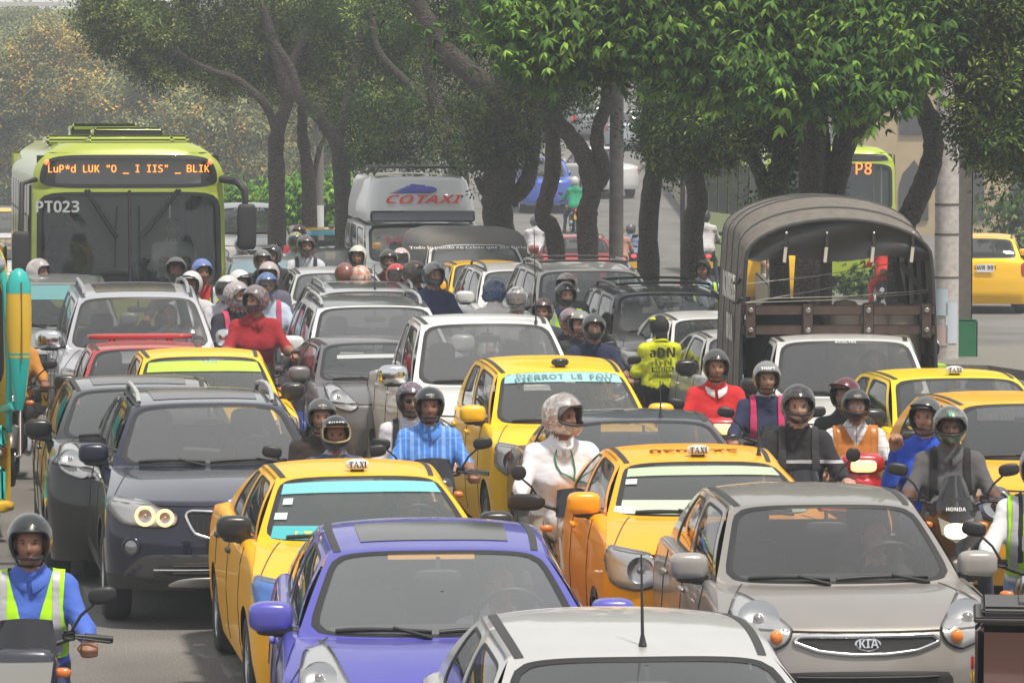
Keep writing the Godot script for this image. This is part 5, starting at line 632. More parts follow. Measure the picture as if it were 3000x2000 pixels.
# ------------------------------------------------------------------ ground, ramp, poles, buildings
func asphalt_mat() -> StandardMaterial3D:
	var m := tri_mat(noise_tex(0.35, L(0.06, 0.058, 0.055), L(0.38, 0.365, 0.345), 3, 512, 3), 0.33, 0.9, noise_tex(0.3, L(0, 0, 0), L(1, 1, 1), 3, 512, 9), 0.6)
	m.uv1_world_triplanar = true
	m.detail_enabled = true
	m.detail_blend_mode = BaseMaterial3D.BLEND_MODE_MUL
	m.detail_albedo = noise_tex(0.012, L(0.55, 0.55, 0.55), L(1, 1, 1), 4, 256, 4)
	m.detail_uv_layer = BaseMaterial3D.DETAIL_UV_2
	m.uv2_triplanar = true
	m.uv2_world_triplanar = true
	m.uv2_scale = Vector3.ONE * 0.13
	return m
func sheet(called: String, pts: Array, y: float, material: Material) -> void:
	var poly := PackedVector2Array(pts)
	var tr := Geometry2D.triangulate_polygon(poly)
	var m := M.new()
	for q in poly: m.v.append(Vector3(q.x, y, q.y))
	m.ix = tr
	var n := m.normals()
	if n[0].y < 0:
		m.ix.reverse()
	var o := part(called, m.mesh(), material, self)
	o.set_meta("kind", "structure")
func ramp_y(d: float) -> float:
	var t := clampf((d - 82.0) / 130.0, 0.0, 1.0)
	return 6.2 * t * t * (1.6 - 0.6 * t)
func setting() -> void:
	var asph := asphalt_mat()
	var g := M.new()
	g.box(Vector3(0, -0.5, -300), Vector3(900, 1.0, 900))
	var ground := part("road", g.mesh(), asph, self)
	ground.set_meta("kind", "structure")
	var earth := tri_mat(noise_tex(0.05, L(0.03, 0.045, 0.012), L(0.1, 0.1, 0.05), 4, 256, 7), 0.6, 0.95)
	# the tree-lined median, a kerbed strip
	var conc := tri_mat(noise_tex(0.06, L(0.13, 0.12, 0.105), L(0.22, 0.205, 0.185), 4, 256, 11), 0.8, 0.9)
	var md := M.new()
	var line := [Vector2(8.5, -50), Vector2(7.0, -55), Vector2(4.2, -56), Vector2(1.8, -62), Vector2(-1.5, -68), Vector2(-4.5, -82), Vector2(-10, -112), Vector2(-4.5, -112), Vector2(-2.6, -84), Vector2(0.6, -71), Vector2(3.4, -66), Vector2(5.2, -60), Vector2(8.2, -60)]
	var poly := PackedVector2Array()
	for q in line: poly.append(Vector2(q.x, q.y))
	md.prism(poly, 0.14, Transform3D(Basis(Vector3.RIGHT, PI / 2), Vector3(0, 0.07, 0)))
	var mo := part("median", md.mesh(), conc, self)
	mo.set_meta("kind", "structure")
	sheet("grass_bank", [Vector2(-60, -84), Vector2(-10, -90), Vector2(-7.5, -100), Vector2(-14, -160), Vector2(-60, -160)], 0.004, earth)
	# the ramp that climbs away behind the trees
	var rows := []
	for j in 31:
		var d := lerpf(82, 230, j / 30.0)
		rows.append(pv([Vector3(-5.5 - 0.01 * (d - 82), ramp_y(d) + 0.008, -d), Vector3(0, ramp_y(d) + 0.008, -d), Vector3(5.3 + 0.02 * (d - 82), ramp_y(d) + 0.008, -d)]))
	var rm := M.new()
	rm.grid(rows)
	var ro := part("ramp_road", rm.mesh(), asph, self)
	ro.set_meta("kind", "structure")
	# its parapet with a rail of timber-coloured bars
	var par := thing("parapet", "low concrete parapet with orange rail curving along the climbing ramp", "parapet", Vector3(4.3, 0, -74))
	var wm := M.new()
	var path := []
	for j in 16:
		var d := lerpf(70, 150, j / 15.0)
		path.append(Vector3(4.9 + 0.9 * sin((d - 70) / 80.0 * 2.4) - 4.3, ramp_y(d), -d + 74))
	for j in 15:
		var a: Vector3 = path[j]
		var b: Vector3 = path[j + 1]
		var q := Basis.looking_at(b - a, Vector3.UP)
		wm.box((a + b) / 2 + Vector3(0, 0.25, 0), Vector3(0.25, 0.9, (b - a).length() + 0.02), 0.02, q)
	pm("wall", wm, tri_mat(noise_tex(0.05, L(0.3, 0.26, 0.18), L(0.45, 0.4, 0.3), 3, 128, 12), 1.0, 0.9), par)
	for h in [0.95, 1.35]:
		var rl := M.new()
		var a := PackedVector3Array()
		for q in path: a.append(q + Vector3(0, h, 0))
		rl.tube(a, [0.055], 6)
		pm("rail", rl, mat(L(0.5, 0.24, 0.1), 0.7), par)
	for j in 15:
		for f in [0.0, 0.5]:
			var q: Vector3 = path[j].lerp(path[j + 1], f)
			part("post", cached("rpost", func(m: M): m.box(Vector3(0, 1.05, 0), Vector3(0.09, 0.75, 0.09), 0.01)), mat(L(0.12, 0.17, 0.2), 0.7), par, q)
	# poles by the right-hand trees
	var p1 := thing("lamp_post", "tall pale round concrete lamp post with pasted bills, right of the canopy truck", "post", Vector3(6.56, 0, -56.6))
	var pt := tri_mat(noise_tex(0.04, L(0.36, 0.33, 0.31), L(0.6, 0.56, 0.54), 4, 256, 21), 0.7, 0.85)
	var pmm := M.new()
	pmm.tube(pv([Vector3(0, 0, 0), Vector3(0, 4, 0), Vector3(0, 9.5, 0)]), [0.19, 0.175, 0.15], 20)
	pm("shaft", pmm, pt, p1)
	for y in [2.0, 1.35, 0.95, 2.45]:
		var bd := M.new()
		bd.tube(pv([Vector3(0, y, 0), Vector3(0, y + 0.035, 0)]), [0.186], 20, false)
		pm("strap_band", bd, mat(L(0.1, 0.09, 0.08), 0.8), p1)
	for q in [[0.35, 0.38, 0.62, L(0.5, 0.55, 0.62)], [-0.5, 0.8, 0.4, L(0.5, 0.6, 0.68)], [-0.5, 0.35, 0.3, L(0.55, 0.42, 0.4)]]:
		var b := M.new()
		var rw := [PackedVector3Array(), PackedVector3Array()]
		for k in 7:
			var a: float = q[0] + (k - 3) * 0.17
			rw[0].append(Vector3(sin(a) * 0.198, q[1], cos(a) * 0.198))
			rw[1].append(Vector3(sin(a) * 0.198, q[1] + q[2], cos(a) * 0.198))
		b.grid(rw)
		pm("pasted_bill", b, mat(q[3], 0.8), p1)
	var p2 := thing("utility_post", "darker square concrete post on a green plinth, just behind the pale round post", "post", Vector3(6.9, 0, -57.4))
	var b2 := M.new()
	b2.box(Vector3(0, 5, 0), Vector3(0.27, 9, 0.27), 0.02)
	pm("shaft", b2, tri_mat(noise_tex(0.04, L(0.1, 0.09, 0.08), L(0.16, 0.14, 0.13), 4, 256, 22), 0.7, 0.9), p2)
	var b3 := M.new()
	b3.box(Vector3(-0.05, 0.25, 0.05), Vector3(0.5, 0.9, 0.5), 0.02)
	pm("plinth", b3, mat(L(0.02, 0.16, 0.07), 0.7), p2)
	var p3 := thing("thin_post", "slim grey concrete post on a green foot between the forked tree trunks", "post", Vector3(1.76, 0, -63.5))
	var b4 := M.new()
	b4.tube(pv([Vector3.ZERO, Vector3(0.02, 8, 0)]), [0.125, 0.11], 14)
	pm("shaft", b4, tri_mat(noise_tex(0.05, L(0.1, 0.09, 0.085), L(0.17, 0.155, 0.15), 3, 128, 23), 0.7, 0.9), p3)
	var b5 := M.new()
	b5.lathe([Vector2(0.5, 0.3), Vector2(0.42, 0.55), Vector2(0.15, 0.95), Vector2(0.13, 1.0)], Vector3(0, 0.05, 0), Basis(), 14)
	pm("foot", b5, mat(L(0.03, 0.17, 0.09), 0.7), p3)
	var p4 := thing("painted_post", "slim grey post with a white and pale blue painted foot on the left verge", "post", Vector3(-4.3, 0, -84))
	var b6 := M.new()
	b6.tube(pv([Vector3(0, 1.9, 0), Vector3(0, 8, 0)]), [0.09, 0.08], 10)
	pm("shaft", b6, mat(L(0.16, 0.15, 0.14), 0.9), p4)
	var b7 := M.new()
	b7.tube(pv([Vector3(0, 0, 0), Vector3(0, 1.9, 0)]), [0.095], 10)
	pm("painted_foot", b7, mat(L(0.55, 0.58, 0.6), 0.8), p4)
	# buildings far behind
	building("cream building with pointed arch openings behind the right-hand taxi", Vector3(17.5, 0, -128), 11, 8.0, L(0.46, 0.36, 0.22), true)
	building("orange walled house beyond the top of the ramp", Vector3(4.2, 5.0, -238), 8, 7, L(0.6, 0.3, 0.12), false)
	building("pink walled house behind the leaning trees", Vector3(-2.5, 3.0, -225), 8, 7, L(0.5, 0.24, 0.22), false)
	building("pale grey apartment block behind the right-hand trees", Vector3(14, 2, -250), 14, 11, L(0.5, 0.48, 0.46), false)
	building("whitish block behind the leafy trunks", Vector3(-13, 0, -240), 12, 12, L(0.5, 0.5, 0.52), false)
	var gan := thing("sign_gantry", "white lattice gantry crossing above the hazy trees at the top left", "gantry", Vector3(-14.5, 6.75, -95))
	var gm := M.new()
	for y in [0.0, 0.5]: gm.box(Vector3(0, y, 0), Vector3(12, 0.1, 0.1))
	pm("chord", gm, mat(L(0.5, 0.5, 0.5), 0.6), gan)
	for k in 12:
		var bm := M.new()
		bm.tube(pv([Vector3(-6 + k, 0, 0), Vector3(-5.5 + k, 0.5, 0)]), [0.035], 6)
		pm("brace", bm, mat(L(0.5, 0.5, 0.5), 0.6), gan)
	for x in [-5.8]:
		var bm := M.new()
		bm.tube(pv([Vector3(x, -6.7, 0), Vector3(x, 0.5, 0)]), [0.15], 10)
		pm("leg", bm, mat(L(0.4, 0.4, 0.4), 0.6), gan)
func building(label: String, at: Vector3, w: float, h: float, c: Color, arches: bool) -> void:
	var t := thing("building", label, "building", at, 0.0)
	var m := M.new()
	m.box(Vector3(0, h / 2 - 1.0, -4), Vector3(w, h + 2.0, 8))
	pm("wall", m, tri_mat(noise_tex(0.03, c * 0.82, c, 4, 128, int(w * 3)), 0.4, 0.9), t)
	var rf := M.new()
	rf.box(Vector3(0, h + 0.1, -4), Vector3(w + 0.5, 0.25, 8.5), 0.03)
	pm("roof", rf, mat(L(0.2, 0.17, 0.15), 0.9), t)
	var n := int(w / 1.9)
	for fl in int(h / 2.9):
		for k in n:
			var x := (k - (n - 1) / 2.0) * 1.9
			if arches:
				var am := M.new()
				var poly := PackedVector2Array([Vector2(-0.5, 0), Vector2(0.5, 0), Vector2(0.5, 1.2), Vector2(0.38, 1.6), Vector2(0.15, 1.85), Vector2(0, 2.05), Vector2(-0.15, 1.85), Vector2(-0.38, 1.6), Vector2(-0.5, 1.2)])
				am.prism(poly, 0.1, Transform3D(Basis(), Vector3(x, 0.5 + fl * 2.9, 0.03)))
				pm("arch_opening", am, mat(L(0.05, 0.045, 0.05), 0.6), t)
			else:
				var fm := M.new()
				fm.box(Vector3(x, 1.5 + fl * 2.9, 0.02), Vector3(1.1, 1.3, 0.1))
				var wn := pm("window", fm, mat(c * 1.2, 0.7), t)
				var gm := M.new()
				gm.box(Vector3(x, 1.5 + fl * 2.9, 0.06), Vector3(0.95, 1.15, 0.05))
				pm("pane", gm, mat(L(0.03, 0.035, 0.04), 0.1), wn)
# ------------------------------------------------------------------ trees
var leaf_meshes := {}
func leaf_cluster(kind: String) -> ArrayMesh:
	if leaf_meshes.has(kind): return leaf_meshes[kind]
	var r := RandomNumberGenerator.new()
	r.seed = hash(kind)
	var m := M.new()
	var n := 18
	var ln := 0.118
	var wd := 0.052
	var sp := 0.26
	var droop := 0.6
	if kind == "fine":
		n = 26
		ln = 0.08
		wd = 0.04
		sp = 0.2
		droop = 0.2
	elif kind == "far":
		n = 22
		ln = 0.15
		wd = 0.09
		sp = 0.34
		droop = 0.2
	if kind == "broad": # whorls of drooping leaflets
		for w in 5:
			var d := Vector3(r.randf_range(-1, 1), r.randf_range(-0.7, 0.9), r.randf_range(-1, 1))
			var c := d * 0.19
			var t0 := r.randf() * TAU
			var nl := r.randi_range(3, 6)
			for k in nl:
				var a := t0 + TAU * k / 6.0 + r.randf_range(-0.2, 0.2)
				var out := Vector3(cos(a), -r.randf_range(0.35, 1.1), sin(a)).normalized()
				var side := out.cross(Vector3.UP).normalized()
				var up := side.cross(out).normalized()
				var l := r.randf_range(0.085, 0.15)
				var wd2 := l * 0.4
				var b := m.v.size()
				m.v.append_array([c, c + out * l * 0.5 + side * wd2 / 2 - up * 0.1 * wd2, c + out * l * 0.52 + up * 0.12 * wd2, c + out * l * 0.5 - side * wd2 / 2 - up * 0.1 * wd2, c + out * l - Vector3(0, 0.25 * l, 0)])
				m.ix.append_array([b, b + 1, b + 2, b, b + 2, b + 3, b + 1, b + 4, b + 2, b + 2, b + 4, b + 3])
		leaf_meshes[kind] = m.mesh()
		return leaf_meshes[kind]
	for k in n:
		var d := Vector3(r.randf_range(-1, 1), r.randf_range(-0.6, 0.8), r.randf_range(-1, 1)).normalized()
		var c := d * sp * pow(r.randf(), 0.6)
		var out := (d + Vector3(0, -droop * r.randf(), 0)).normalized()
		var side := out.cross(Vector3.UP + Vector3(r.randf_range(-0.6, 0.6), 0, r.randf_range(-0.6, 0.6))).normalized()
		var up := side.cross(out).normalized()
		var l := ln * r.randf_range(0.7, 1.2)
		var w := wd * r.randf_range(0.7, 1.1)
		var b := m.v.size()
		m.v.append_array([c, c + out * l * 0.45 + side * w / 2 - up * 0.12 * w, c + out * l * 0.5 + up * 0.1 * w, c + out * l * 0.45 - side * w / 2 - up * 0.12 * w, c + out * l - up * 0.18 * l])
		m.ix.append_array([b, b + 1, b + 2, b, b + 2, b + 3, b + 1, b + 4, b + 2, b + 2, b + 4, b + 3])
	var mesh := m.mesh()
	leaf_meshes[kind] = mesh
	return mesh
var leaf_mat: StandardMaterial3D
var bark: StandardMaterial3D
func tree(label: String, base: Vector3, limbs: Array, blobs: Array, kind: String, cols: Array, group := "trees along the avenue", size := 1.0) -> void:
	if leaf_mat == null:
		leaf_mat = StandardMaterial3D.new()
		leaf_mat.vertex_color_use_as_albedo = true
		leaf_mat.roughness = 0.7
		leaf_mat.metallic_specular = 0.25
		leaf_mat.backlight_enabled = true
		leaf_mat.backlight = Color(0.32, 0.34, 0.16)
		bark = tri_mat(noise_tex(0.05, L(0.018, 0.014, 0.011), L(0.13, 0.11, 0.095), 5, 256, 31), 1.6, 0.95, noise_tex(0.045, L(0, 0, 0), L(1, 1, 1), 5, 256, 32), 6.0)
	var t := thing("tree", label, "tree", base, 0.0, group)
	var r := RandomNumberGenerator.new()
	r.seed = hash(label)
	var tm := M.new()
	for lb in limbs:
		var pts := PackedVector3Array()
		var radii := []
		var src: Array = lb[0]
		var ns := src.size()
		for k in ns - 1:
			var a: Vector3 = src[maxi(k - 1, 0)]
			var b: Vector3 = src[k]
			var c: Vector3 = src[k + 1]
			var d: Vector3 = src[mini(k + 2, ns - 1)]
			for j in 5:
				var u := j / 5.0
				pts.append(b.cubic_interpolate(c, a, d, u) - base)
				radii.append(lerpf(lb[1], lb[2], (k + u) / (ns - 1)) * r.randf_range(0.9, 1.1))
		pts.append(src[ns - 1] - base)
		radii.append(lb[2])
		tm.tube(pts, radii, 12)
	pm("trunk", tm, bark, t)
	var xf: Array[Transform3D] = []
	var cs: Array[Color] = []
	var spread := 0.19 if kind == "fine" else (0.24 if kind == "broad" else 0.36)
	for b in blobs:
		var c: Vector3 = b[0] - base
		var rr: Vector3 = b[1]
		var subs := []
		for k in maxi(3, int(b[2] / 13.0)):
			var d := Vector3(r.randfn(), r.randfn(), r.randfn()).normalized()
			subs.append([c + d * rr * pow(r.randf(), 0.35), r.randf_range(0.55, 1.5)])
		for k in int(b[2]):
			var sb: Array = subs[k % subs.size()]
			var p: Vector3 = sb[0] + Vector3(r.randfn() * 1.15, r.randfn() * 0.75, r.randfn() * 1.15) * spread
			var s := r.randf_range(0.75, 1.3) * size
			xf.append(Transform3D(Basis.from_euler(Vector3(r.randf_range(-0.5, 0.5), r.randf() * TAU, r.randf_range(-0.5, 0.5))).scaled(Vector3.ONE * s), p))
			var q := r.randf()
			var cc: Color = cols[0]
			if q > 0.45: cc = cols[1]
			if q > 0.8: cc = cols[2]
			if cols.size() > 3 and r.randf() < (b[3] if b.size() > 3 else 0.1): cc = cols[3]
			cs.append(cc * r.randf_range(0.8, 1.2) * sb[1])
	if xf.size():
		var mm := MultiMesh.new()
		mm.transform_format = MultiMesh.TRANSFORM_3D
		mm.use_colors = true
		mm.mesh = leaf_cluster(kind)
		mm.instance_count = xf.size()
		for k in xf.size():
			mm.set_instance_transform(k, xf[k])
			mm.set_instance_color(k, cs[k])
		var cr := MultiMeshInstance3D.new()
		cr.name = "crown"
		cr.multimesh = mm
		cr.material_override = leaf_mat
		cr.set_meta("kind", "stuff")
		t.add_child(cr, true)

# ------------------------------------------------------------------ cars
# A car is lofted from its own measures: a lower shell (ring), bonnet and shoulders (cap), a glasshouse with cut windows, and a roof.
var P := {}
var cL := 4.0
var cW := 1.7
var cn := 2.6
var zc := 1.0
var zr := -1.0
var kcy := 1.0
const YN: Array[float] = [0.15, 0.38, 0.62, 0.85, 1.0, 1.3]
const WN: Array[float] = [0.94, 0.985, 1.0, 0.985, 0.945, 0.9]
const FN: Array[float] = [0.10, 0.0, 0.01, 0.07, 0.18, 0.34]
const RN: Array[float] = [0.10, 0.0, 0.01, 0.05, 0.09, 0.16]
func pl(ys: Array[float], x: float) -> float:
	if x <= YN[0]: return ys[0]
	for k in 5:
		if x < YN[k + 1]:
			var t := (x - YN[k]) / (YN[k + 1] - YN[k])
			return lerpf(ys[k], ys[k + 1], t * t * (3.0 - 2.0 * t) * 0.5 + t * 0.5)
	return ys[5]
const BASE := {
	"L": 3.6, "W": 1.6, "H": 1.48, "fax": 0.72, "wb": 2.385, "wr": 0.29, "hl": 0.9, "cy": 1.05, "cz": 0.9, "ty": 1.42, "tzd": 1.62, "ry": 1.40, "rzd": 3.12, "by": 1.06, "byd": 3.48, "dy": 0.92, "rw": 0.54, "gw": 0.70,
	"n": 2.5, "bow": 0.17, "crown": 0.035, "cells": [[0.0, 0.46, 0.05, 0.03], [0.46, 1.0, 0.03, 0.16]], "sill": 0.2, "sx": 1.0, "sy": 1.0, "ins": 0.055,
}
const TYPES := {
	"city": {},
	"hatch": {"L": 3.95, "W": 1.7, "fax": 0.82, "wb": 2.49, "wr": 0.3, "hl": 0.92, "cy": 1.07, "cz": 1.0, "ty": 1.4, "tzd": 1.85, "rzd": 3.4, "by": 1.08, "byd": 3.82, "rw": 0.56, "gw": 0.74, "n": 2.3},
	"sedan": {"L": 4.2, "W": 1.68, "H": 1.4, "fax": 0.83, "wb": 2.44, "wr": 0.29, "hl": 0.83, "cy": 0.99, "cz": 1.12, "ty": 1.33, "tzd": 1.84, "ry": 1.33, "rzd": 3.0, "by": 1.01, "byd": 3.55, "dy": 0.96, "rw": 0.53, "gw": 0.72, "cells": [[0.0, 0.48, 0.05, 0.03], [0.48, 1.0, 0.03, 0.2]]},
	"suv": {"L": 4.6, "W": 1.86, "H": 1.7, "fax": 0.88, "wb": 2.72, "wr": 0.36, "hl": 1.0, "cy": 1.16, "cz": 1.2, "ty": 1.61, "tzd": 1.95, "ry": 1.64, "rzd": 4.1, "by": 1.16, "byd": 4.45, "dy": 1.08, "rw": 0.62, "gw": 0.79, "sill": 0.3, "n": 2.7, "cells": [[0.0, 0.36, 0.05, 0.02], [0.36, 0.66, 0.02, 0.02], [0.66, 1.0, 0.03, 0.08]]},
	"pickup": {"L": 5.1, "W": 1.84, "H": 1.82, "fax": 0.9, "wb": 3.05, "wr": 0.37, "hl": 1.0, "cy": 1.2, "cz": 1.2, "ty": 1.74, "tzd": 1.95, "ry": 1.74, "rzd": 3.2, "by": 1.22, "byd": 3.5, "dy": 1.1, "rw": 0.62, "gw": 0.78, "sill": 0.34, "n": 2.8},
	"van": {"L": 4.7, "W": 1.85, "H": 2.1, "fax": 0.75, "wb": 2.7, "wr": 0.33, "hl": 1.0, "cy": 1.25, "cz": 0.55, "ty": 1.95, "tzd": 1.05, "ry": 2.0, "rzd": 4.45, "by": 1.25, "byd": 4.6, "dy": 1.2, "rw": 0.74, "gw": 0.84, "n": 3.0, "cells": [[0.0, 0.3, 0.05, 0.02], [0.3, 0.65, 0.02, 0.02], [0.65, 1.0, 0.03, 0.05]]},
}
func topy(z: float) -> float:
	var d := cL / 2 - z
	var cz: float = P.cz
	if d < cz + 0.15:
		var t := clampf((d - 0.1) / (cz + 0.05), 0.0, 1.0)
		return lerpf(P.hl, kcy - 0.02, 1.0 - pow(1.0 - t, 1.5))
	if d < P.byd: return lerpf(kcy - 0.02, P.by - 0.02, (d - cz) / (P.byd - cz))
	return lerpf(P.by - 0.02, P.dy, clampf((d - P.byd) / maxf(cL - P.byd, 0.01), 0.0, 1.0))
func ring(seg: int, f: float, y: float) -> Vector3:
	var yn := y / kcy
	var w := pl(WN, yn) * cW / 2
	if seg == 1 or seg == 3:
		var sg := 1.0 if seg == 1 else -1.0
		return Vector3(sg * w * (1.0 + 0.012 * sin(PI * f)), y, lerpf(zc, zr, f))
	var a := absf(f) * PI / 2
	if seg == 0:
		var zF := cL / 2 - pl(FN, yn)
		return Vector3(signf(f) * w * pow(sin(a), 2.0 / cn), y, zc + (zF - zc) * pow(absf(cos(a)), 2.0 / cn))
	var zR := -cL / 2 + pl(RN, yn)
	return Vector3(signf(f) * w * pow(sin(a), 0.6), y, zr + (zR - zr) * pow(absf(cos(a)), 0.6))
func roofp(u: float, v: float) -> Vector3:
	var z := lerpf(cL / 2 - P.tzd - 0.11 * v * v, cL / 2 - P.rzd + 0.06 * v * v, u)
	var ym: float = P.H - P.crown - (P.ty + P.ry) / 2
	return Vector3(v * P.rw * (1.0 + 0.05 * sin(PI * u)), lerpf(P.ty, P.ry, u) + 4 * ym * u * (1 - u) + P.crown * (1 - pow(absf(v), 2.6)), z)
func gh(seg: int, f: float, h: float) -> Vector3:
	var zw: float = cL / 2 - P.cz
	var zb: float = cL / 2 - P.byd
	var b: Vector3
	var t: Vector3
	var o: Vector3
	var k := 4 * h * (1 - h)
	if seg == 0:
		b = Vector3(P.gw * f, kcy, zw - P.bow * f * f)
		t = roofp(0, f)
		o = Vector3(0, 0.018, 0.018) * k
	elif seg == 2:
		b = Vector3(P.gw * f, P.by, zb + 0.1 * f * f)
		t = roofp(1, f)
		o = Vector3(0, 0.01, -0.03) * k
	else:
		var sg := 1.0 if seg == 1 else -1.0
		b = Vector3(sg * P.gw * (1 + 0.02 * sin(PI * f)), lerpf(kcy, P.by, f), lerpf(zw - P.bow, zb + 0.1, f))
		t = roofp(f, sg)
		o = Vector3(sg * 0.028, 0, 0) * k
	return b.lerp(t, h) + o
func ghn(seg: int, f: float, h: float, off: float) -> Vector3:
	var p := gh(seg, f, h)
	var df := gh(seg, f + 0.02, h) - gh(seg, f - 0.02, h)
	var dh := gh(seg, f, h + 0.02) - gh(seg, f, h - 0.02)
	var n := df.cross(dh).normalized()
	if n.dot(Vector3(p.x if seg % 2 else 0.0, 0.3, 0.0 if seg % 2 else (1.0 if seg == 0 else -1.0))) < 0: n = -n
	return p + n * off
func cap(seg: int, f: float, s: float) -> Vector3:
	var a := ring(seg, f, 0.0)
	var ty := topy(ring(seg, f, kcy * 0.9).z)
	a = ring(seg, f, ty)
	var b := gh(seg, f, 0.0)
	var e := 1.7
	if seg % 2: e = 1.5
	elif seg == 0: e = lerpf(1.9, 1.5, absf(f))
	var q := a.lerp(b, s)
	q.y = a.y + (b.y - a.y) * (1 - pow(maxf(1 - s, 0.0), e)) + (0.02 * sin(PI * s) * (1 - f * f) if seg == 0 else 0.012 * sin(PI * s))
	return q
func surf(f: float, w: float, seg := 0) -> Vector3:
	if w > 1.0: return cap(seg, f, w - 1.0)
	var ty := topy(ring(seg, f, kcy * 0.9).z)
	return ring(seg, f, lerpf(P.sill, ty, w))
func surfn(f: float, w: float, off: float, seg := 0) -> Vector3:
	var p := surf(f, w, seg)
	var n := (surf(f + 0.01, w, seg) - surf(f - 0.01, w, seg)).cross(surf(f, w + 0.01, seg) - surf(f, w - 0.01, seg)).normalized()
	if n.dot(Vector3(p.x * 0.4, 0.2, (1.0 if seg == 0 else (-1.0 if seg == 2 else 0.0)))) < 0: n = -n
	return p + n * off
func patch(poly: Array, off: float, rings := 3, seg := 0, sub := 5, lift := 0.0, sm := 0.6) -> M:
	var loop := PackedVector2Array()
	var n := poly.size()
	var c := Vector2.ZERO
	for k in n:
		var a: Vector2 = poly[(k - 1 + n) % n]
		var b: Vector2 = poly[k]
		var d: Vector2 = poly[(k + 1) % n]
		var e: Vector2 = poly[(k + 2) % n]
		for j in sub:
			loop.append(b.cubic_interpolate(d, a, e, float(j) / sub) * sm + b.lerp(d, float(j) / sub) * (1 - sm))
	for q in loop: c += q
	c /= loop.size()
	var m := M.new()
	var rows := []
	for r in rings + 1:
		var t := 1.0 - float(r) / rings
		var row := PackedVector3Array()
		for q in loop:
			var g := c.lerp(q, maxf(t, 0.02))
			row.append(surfn(g.x, g.y, off + lift * (1 - t * t), seg))
		rows.append(row)
	var skirt := PackedVector3Array()
	for q in loop: skirt.append(surfn(q.x, q.y, -0.01, seg))
	rows.push_front(skirt)
	m.grid(rows, true)
	return m
func outline(poly: Array, off: float, r: float, seg := 0, sub := 5, sm := 0.6) -> M:
	var loop := PackedVector3Array()
	var n := poly.size()
	for k in n + 1:
		var a: Vector2 = poly[(k - 1 + n) % n]
		var b: Vector2 = poly[k % n]
		var d: Vector2 = poly[(k + 1) % n]
		var e: Vector2 = poly[(k + 2) % n]
		for j in (sub if k < n else 1):
			var g := b.cubic_interpolate(d, a, e, float(j) / sub) * sm + b.lerp(d, float(j) / sub) * (1 - sm)
			loop.append(surfn(g.x, g.y, off, seg))
	var m := M.new()
	m.tube(loop, [r], 6, false)
	return m
func flip(poly: Array) -> Array:
	return poly.map(func(q): return Vector2(-q.x, q.y))
func gwin(seg: int, f0: float, f1: float, i0: float, i1: float, h0: float, h1: float, nx: int, paint: M, res: Array) -> void:
	# cuts a rounded window into the cell f0..f1 of the glasshouse: the frame goes to paint, res gets [seal, glass]
	var loop := []
	for sd in 4:
		var steps := nx if sd % 2 == 0 else 10
		for k in steps:
			var t := -1.0 + 2.0 * k / steps
			loop.append([Vector2(t, -1), Vector2(1, t), Vector2(-t, 1), Vector2(-1, -t)][sd])
	var cf := (f0 + i0 + f1 - i1) / 2
	var rf := (f1 - i1 - f0 - i0) / 2
	var ch := (h0 + h1) / 2
	var rh := (h1 - h0) / 2
	var rows := [PackedVector3Array(), PackedVector3Array(), PackedVector3Array()]
	var seal := [PackedVector3Array(), PackedVector3Array(), PackedVector3Array()]
	var glass := [PackedVector3Array(), PackedVector3Array(), PackedVector3Array(), PackedVector3Array(), PackedVector3Array()]
	var se: float = 0.945 if seg == 0 else 0.93
	for q in loop:
		var r: float = 1.0 / pow(pow(absf(q.x), 9.0) + pow(absf(q.y), 9.0), 1.0 / 9.0)
		var p: Vector2 = q * r
		var outer := Vector2((f0 + f1) / 2 + q.x * (f1 - f0) / 2, 0.5 + q.y * 0.5)
		var inner := Vector2(cf + p.x * rf, ch + p.y * rh)
		rows[0].append(gh(seg, outer.x, outer.y))
		rows[1].append(gh(seg, lerpf(outer.x, inner.x, 0.5), lerpf(outer.y, inner.y, 0.5)))
		rows[2].append(gh(seg, inner.x, inner.y))
		seal[0].append(ghn(seg, inner.x, inner.y, 0.002))
		seal[1].append(ghn(seg, cf + p.x * rf * (1 - (1 - se) * 0.5), ch + p.y * rh * (1 - (1 - se) * 0.8), 0.001))
		seal[2].append(ghn(seg, cf + p.x * rf * se, ch + p.y * rh * (1 - (1 - se) * 1.5), -0.004))
		for k in 5:
			var t: float = [1.0, 0.75, 0.5, 0.25, 0.01][k]
			glass[k].append(ghn(seg, cf + p.x * rf * t, ch + p.y * rh * t, -0.006))
	paint.grid(rows, true)
	var s := M.new()
	s.grid(seal, true)
	var g := M.new()
	g.grid(glass, true)
	res.append([s, g])
func gpatch(seg: int, f0: float, f1: float, h0: float, h1: float, off: float, nx := 14, ny := 3) -> M:
	var rows := []
	for j in ny + 1:
		var row := PackedVector3Array()
		for k in nx + 1: row.append(ghn(seg, lerpf(f0, f1, float(k) / nx), lerpf(h0, h1, float(j) / ny), off))
		rows.append(row)
	var m := M.new()
	m.grid(rows)
	return m
func gframe(seg: int, f: float, h: float, off: float) -> Transform3D:
	var p := ghn(seg, f, h, off)
	var u := (ghn(seg, f, h + 0.03, off) - p).normalized()
	var s := Vector3(1, 0, 0)
	var n := s.cross(u).normalized()
	return Transform3D(Basis(s, u, n), p)
func weld(m: M) -> PackedVector3Array:
	var n := m.normals()
	var at := {}
	for k in m.v.size():
		var key := Vector3i(m.v[k] * 500.0)
		if at.has(key): at[key].append(k)
		else: at[key] = [k]
	for key in at:
		var l: Array = at[key]
		if l.size() > 1:
			var s := Vector3.ZERO
			for k in l: s += n[k]
			if s.length() > 0.3:
				for k in l:
					if n[k].dot(s) > 0: n[k] = s.normalized()
	return n
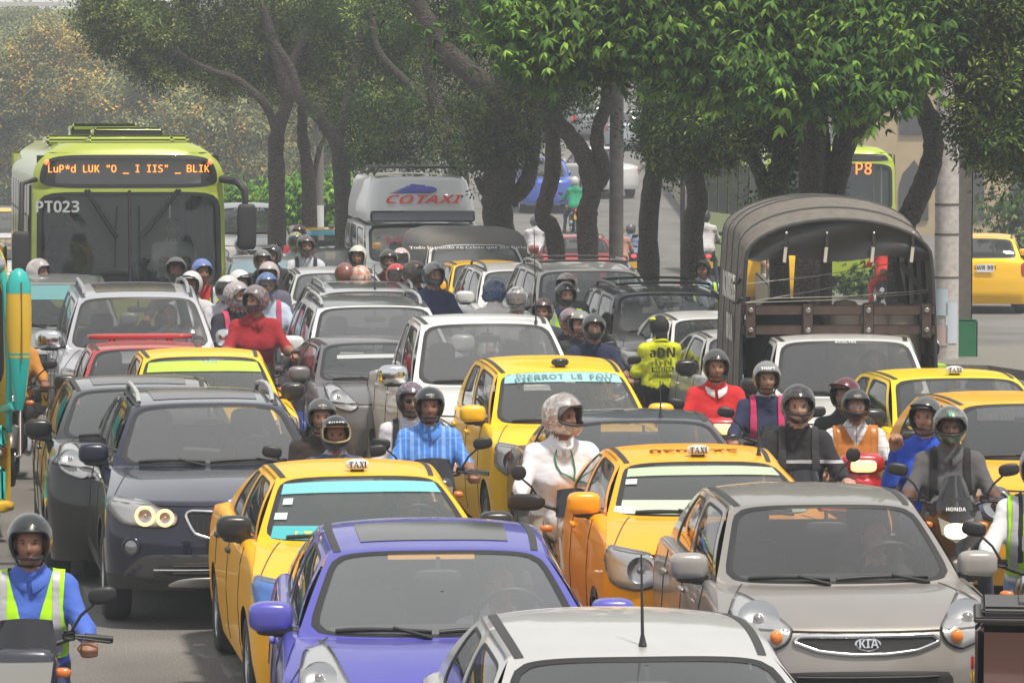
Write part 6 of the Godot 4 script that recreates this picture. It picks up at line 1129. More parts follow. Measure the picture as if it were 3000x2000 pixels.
func welded(m: M) -> ArrayMesh:
	var a := []
	a.resize(Mesh.ARRAY_MAX)
	a[Mesh.ARRAY_VERTEX] = m.v
	a[Mesh.ARRAY_NORMAL] = weld(m)
	a[Mesh.ARRAY_INDEX] = m.ix
	var o := ArrayMesh.new()
	o.add_surface_from_arrays(Mesh.PRIMITIVE_TRIANGLES, a)
	return o
var wheels := {}
func wheel(parent: Node, at: Vector3, r: float, w: float, side: float, steel := false) -> void:
	var key := "%.2f%s" % [r, steel]
	if not wheels.has(key):
		var t := M.new()
		var b := Basis(Vector3(0, 0, 1), -PI / 2)
		t.lathe([Vector2(r * 0.62, -w / 2), Vector2(r * 0.9, -w / 2), Vector2(r * 0.98, -w * 0.38), Vector2(r, 0), Vector2(r * 0.98, w * 0.38), Vector2(r * 0.9, w / 2), Vector2(r * 0.66, w / 2), Vector2(r * 0.62, w * 0.42)], Vector3.ZERO, b, 28)
		var rim := M.new()
		rim.lathe([Vector2(r * 0.66, w * 0.46), Vector2(r * 0.6, w * 0.44), Vector2(r * 0.57, w * 0.1)], Vector3.ZERO, b, 28)
		rim.lathe([Vector2(0.0, w * 0.40), Vector2(r * 0.12, w * 0.42), Vector2(r * 0.16, w * 0.3)], Vector3.ZERO, b, 12)
		for k in 5:
			var q := Basis(Vector3(1, 0, 0), TAU * k / 5)
			rim.box(q * Vector3(w * 0.36, r * 0.35, 0), Vector3(w * 0.16, r * 0.54, r * (0.34 if steel else 0.17)), 0.01, q)
		var back := M.new()
		back.lathe([Vector2(0.0, w * 0.05), Vector2(r * 0.6, w * 0.05)], Vector3.ZERO, b, 20)
		wheels[key] = [t.mesh(), rim.mesh(), back.mesh()]
	var o := Node3D.new()
	o.name = "wheel"
	parent.add_child(o, true)
	o.position = at
	if side < 0: o.rotation.y = PI
	part("tyre", wheels[key][0], mat(L(0.02, 0.02, 0.02), 0.85), o)
	part("rim", wheels[key][1], mat(L(0.5, 0.5, 0.52), 0.35, 0.8), o)
	part("brake_disc", wheels[key][2], mat(L(0.03, 0.03, 0.03), 0.6), o)
func car(label: String, category: String, group: String, called: String, kind: String, at: Vector3, yaw: float, o: Dictionary) -> Node3D:
	P = BASE.duplicate()
	P.merge(TYPES[kind], true)
	P.merge(o.get("p", {}), true)
	for k in ["H", "hl", "cy", "ty", "ry", "by", "dy"]: P[k] *= P.sy
	for k in ["W", "rw", "gw"]: P[k] *= P.sx
	cL = P.L
	cW = P.W
	cn = P.n
	kcy = P.cy
	var ar: float = P.wr + 0.055
	var za: float = cL / 2 - P.fax
	var zb: float = za - P.wb
	zc = za + ar + 0.02
	zr = zb - ar - 0.02
	var t := thing(called, label, category, at, yaw, group)
	var far: bool = o.get("far", false)
	var col: Color = o.col
	var pmat := paint_mat(col, o.get("rough", 0.38), o.get("metal", 0.25), o.get("coat", 0.7))
	var black := mat(L(0.018, 0.018, 0.019), 0.55)
	var seal := mat(L(0.012, 0.012, 0.013), 0.5)
	var chrome := mat(L(0.75, 0.76, 0.78), 0.12, 1.0)
	# --- lower shell
	var paint := M.new()
	var clad := M.new()
	var nf := 14 if far else 36
	var nrow := 8 if far else 12
	var cladn: int = o.get("clad", 0)
	for seg in 4:
		var fs := []
		if seg % 2 == 0:
			for k in nf + 1: fs.append(-1.0 + 2.0 * k / nf)
		else:
			var zs := [zc]
			for cx in [za, zb]:
				for k in 11: zs.append(cx + ar * cos(PI * k / 10))
				if cx == za:
					for k in 5: zs.append(lerpf(za - ar, zb + ar, (k + 1) / 6.0))
			zs.append(zr)
			for z in zs: fs.append((z - zc) / (zr - zc))
		var rows := []
		for j in nrow + 1: rows.append(PackedVector3Array())
		for f in fs:
			var bot: float = P.sill
			if seg % 2:
				var z := lerpf(zc, zr, f)
				for cx in [za, zb]:
					if absf(z - cx) < ar: bot = maxf(bot, P.wr + sqrt(ar * ar - (z - cx) * (z - cx)))
			var ty := topy(ring(seg, f, kcy * 0.9).z)
			for j in nrow + 1:
				rows[j].append(ring(seg, f, lerpf(bot, ty, float(j) / nrow)))
		if cladn:
			clad.grid(rows.slice(0, cladn + 1))
			paint.grid(rows.slice(cladn))
		else:
			paint.grid(rows)
		# rows.size() must share the top row with the cap
		var crow := []
		var ns := 12 if seg == 0 else (6 if seg == 2 else 3)
		for j in ns + 1:
			var row := PackedVector3Array()
			for f in fs: row.append(cap(seg, f, float(j) / ns))
			crow.append(row)
		paint.grid(crow)
	# --- glasshouse
	var ins: float = P.ins
	var res := []
	gwin(0, -1, 1, ins, ins, 0.02, 0.965, nf, paint, res)
	gwin(2, -1, 1, 0.1, 0.1, 0.06, 0.93, nf, paint, res)
	var us := []
	for c in P.cells:
		for k in 12: us.append(lerpf(c[0], c[1], k / 12.0))
	us.append(1.0)
	for sg in [1, 3]:
		for c in P.cells:
			if c.size() > 3:
				gwin(sg, c[0], c[1], c[2], c[3], 0.05, 0.9, 12, paint, res)
			else:
				var rows := []
				for j in 4:
					var row := PackedVector3Array()
					for k in 13: row.append(gh(sg, lerpf(c[0], c[1], k / 12.0), j / 3.0))
					rows.append(row)
				paint.grid(rows)
	var rrows := []
	for u in us:
		var row := PackedVector3Array()
		for k in nf + 1: row.append(roofp(u, -1.0 + 2.0 * k / nf))
		rrows.append(row)
	var roof := paint
	if o.has("roof"):
		roof = M.new()
	roof.grid(rrows)
	part("body", welded(paint), pmat, t)
	if o.has("roof"): pm("roof_panel", roof, mat(o.roof, 0.3, 0.0, 0.8), t)
	if cladn: pm("lower_cladding", clad, black, t)
	var tint: float = o.get("tint", 0.3)
	var gl := pane(o.get("gcol", L(0.17, 0.178, 0.187)), 0.09 + 0.65 * tint)
	var gls := pane(L(0.03, 0.032, 0.032), o.get("stint", 0.55))
	for k in res.size():
		var nm: String = "windshield" if k == 0 else ("rear_window" if k == 1 else "side_window")
		var w := pm(nm, res[k][1], gl if k == 0 else gls, t)
		pm("window_seal", res[k][0], seal, w)
	# --- seams, roof ditches
	var seams := M.new()
	for sg in [-1.0, 1.0]:
		var a := PackedVector3Array()
		for k in 9: a.append(surfn(sg * 0.8, 1.0 + k / 8.0, 0.0005))
		seams.tube(a, [0.0045], 5, false)
	var lip := PackedVector3Array()
	for k in 17: lip.append(surfn(lerpf(-0.8, 0.8, k / 16.0), 1.0, 0.0))
	seams.tube(lip, [0.006], 5, false)
	if not far:
		for sg in [1, 3]:
			for z in [za - ar - 0.05, lerpf(za, zb, 0.52), zb + ar * 0.55]:
				var a := PackedVector3Array()
				var f: float = (z - zc) / (zr - zc)
				var tz := topy(z)
				for k in 8:
					var y := lerpf(P.sill + 0.06 if z > zb + ar else P.wr + ar, tz, k / 7.0)
					var q := ring(sg, f, y)
					q.x += signf(q.x) * 0.0008
					a.append(q)
				seams.tube(a, [0.004], 5, false)
	pm("panel_seams", seams, seal, t).set_meta("kind", "stuff")
	for sg in [-1.0, 1.0]:
		var ditch := M.new()
		var rows := [PackedVector3Array(), PackedVector3Array()]
		for u in us:
			var e := Vector3(0, 0.003, 0)
			rows[0].append(roofp(u, sg * 0.885) + e)
			rows[1].append(roofp(u, sg * 0.955) + e)
		ditch.grid(rows)
		pm("roof_ditch", ditch, mat(L(0.03, 0.03, 0.03), 0.6), t)
	# --- underbody, wheels
	var ub := M.new()
	ub.box(Vector3(0, P.sill + 0.17, 0), Vector3(cW - 0.42, 0.3, cL - 0.45), 0.03)
	pm("underbody", ub, mat(L(0.01, 0.01, 0.01), 0.9), t)
	for sg in [-1.0, 1.0]:
		for z in [za, zb]: wheel(t, Vector3(sg * (cW / 2 - 0.11), P.wr, z), P.wr, 0.2, sg, o.get("steel", false))
	# --- interior
	if not far or tint < 0.5:
		var dash := M.new()
		var zw: float = cL / 2 - P.cz
		dash.sq(Vector3(0, kcy - 0.13, zw - 0.42), Vector3(P.gw * 0.95, 0.13, 0.32), 0.4, 0.4)
		pm("dashboard", dash, mat(L(0.02, 0.02, 0.022), 0.7), t)
		var seat_z: float = zw - 1.25
		var seat := M.new()
		seat.sq(Vector3(0, 0, 0), Vector3(0.23, 0.34, 0.09), 0.5, 0.6, Basis(Vector3.RIGHT, -0.25))
		seat.sq(Vector3(0, -0.32, 0.2), Vector3(0.24, 0.09, 0.26), 0.5, 0.6)
		var rest := M.new()
		rest.sq(Vector3.ZERO, Vector3(0.13, 0.11, 0.06), 0.6, 0.6)
		var sm := mat(o.get("seat", L(0.025, 0.025, 0.027)), 0.8)
		var seat_m := seat.mesh()
		var rest_m := rest.mesh()
		for sg in [-1.0, 1.0]:
			var s := part("seat", seat_m, sm, t, Vector3(sg * 0.36, kcy - 0.2, seat_z))
			part("headrest", rest_m, sm, s, Vector3(0, 0.43, -0.12))
		var rb := M.new()
		rb.sq(Vector3(0, kcy - 0.15, seat_z - 0.95), Vector3(P.gw * 0.85, 0.3, 0.1), 0.4, 0.3)
		pm("rear_bench", rb, sm, t)
		var sw := M.new()
		var loop := PackedVector3Array()
		for k in 21: loop.append(Vector3(0.37, kcy + 0.02, zw - 0.66) + Basis(Vector3.RIGHT, 0.5) * Vector3(0.18 * cos(TAU * k / 20), 0.18 * sin(TAU * k / 20), 0))
		sw.tube(loop, [0.016], 6, false)
		pm("steering_wheel", sw, seal, t)
		if not o.get("nomirror", false):
			var rv := M.new()
			var g := gframe(0, 0.0, 0.84, -0.09)
			rv.sq(g.origin, Vector3(0.12, 0.035, 0.02), 0.5, 0.5)
			rv.tube(pv([g.origin, ghn(0, 0, 0.9, -0.01)]), [0.012], 6)
			pm("rear_view_mirror", rv, seal, t)
	# --- wipers
	var wp := M.new()
	for wi in [[-0.75, -0.1], [-0.05, 0.72]]:
		var a := PackedVector3Array()
		for k in 7: a.append(ghn(0, lerpf(wi[0], wi[1], k / 6.0), 0.055 + 0.02 * sin(PI * k / 6.0), 0.012))
		wp.tube(a, [0.011, 0.013, 0.013, 0.011], 6)
		var b := PackedVector3Array([ghn(0, wi[1], 0.0, 0.01), ghn(0, lerpf(wi[0], wi[1], 0.6), 0.07, 0.03)])
		wp.tube(b, [0.012, 0.007], 6)
	pm("wipers", wp, seal, t)
	# --- mirrors
	var mc: Color = o.get("mirror", col)
	for sg in [1, 3]:
		var q := gh(sg, 0.06, 0.1)
		var x := signf(q.x)
		var mm := Node3D.new()
		mm.name = "wing_mirror"
		t.add_child(mm, true)
		var ms: float = o.get("msize", 1.0)
		mm.position = q + Vector3(x * (0.115 * ms + 0.02), 0.02, 0.01)
		var hs := M.new()
		hs.sq(Vector3(0, 0.02, 0), Vector3(0.115, 0.078, 0.075) * ms, 0.62, 0.62)
		pm("mirror_housing", hs, chrome if o.get("chrome_mirror", false) else mat(mc, 0.3, 0.1, 0.6 if mc.r > 0.03 else 0.1), mm)
		var ba := M.new()
		ba.sq(Vector3(-x * 0.02, -0.045 * ms, 0), Vector3(0.095, 0.03, 0.06) * ms, 0.6, 0.7)
		ba.tube(pv([Vector3(-x * 0.02, -0.05, 0), Vector3(-x * (0.12 * ms + 0.05), -0.07, -0.02)]), [0.035, 0.03], 8)
		pm("mirror_foot", ba, black, mm)
	# --- handles
	if not far:
		var hm := M.new()
		hm.sq(Vector3.ZERO, Vector3(0.016, 0.016, 0.085), 0.6, 0.6)
		var hme := hm.mesh()
		for sg in [1, 3]:
			for fr in [0.44, 0.93]:
				var z := lerpf(za - ar, zb + ar * 0.5, fr)
				var q := ring(sg, (z - zc) / (zr - zc), kcy - 0.13)
				part("door_handle", hme, chrome if o.get("chrome_handle", false) else (black if o.get("black_handle", false) else pmat), t, q + Vector3(signf(q.x) * 0.012, 0, 0))
	face(t, o, pmat, black, chrome, far)
	tail(t, o, chrome)
	extras(t, o, pmat, black, chrome)
	return t
var dust: NoiseTexture2D
func paint_mat(c: Color, rough: float, metal: float, coat: float) -> StandardMaterial3D:
	# lacquer with faint road dust: the gloss varies in soft patches
	var key := "paint%s%.2f%.2f%.2f" % [c, rough, metal, coat]
	if not mats.has(key):
		if dust == null: dust = noise_tex(0.018, L(0.35, 0.35, 0.35), L(1, 1, 1), 5, 256, 77)
		var m: StandardMaterial3D = mat(c, rough, metal, coat).duplicate()
		m.metallic_specular = 0.35
		m.roughness = minf(rough * 1.5, 1.0)
		m.roughness_texture = dust
		m.uv1_triplanar = true
		m.uv1_scale = Vector3.ONE * 0.7
		mats[key] = m
	return mats[key]
func lamp_poly(a: Array) -> Array:
	return a.map(func(q): return Vector2(xf(q[0]), q[1]))
func xf(x: float) -> float: # share of the half width -> share of the turn round the nose
	return signf(x) * asin(pow(absf(x), cn / 2)) * 2 / PI
const FACES := {
	"kia": {"lamp": [[0.52, 1.0], [0.56, 0.9], [0.66, 0.85], [0.84, 0.94], [0.95, 1.2], [0.95, 1.6], [0.82, 1.4], [0.62, 1.14]], "bowl": [0.76, 1.1, 0.115], "amber": [0.62, 0.945, 0.036], "grille": [[-0.5, 0.915], [-0.45, 0.965], [0.45, 0.965], [0.5, 0.915], [0.34, 0.85], [0.12, 0.825], [-0.12, 0.825], [-0.34, 0.85]], "low": [[-0.5, 0.42], [-0.55, 0.68], [0.55, 0.68], [0.5, 0.42]], "plate": 0.53},
	"fiesta": {"lamp": [[0.58, 0.97], [0.68, 0.88], [0.9, 1.0], [0.975, 1.5], [0.95, 1.78], [0.84, 1.5], [0.7, 1.2]], "bowl": [0.82, 1.12, 0.085], "grille": [[-0.3, 0.84], [-0.28, 0.93], [0.28, 0.93], [0.3, 0.84]], "low": [[-0.36, 0.25], [-0.44, 0.62], [0.44, 0.62], [0.36, 0.25]], "plate": 0.44},
	"accent": {"lamp": [[0.6, 0.88], [0.64, 0.74], [0.8, 0.68], [0.95, 0.72], [0.992, 0.9], [0.97, 1.02], [0.86, 1.03], [0.7, 1.0]], "bowl": [0.76, 0.86, 0.085], "grille": [[-0.3, 0.74], [-0.34, 0.88], [0.34, 0.88], [0.3, 0.74]], "low": [[-0.4, 0.22], [-0.42, 0.4], [0.42, 0.4], [0.4, 0.22]], "plate": 0.46},
	"bmw": {"lamp": [[0.44, 0.88], [0.46, 0.77], [0.62, 0.74], [0.86, 0.76], [0.965, 0.92], [0.95, 1.06], [0.74, 1.04], [0.56, 0.96]], "bowl": [0.69, 0.87, 0.066], "bowl2": [0.535, 0.855, 0.056], "halo": true, "kidney": true, "fog": [0.8, 0.5, 0.05], "low": [[-0.5, 0.18], [-0.56, 0.32], [0.56, 0.32], [0.5, 0.18]], "plate": 0.5, "skid": true},
	"atos": {"lamp": [[0.6, 0.88], [0.62, 0.7], [0.82, 0.68], [0.965, 0.8], [0.95, 1.04], [0.72, 1.02]], "bowl": [0.77, 0.85, 0.1], "grille": [[-0.3, 0.76], [-0.3, 0.84], [0.3, 0.84], [0.3, 0.76]], "low": [[-0.4, 0.22], [-0.42, 0.34], [0.42, 0.34], [0.4, 0.22]], "fog": [0.55, 0.3, 0.055], "plate": 0.46},
	"suv": {"lamp": [[0.6, 0.86], [0.62, 0.7], [0.86, 0.7], [0.975, 0.9], [0.96, 1.04], [0.76, 0.98]], "bowl": [0.76, 0.82, 0.085], "grille": [[-0.38, 0.62], [-0.42, 0.9], [0.42, 0.9], [0.38, 0.62]], "low": [[-0.44, 0.18], [-0.46, 0.36], [0.46, 0.36], [0.44, 0.18]], "slats": true, "fog": [0.62, 0.3, 0.05], "plate": 0.46},
}
func face(t: Node3D, o: Dictionary, pmat: Material, black: Material, chrome: Material, far: bool) -> void:
	var fc: Dictionary = FACES[o.get("face", "suv")]
	var lens := pane(L(0.8, 0.82, 0.82), 0.1)
	var back := mat(o.get("lampcol", L(0.42, 0.425, 0.43)), 0.22, 0.6)
	for sg in [1.0, -1.0]:
		var poly := lamp_poly(fc.lamp)
		if sg < 0: poly = flip(poly)
		var h := part("headlight", patch(poly, 0.010).mesh(), back, t)
		pm("lamp_rim", outline(poly, 0.011, 0.007), black, h)
		if not far:
			var lit: bool = o.get("lit", false)
			for bk in ["bowl", "bowl2"]:
				if not fc.has(bk): continue
				var bw: Array = fc[bk]
				var c := surfn(sg * xf(bw[0]), bw[1], 0.006)
				var n := (surfn(sg * xf(bw[0]), bw[1], 0.1) - c).normalized()
				n = (n + Vector3(0, -0.15, 0.9)).normalized()
				var q := Basis.looking_at(-n, Vector3.UP) * Basis(Vector3.RIGHT, PI / 2)
				var bm := M.new()
				var r: float = bw[2]
				bm.lathe([Vector2(r, 0.02), Vector2(r * 0.8, 0.008), Vector2(r * 0.4, 0.002), Vector2(0.0, 0.0)], c + n * 0.008, q, 20)
				pm("reflector", bm, mat(L(0.5, 0.5, 0.51), 0.2, 1.0) if not o.has("lampcol") else mat(o.lampcol, 0.15, 0.6), h)
				var bb := M.new()
				bb.sq(c + n * 0.02, Vector3.ONE * r * 0.28, 1, 1, Basis(), 10, 6)
				pm("bulb", bb, mat(L(0.3, 0.3, 0.3), 0.2, 0.6), h)
				if fc.has("halo"):
					var hl := M.new()
					var ring3 := PackedVector3Array()
					for k in 25: ring3.append(c + n * 0.035 + q * Vector3(r * 0.95 * cos(TAU * k / 24), 0, r * 0.95 * sin(TAU * k / 24)))
					hl.tube(ring3, [0.012], 6, false)
					pm("light_ring", hl, glow(L(1.0, 0.5, 0.2), 1.7), h)
			if fc.has("amber"):
				var am: Array = fc.amber
				var c := surfn(sg * xf(am[0]), am[1], 0.02)
				var s := M.new()
				s.sq(c, Vector3(am[2], am[2] * 1.1, 0.03), 1, 1, Basis(), 14, 8)
				pm("turn_signal", s, mat(L(0.8, 0.22, 0.02), 0.2, 0.0, 1.0), h)
			pm("lens", patch(poly, 0.02, 3, 0, 5, 0.012), lens, h)
	if fc.has("grille"):
		var gp := lamp_poly(fc.grille)
		var g := part("grille", patch(gp, 0.006, 3, 0, 5, 0.0, 0.2).mesh(), black, t)
		pm("grille_frame", outline(gp, 0.008, 0.013, 0, 5, 0.2), chrome if o.get("chrome_grille", true) else pmat, g)
		if fc.has("slats") and not far:
			for k in 4:
				var sl := M.new()
				var a := PackedVector3Array()
				for j in 9: a.append(surfn(lerpf(gp[0].x * 0.97, -gp[0].x * 0.97, j / 8.0), lerpf(0.66, 0.86, k / 3.0), 0.012))
				sl.tube(a, [0.014], 6)
				pm("grille_bar", sl, chrome, g)
	if fc.has("kidney"):
		for sg in [1.0, -1.0]:
			var kp := lamp_poly([[0.03 * sg, 0.9], [0.035 * sg, 0.66], [0.14 * sg, 0.61], [0.3 * sg, 0.68], [0.37 * sg, 0.88], [0.32 * sg, 0.94]])
			var g := part("grille", patch(kp, 0.006).mesh(), mat(L(0.008, 0.008, 0.01), 0.3), t)
			pm("grille_frame", outline(kp, 0.01, 0.013), chrome, g)
			for k in 7:
				var sl := M.new()
				var x: float = sg * xf(lerpf(0.06, 0.32, k / 6.0))
				sl.tube(pv([surfn(x, 0.66, 0.012), surfn(x, 0.9, 0.012)]), [0.006], 5)
				pm("grille_bar", sl, black, g)
	if fc.has("low"):
		var lp := lamp_poly(fc.low)
		pm("air_intake", patch(lp, 0.006), mat(L(0.008, 0.008, 0.008), 0.7), t)
		if not far:
			var bars := M.new()
			for k in 3:
				var a := PackedVector3Array()
				for j in 9: a.append(surfn(lerpf(lp[0].x * 0.95, -lp[0].x * 0.95, j / 8.0), lerpf(lp[0].y + 0.03, lp[1].y - 0.03, k / 2.0), 0.012))
				bars.tube(a, [0.007], 5)
			pm("intake_bars", bars, black, t)
	if fc.has("fog"):
		for sg in [1.0, -1.0]:
			var bw: Array = fc.fog
			var c := surfn(sg * xf(bw[0]), bw[1], 0.0)
			var n := (surfn(sg * xf(bw[0]), bw[1], 0.1) - c).normalized()
			var q := Basis.looking_at(-n, Vector3.UP) * Basis(Vector3.RIGHT, PI / 2)
			var r: float = bw[2]
			var a := M.new()
			a.lathe([Vector2(r * 1.5, 0.0), Vector2(r * 1.35, 0.012), Vector2(r * 1.1, 0.012), Vector2(r * 1.0, 0.004)], c, q, 18)
			var f := pm("fog_lamp", a, pmat, t)
			var b := M.new()
			b.lathe([Vector2(r, 0.006), Vector2(r * 0.6, 0.016), Vector2(0.0, 0.02)], c, q, 18)
			pm("lens", b, mat(L(0.3, 0.3, 0.3), 0.15, 0.8), f)
	if fc.has("skid"):
		var sp := lamp_poly([[-0.5, 0.04], [-0.45, 0.12], [-0.3, 0.155], [0.3, 0.155], [0.45, 0.12], [0.5, 0.04]])
		pm("skid_plate", patch(sp, 0.009), mat(L(0.4, 0.4, 0.4), 0.35, 0.8), t)
		var a := PackedVector3Array()
		for j in 13: a.append(surfn(lerpf(-0.4, 0.4, j / 12.0), 0.245, 0.014))
		var st := M.new()
		st.tube(a, [0.008], 5)
		pm("intake_trim", st, chrome, t)
		var ap := [Vector2(-0.62, 0.1), Vector2(-0.56, 0.3), Vector2(-0.4, 0.42), Vector2(0.4, 0.42), Vector2(0.56, 0.3), Vector2(0.62, 0.1)]
		pm("bumper_trim", patch(ap, 0.004, 4), mat(L(0.03, 0.03, 0.03), 0.7), t)
	if o.get("plate", true):
		var py: float = o.get("plate_y", fc.plate)
		var z: float = ring(0, 0.0, py).z + 0.012
		plate(t, Vector3(0, py, z), 0.0, o.get("plate_text", "SVX 418"), o.get("plate_white", false))
func plate(t: Node3D, at: Vector3, turn: float, text: String, white: bool) -> void:
	var m := M.new()
	m.box(Vector3.ZERO, Vector3(0.33, 0.16, 0.012), 0.004)
	var p := part("number_plate", m.mesh(), mat(L(0.75, 0.75, 0.75) if white else L(0.75, 0.42, 0.01), 0.5), t, at, Basis(Vector3.UP, turn))
	word(text, 0.08, mat(L(0.02, 0.02, 0.02), 0.6), p, Vector3(0, 0.01, 0.008))
func tail(t: Node3D, o: Dictionary, chrome: Material) -> void:
	for sg in [1.0, -1.0]:
		var poly := [Vector2(sg * 0.62, 0.95), Vector2(sg * 0.62, 0.68), Vector2(sg * 0.9, 0.68), Vector2(sg * 0.92, 0.98)]
		pm("tail_light", patch(poly, 0.006, 2, 2, 3), glow(L(0.6, 0.02, 0.02), 1.2) if o.get("brake", false) else mat(L(0.35, 0.012, 0.012), 0.15, 0.0, 1.0), t)
	if o.get("rear_plate", false):
		plate(t, Vector3(0, P.hl, -cL / 2 - 0.012), PI, o.get("plate_text", "SXR 991"), o.get("plate_white", false))
func extras(t: Node3D, o: Dictionary, pmat: Material, black: Material, chrome: Material) -> void:
	if o.has("sign"): # roof sign with TAXI on it
		var q := roofp(0.08, o.get("sign_x", 0.0))
		var n := Node3D.new()
		n.name = "taxi_sign"
		t.add_child(n, true)
		n.position = q
		n.scale = Vector3(0.66, 0.8, 0.66)
		var a := M.new()
		a.sq(Vector3(0, 0.055, 0), Vector3(0.12, 0.045, 0.06), 0.8, 0.9)
		pm("sign_shell", a, mat(o.sign, 0.35, 0.0, 0.4), n)
		var b := M.new()
		b.box(Vector3(0, 0.008, 0), Vector3(0.13, 0.02, 0.08), 0.005)
		pm("sign_foot", b, black, n)
		word("TAXI", 0.052, mat(L(0.02, 0.02, 0.02), 0.6), n, Vector3(0, 0.055, 0.058), Basis(Vector3.RIGHT, -0.15), "lettering", "Droid Serif")
	if o.has("bands"): # sun strips stuck to the windshield: [h0, h1, colour, alpha]
		for b in o.bands:
			var bm := mat(b[2], 0.35)
			if b[3] < 1.0:
				bm = pane(b[2], b[3])
			pm("sun_strip", gpatch(0, -0.89, 0.89, b[0], b[1], 0.002), bm, t)
	if o.has("words"): # lettering on the windshield: [text, f, h, size, colour]
		for w in o.words:
			var g := gframe(0, w[1], w[2], 0.0028)
			word(w[0], w[3], mat(w[4], 0.6), t, g.origin, g.basis, "lettering", w[5] if w.size() > 5 else "Droid Sans", 700, 0.001)
	if o.get("rails", false):
		for sg in [-1.0, 1.0]:
			var a := PackedVector3Array()
			var up := [0.0, 0.055, 0.065, 0.068, 0.065, 0.055, 0.0]
			for k in 7: a.append(roofp([0.1, 0.16, 0.3, 0.5, 0.7, 0.86, 0.92][k], sg * 0.88) + Vector3(0, up[k], 0))
			var m := M.new()
			m.tube(a, [0.02], 8)
			pm("roof_rail", m, mat(o.get("railcol", L(0.45, 0.45, 0.46)), 0.3, 0.6), t)
	if o.get("crossbars", false):
		for u in [0.2, 0.7]:
			var a := PackedVector3Array()
			for k in 9: a.append(roofp(u, lerpf(-0.88, 0.88, k / 8.0)) + Vector3(0, 0.075, 0))
			var m := M.new()
			m.tube(a, [0.016], 6)
			pm("roof_bar", m, black, t)
	if o.get("sunroof", false):
		var rows := []
		for j in 7:
			var row := PackedVector3Array()
			for k in 13: row.append(roofp(lerpf(0.12, 0.55, j / 6.0), lerpf(-0.68, 0.68, k / 12.0)) + Vector3(0, 0.004, 0))
			rows.append(row)
		var m := M.new()
		m.grid(rows)
		pm("sunroof", m, mat(L(0.045, 0.042, 0.045), 0.15), t)
	if o.has("antenna"):
		var an: Array = o.antenna
		var q := roofp(an[0], an[1])
		var m := M.new()
		m.tube(pv([q, q + Vector3(0, 0.05, -0.01), q + Vector3(0, an[2], -an[2] * 0.15)]), [0.02, 0.008, 0.004], 6)
		pm("antenna", m, black, t)
	if o.has("spoiler"):
		var m := M.new()
		m.sq(roofp(1.0, 0.0) + Vector3(0, 0.045, -0.1), Vector3(P.rw * 1.02, 0.03, 0.12), 0.4, 0.3)
		m.box(roofp(1.0, 0.55) + Vector3(0, 0.03, -0.06), Vector3(0.06, 0.07, 0.1), 0.01)
		m.box(roofp(1.0, -0.55) + Vector3(0, 0.03, -0.06), Vector3(0.06, 0.07, 0.1), 0.01)
		pm("spoiler", m, pmat, t)
	if o.has("stickers"): # small papers behind the windshield: [f, h, w, colour]
		for s in o.stickers:
			pm("sticker", gpatch(0, s[0] - s[2], s[0] + s[2], s[1] - 0.05, s[1] + 0.05, 0.002, 3, 1), mat(s[3], 0.5), t)
	if o.has("badge"): # round or oval badge on the nose
		var q := surfn(0.0, o.badge[0], 0.006)
		var n := (surfn(0.0, o.badge[0], 0.1) - q).normalized()
		var b := Basis.looking_at(-n, Vector3.UP)
		var m := M.new()
		m.sq(q, Vector3(o.badge[1], o.badge[2], 0.012), 1, 1, b, 20, 8)
		var bd := pm("badge", m, chrome, t)
		var m2 := M.new()
		m2.sq(q + n * 0.004, Vector3(o.badge[1] * 0.85, o.badge[2] * 0.82, 0.012), 1, 1, b, 20, 8)
		pm("badge_face", m2, mat(L(0.012, 0.012, 0.014), 0.3), bd)
		if o.badge[3] == "quarters":
			for k in 4:
				var w := M.new()
				var poly := PackedVector2Array([Vector2.ZERO])
				for j in 7: poly.append(Vector2(cos(PI / 2 * (k + j / 6.0)), sin(PI / 2 * (k + j / 6.0))) * o.badge[1] * 0.6)
				w.prism(poly, 0.004, Transform3D(b, q + n * 0.017))
				pm("badge_quarter", w, mat(L(0.8, 0.8, 0.8) if k % 2 == 0 else L(0.05, 0.2, 0.6), 0.3), bd)
		else:
			word(o.badge[3], o.badge[2] * 1.2, chrome, bd, q + n * 0.016, b)

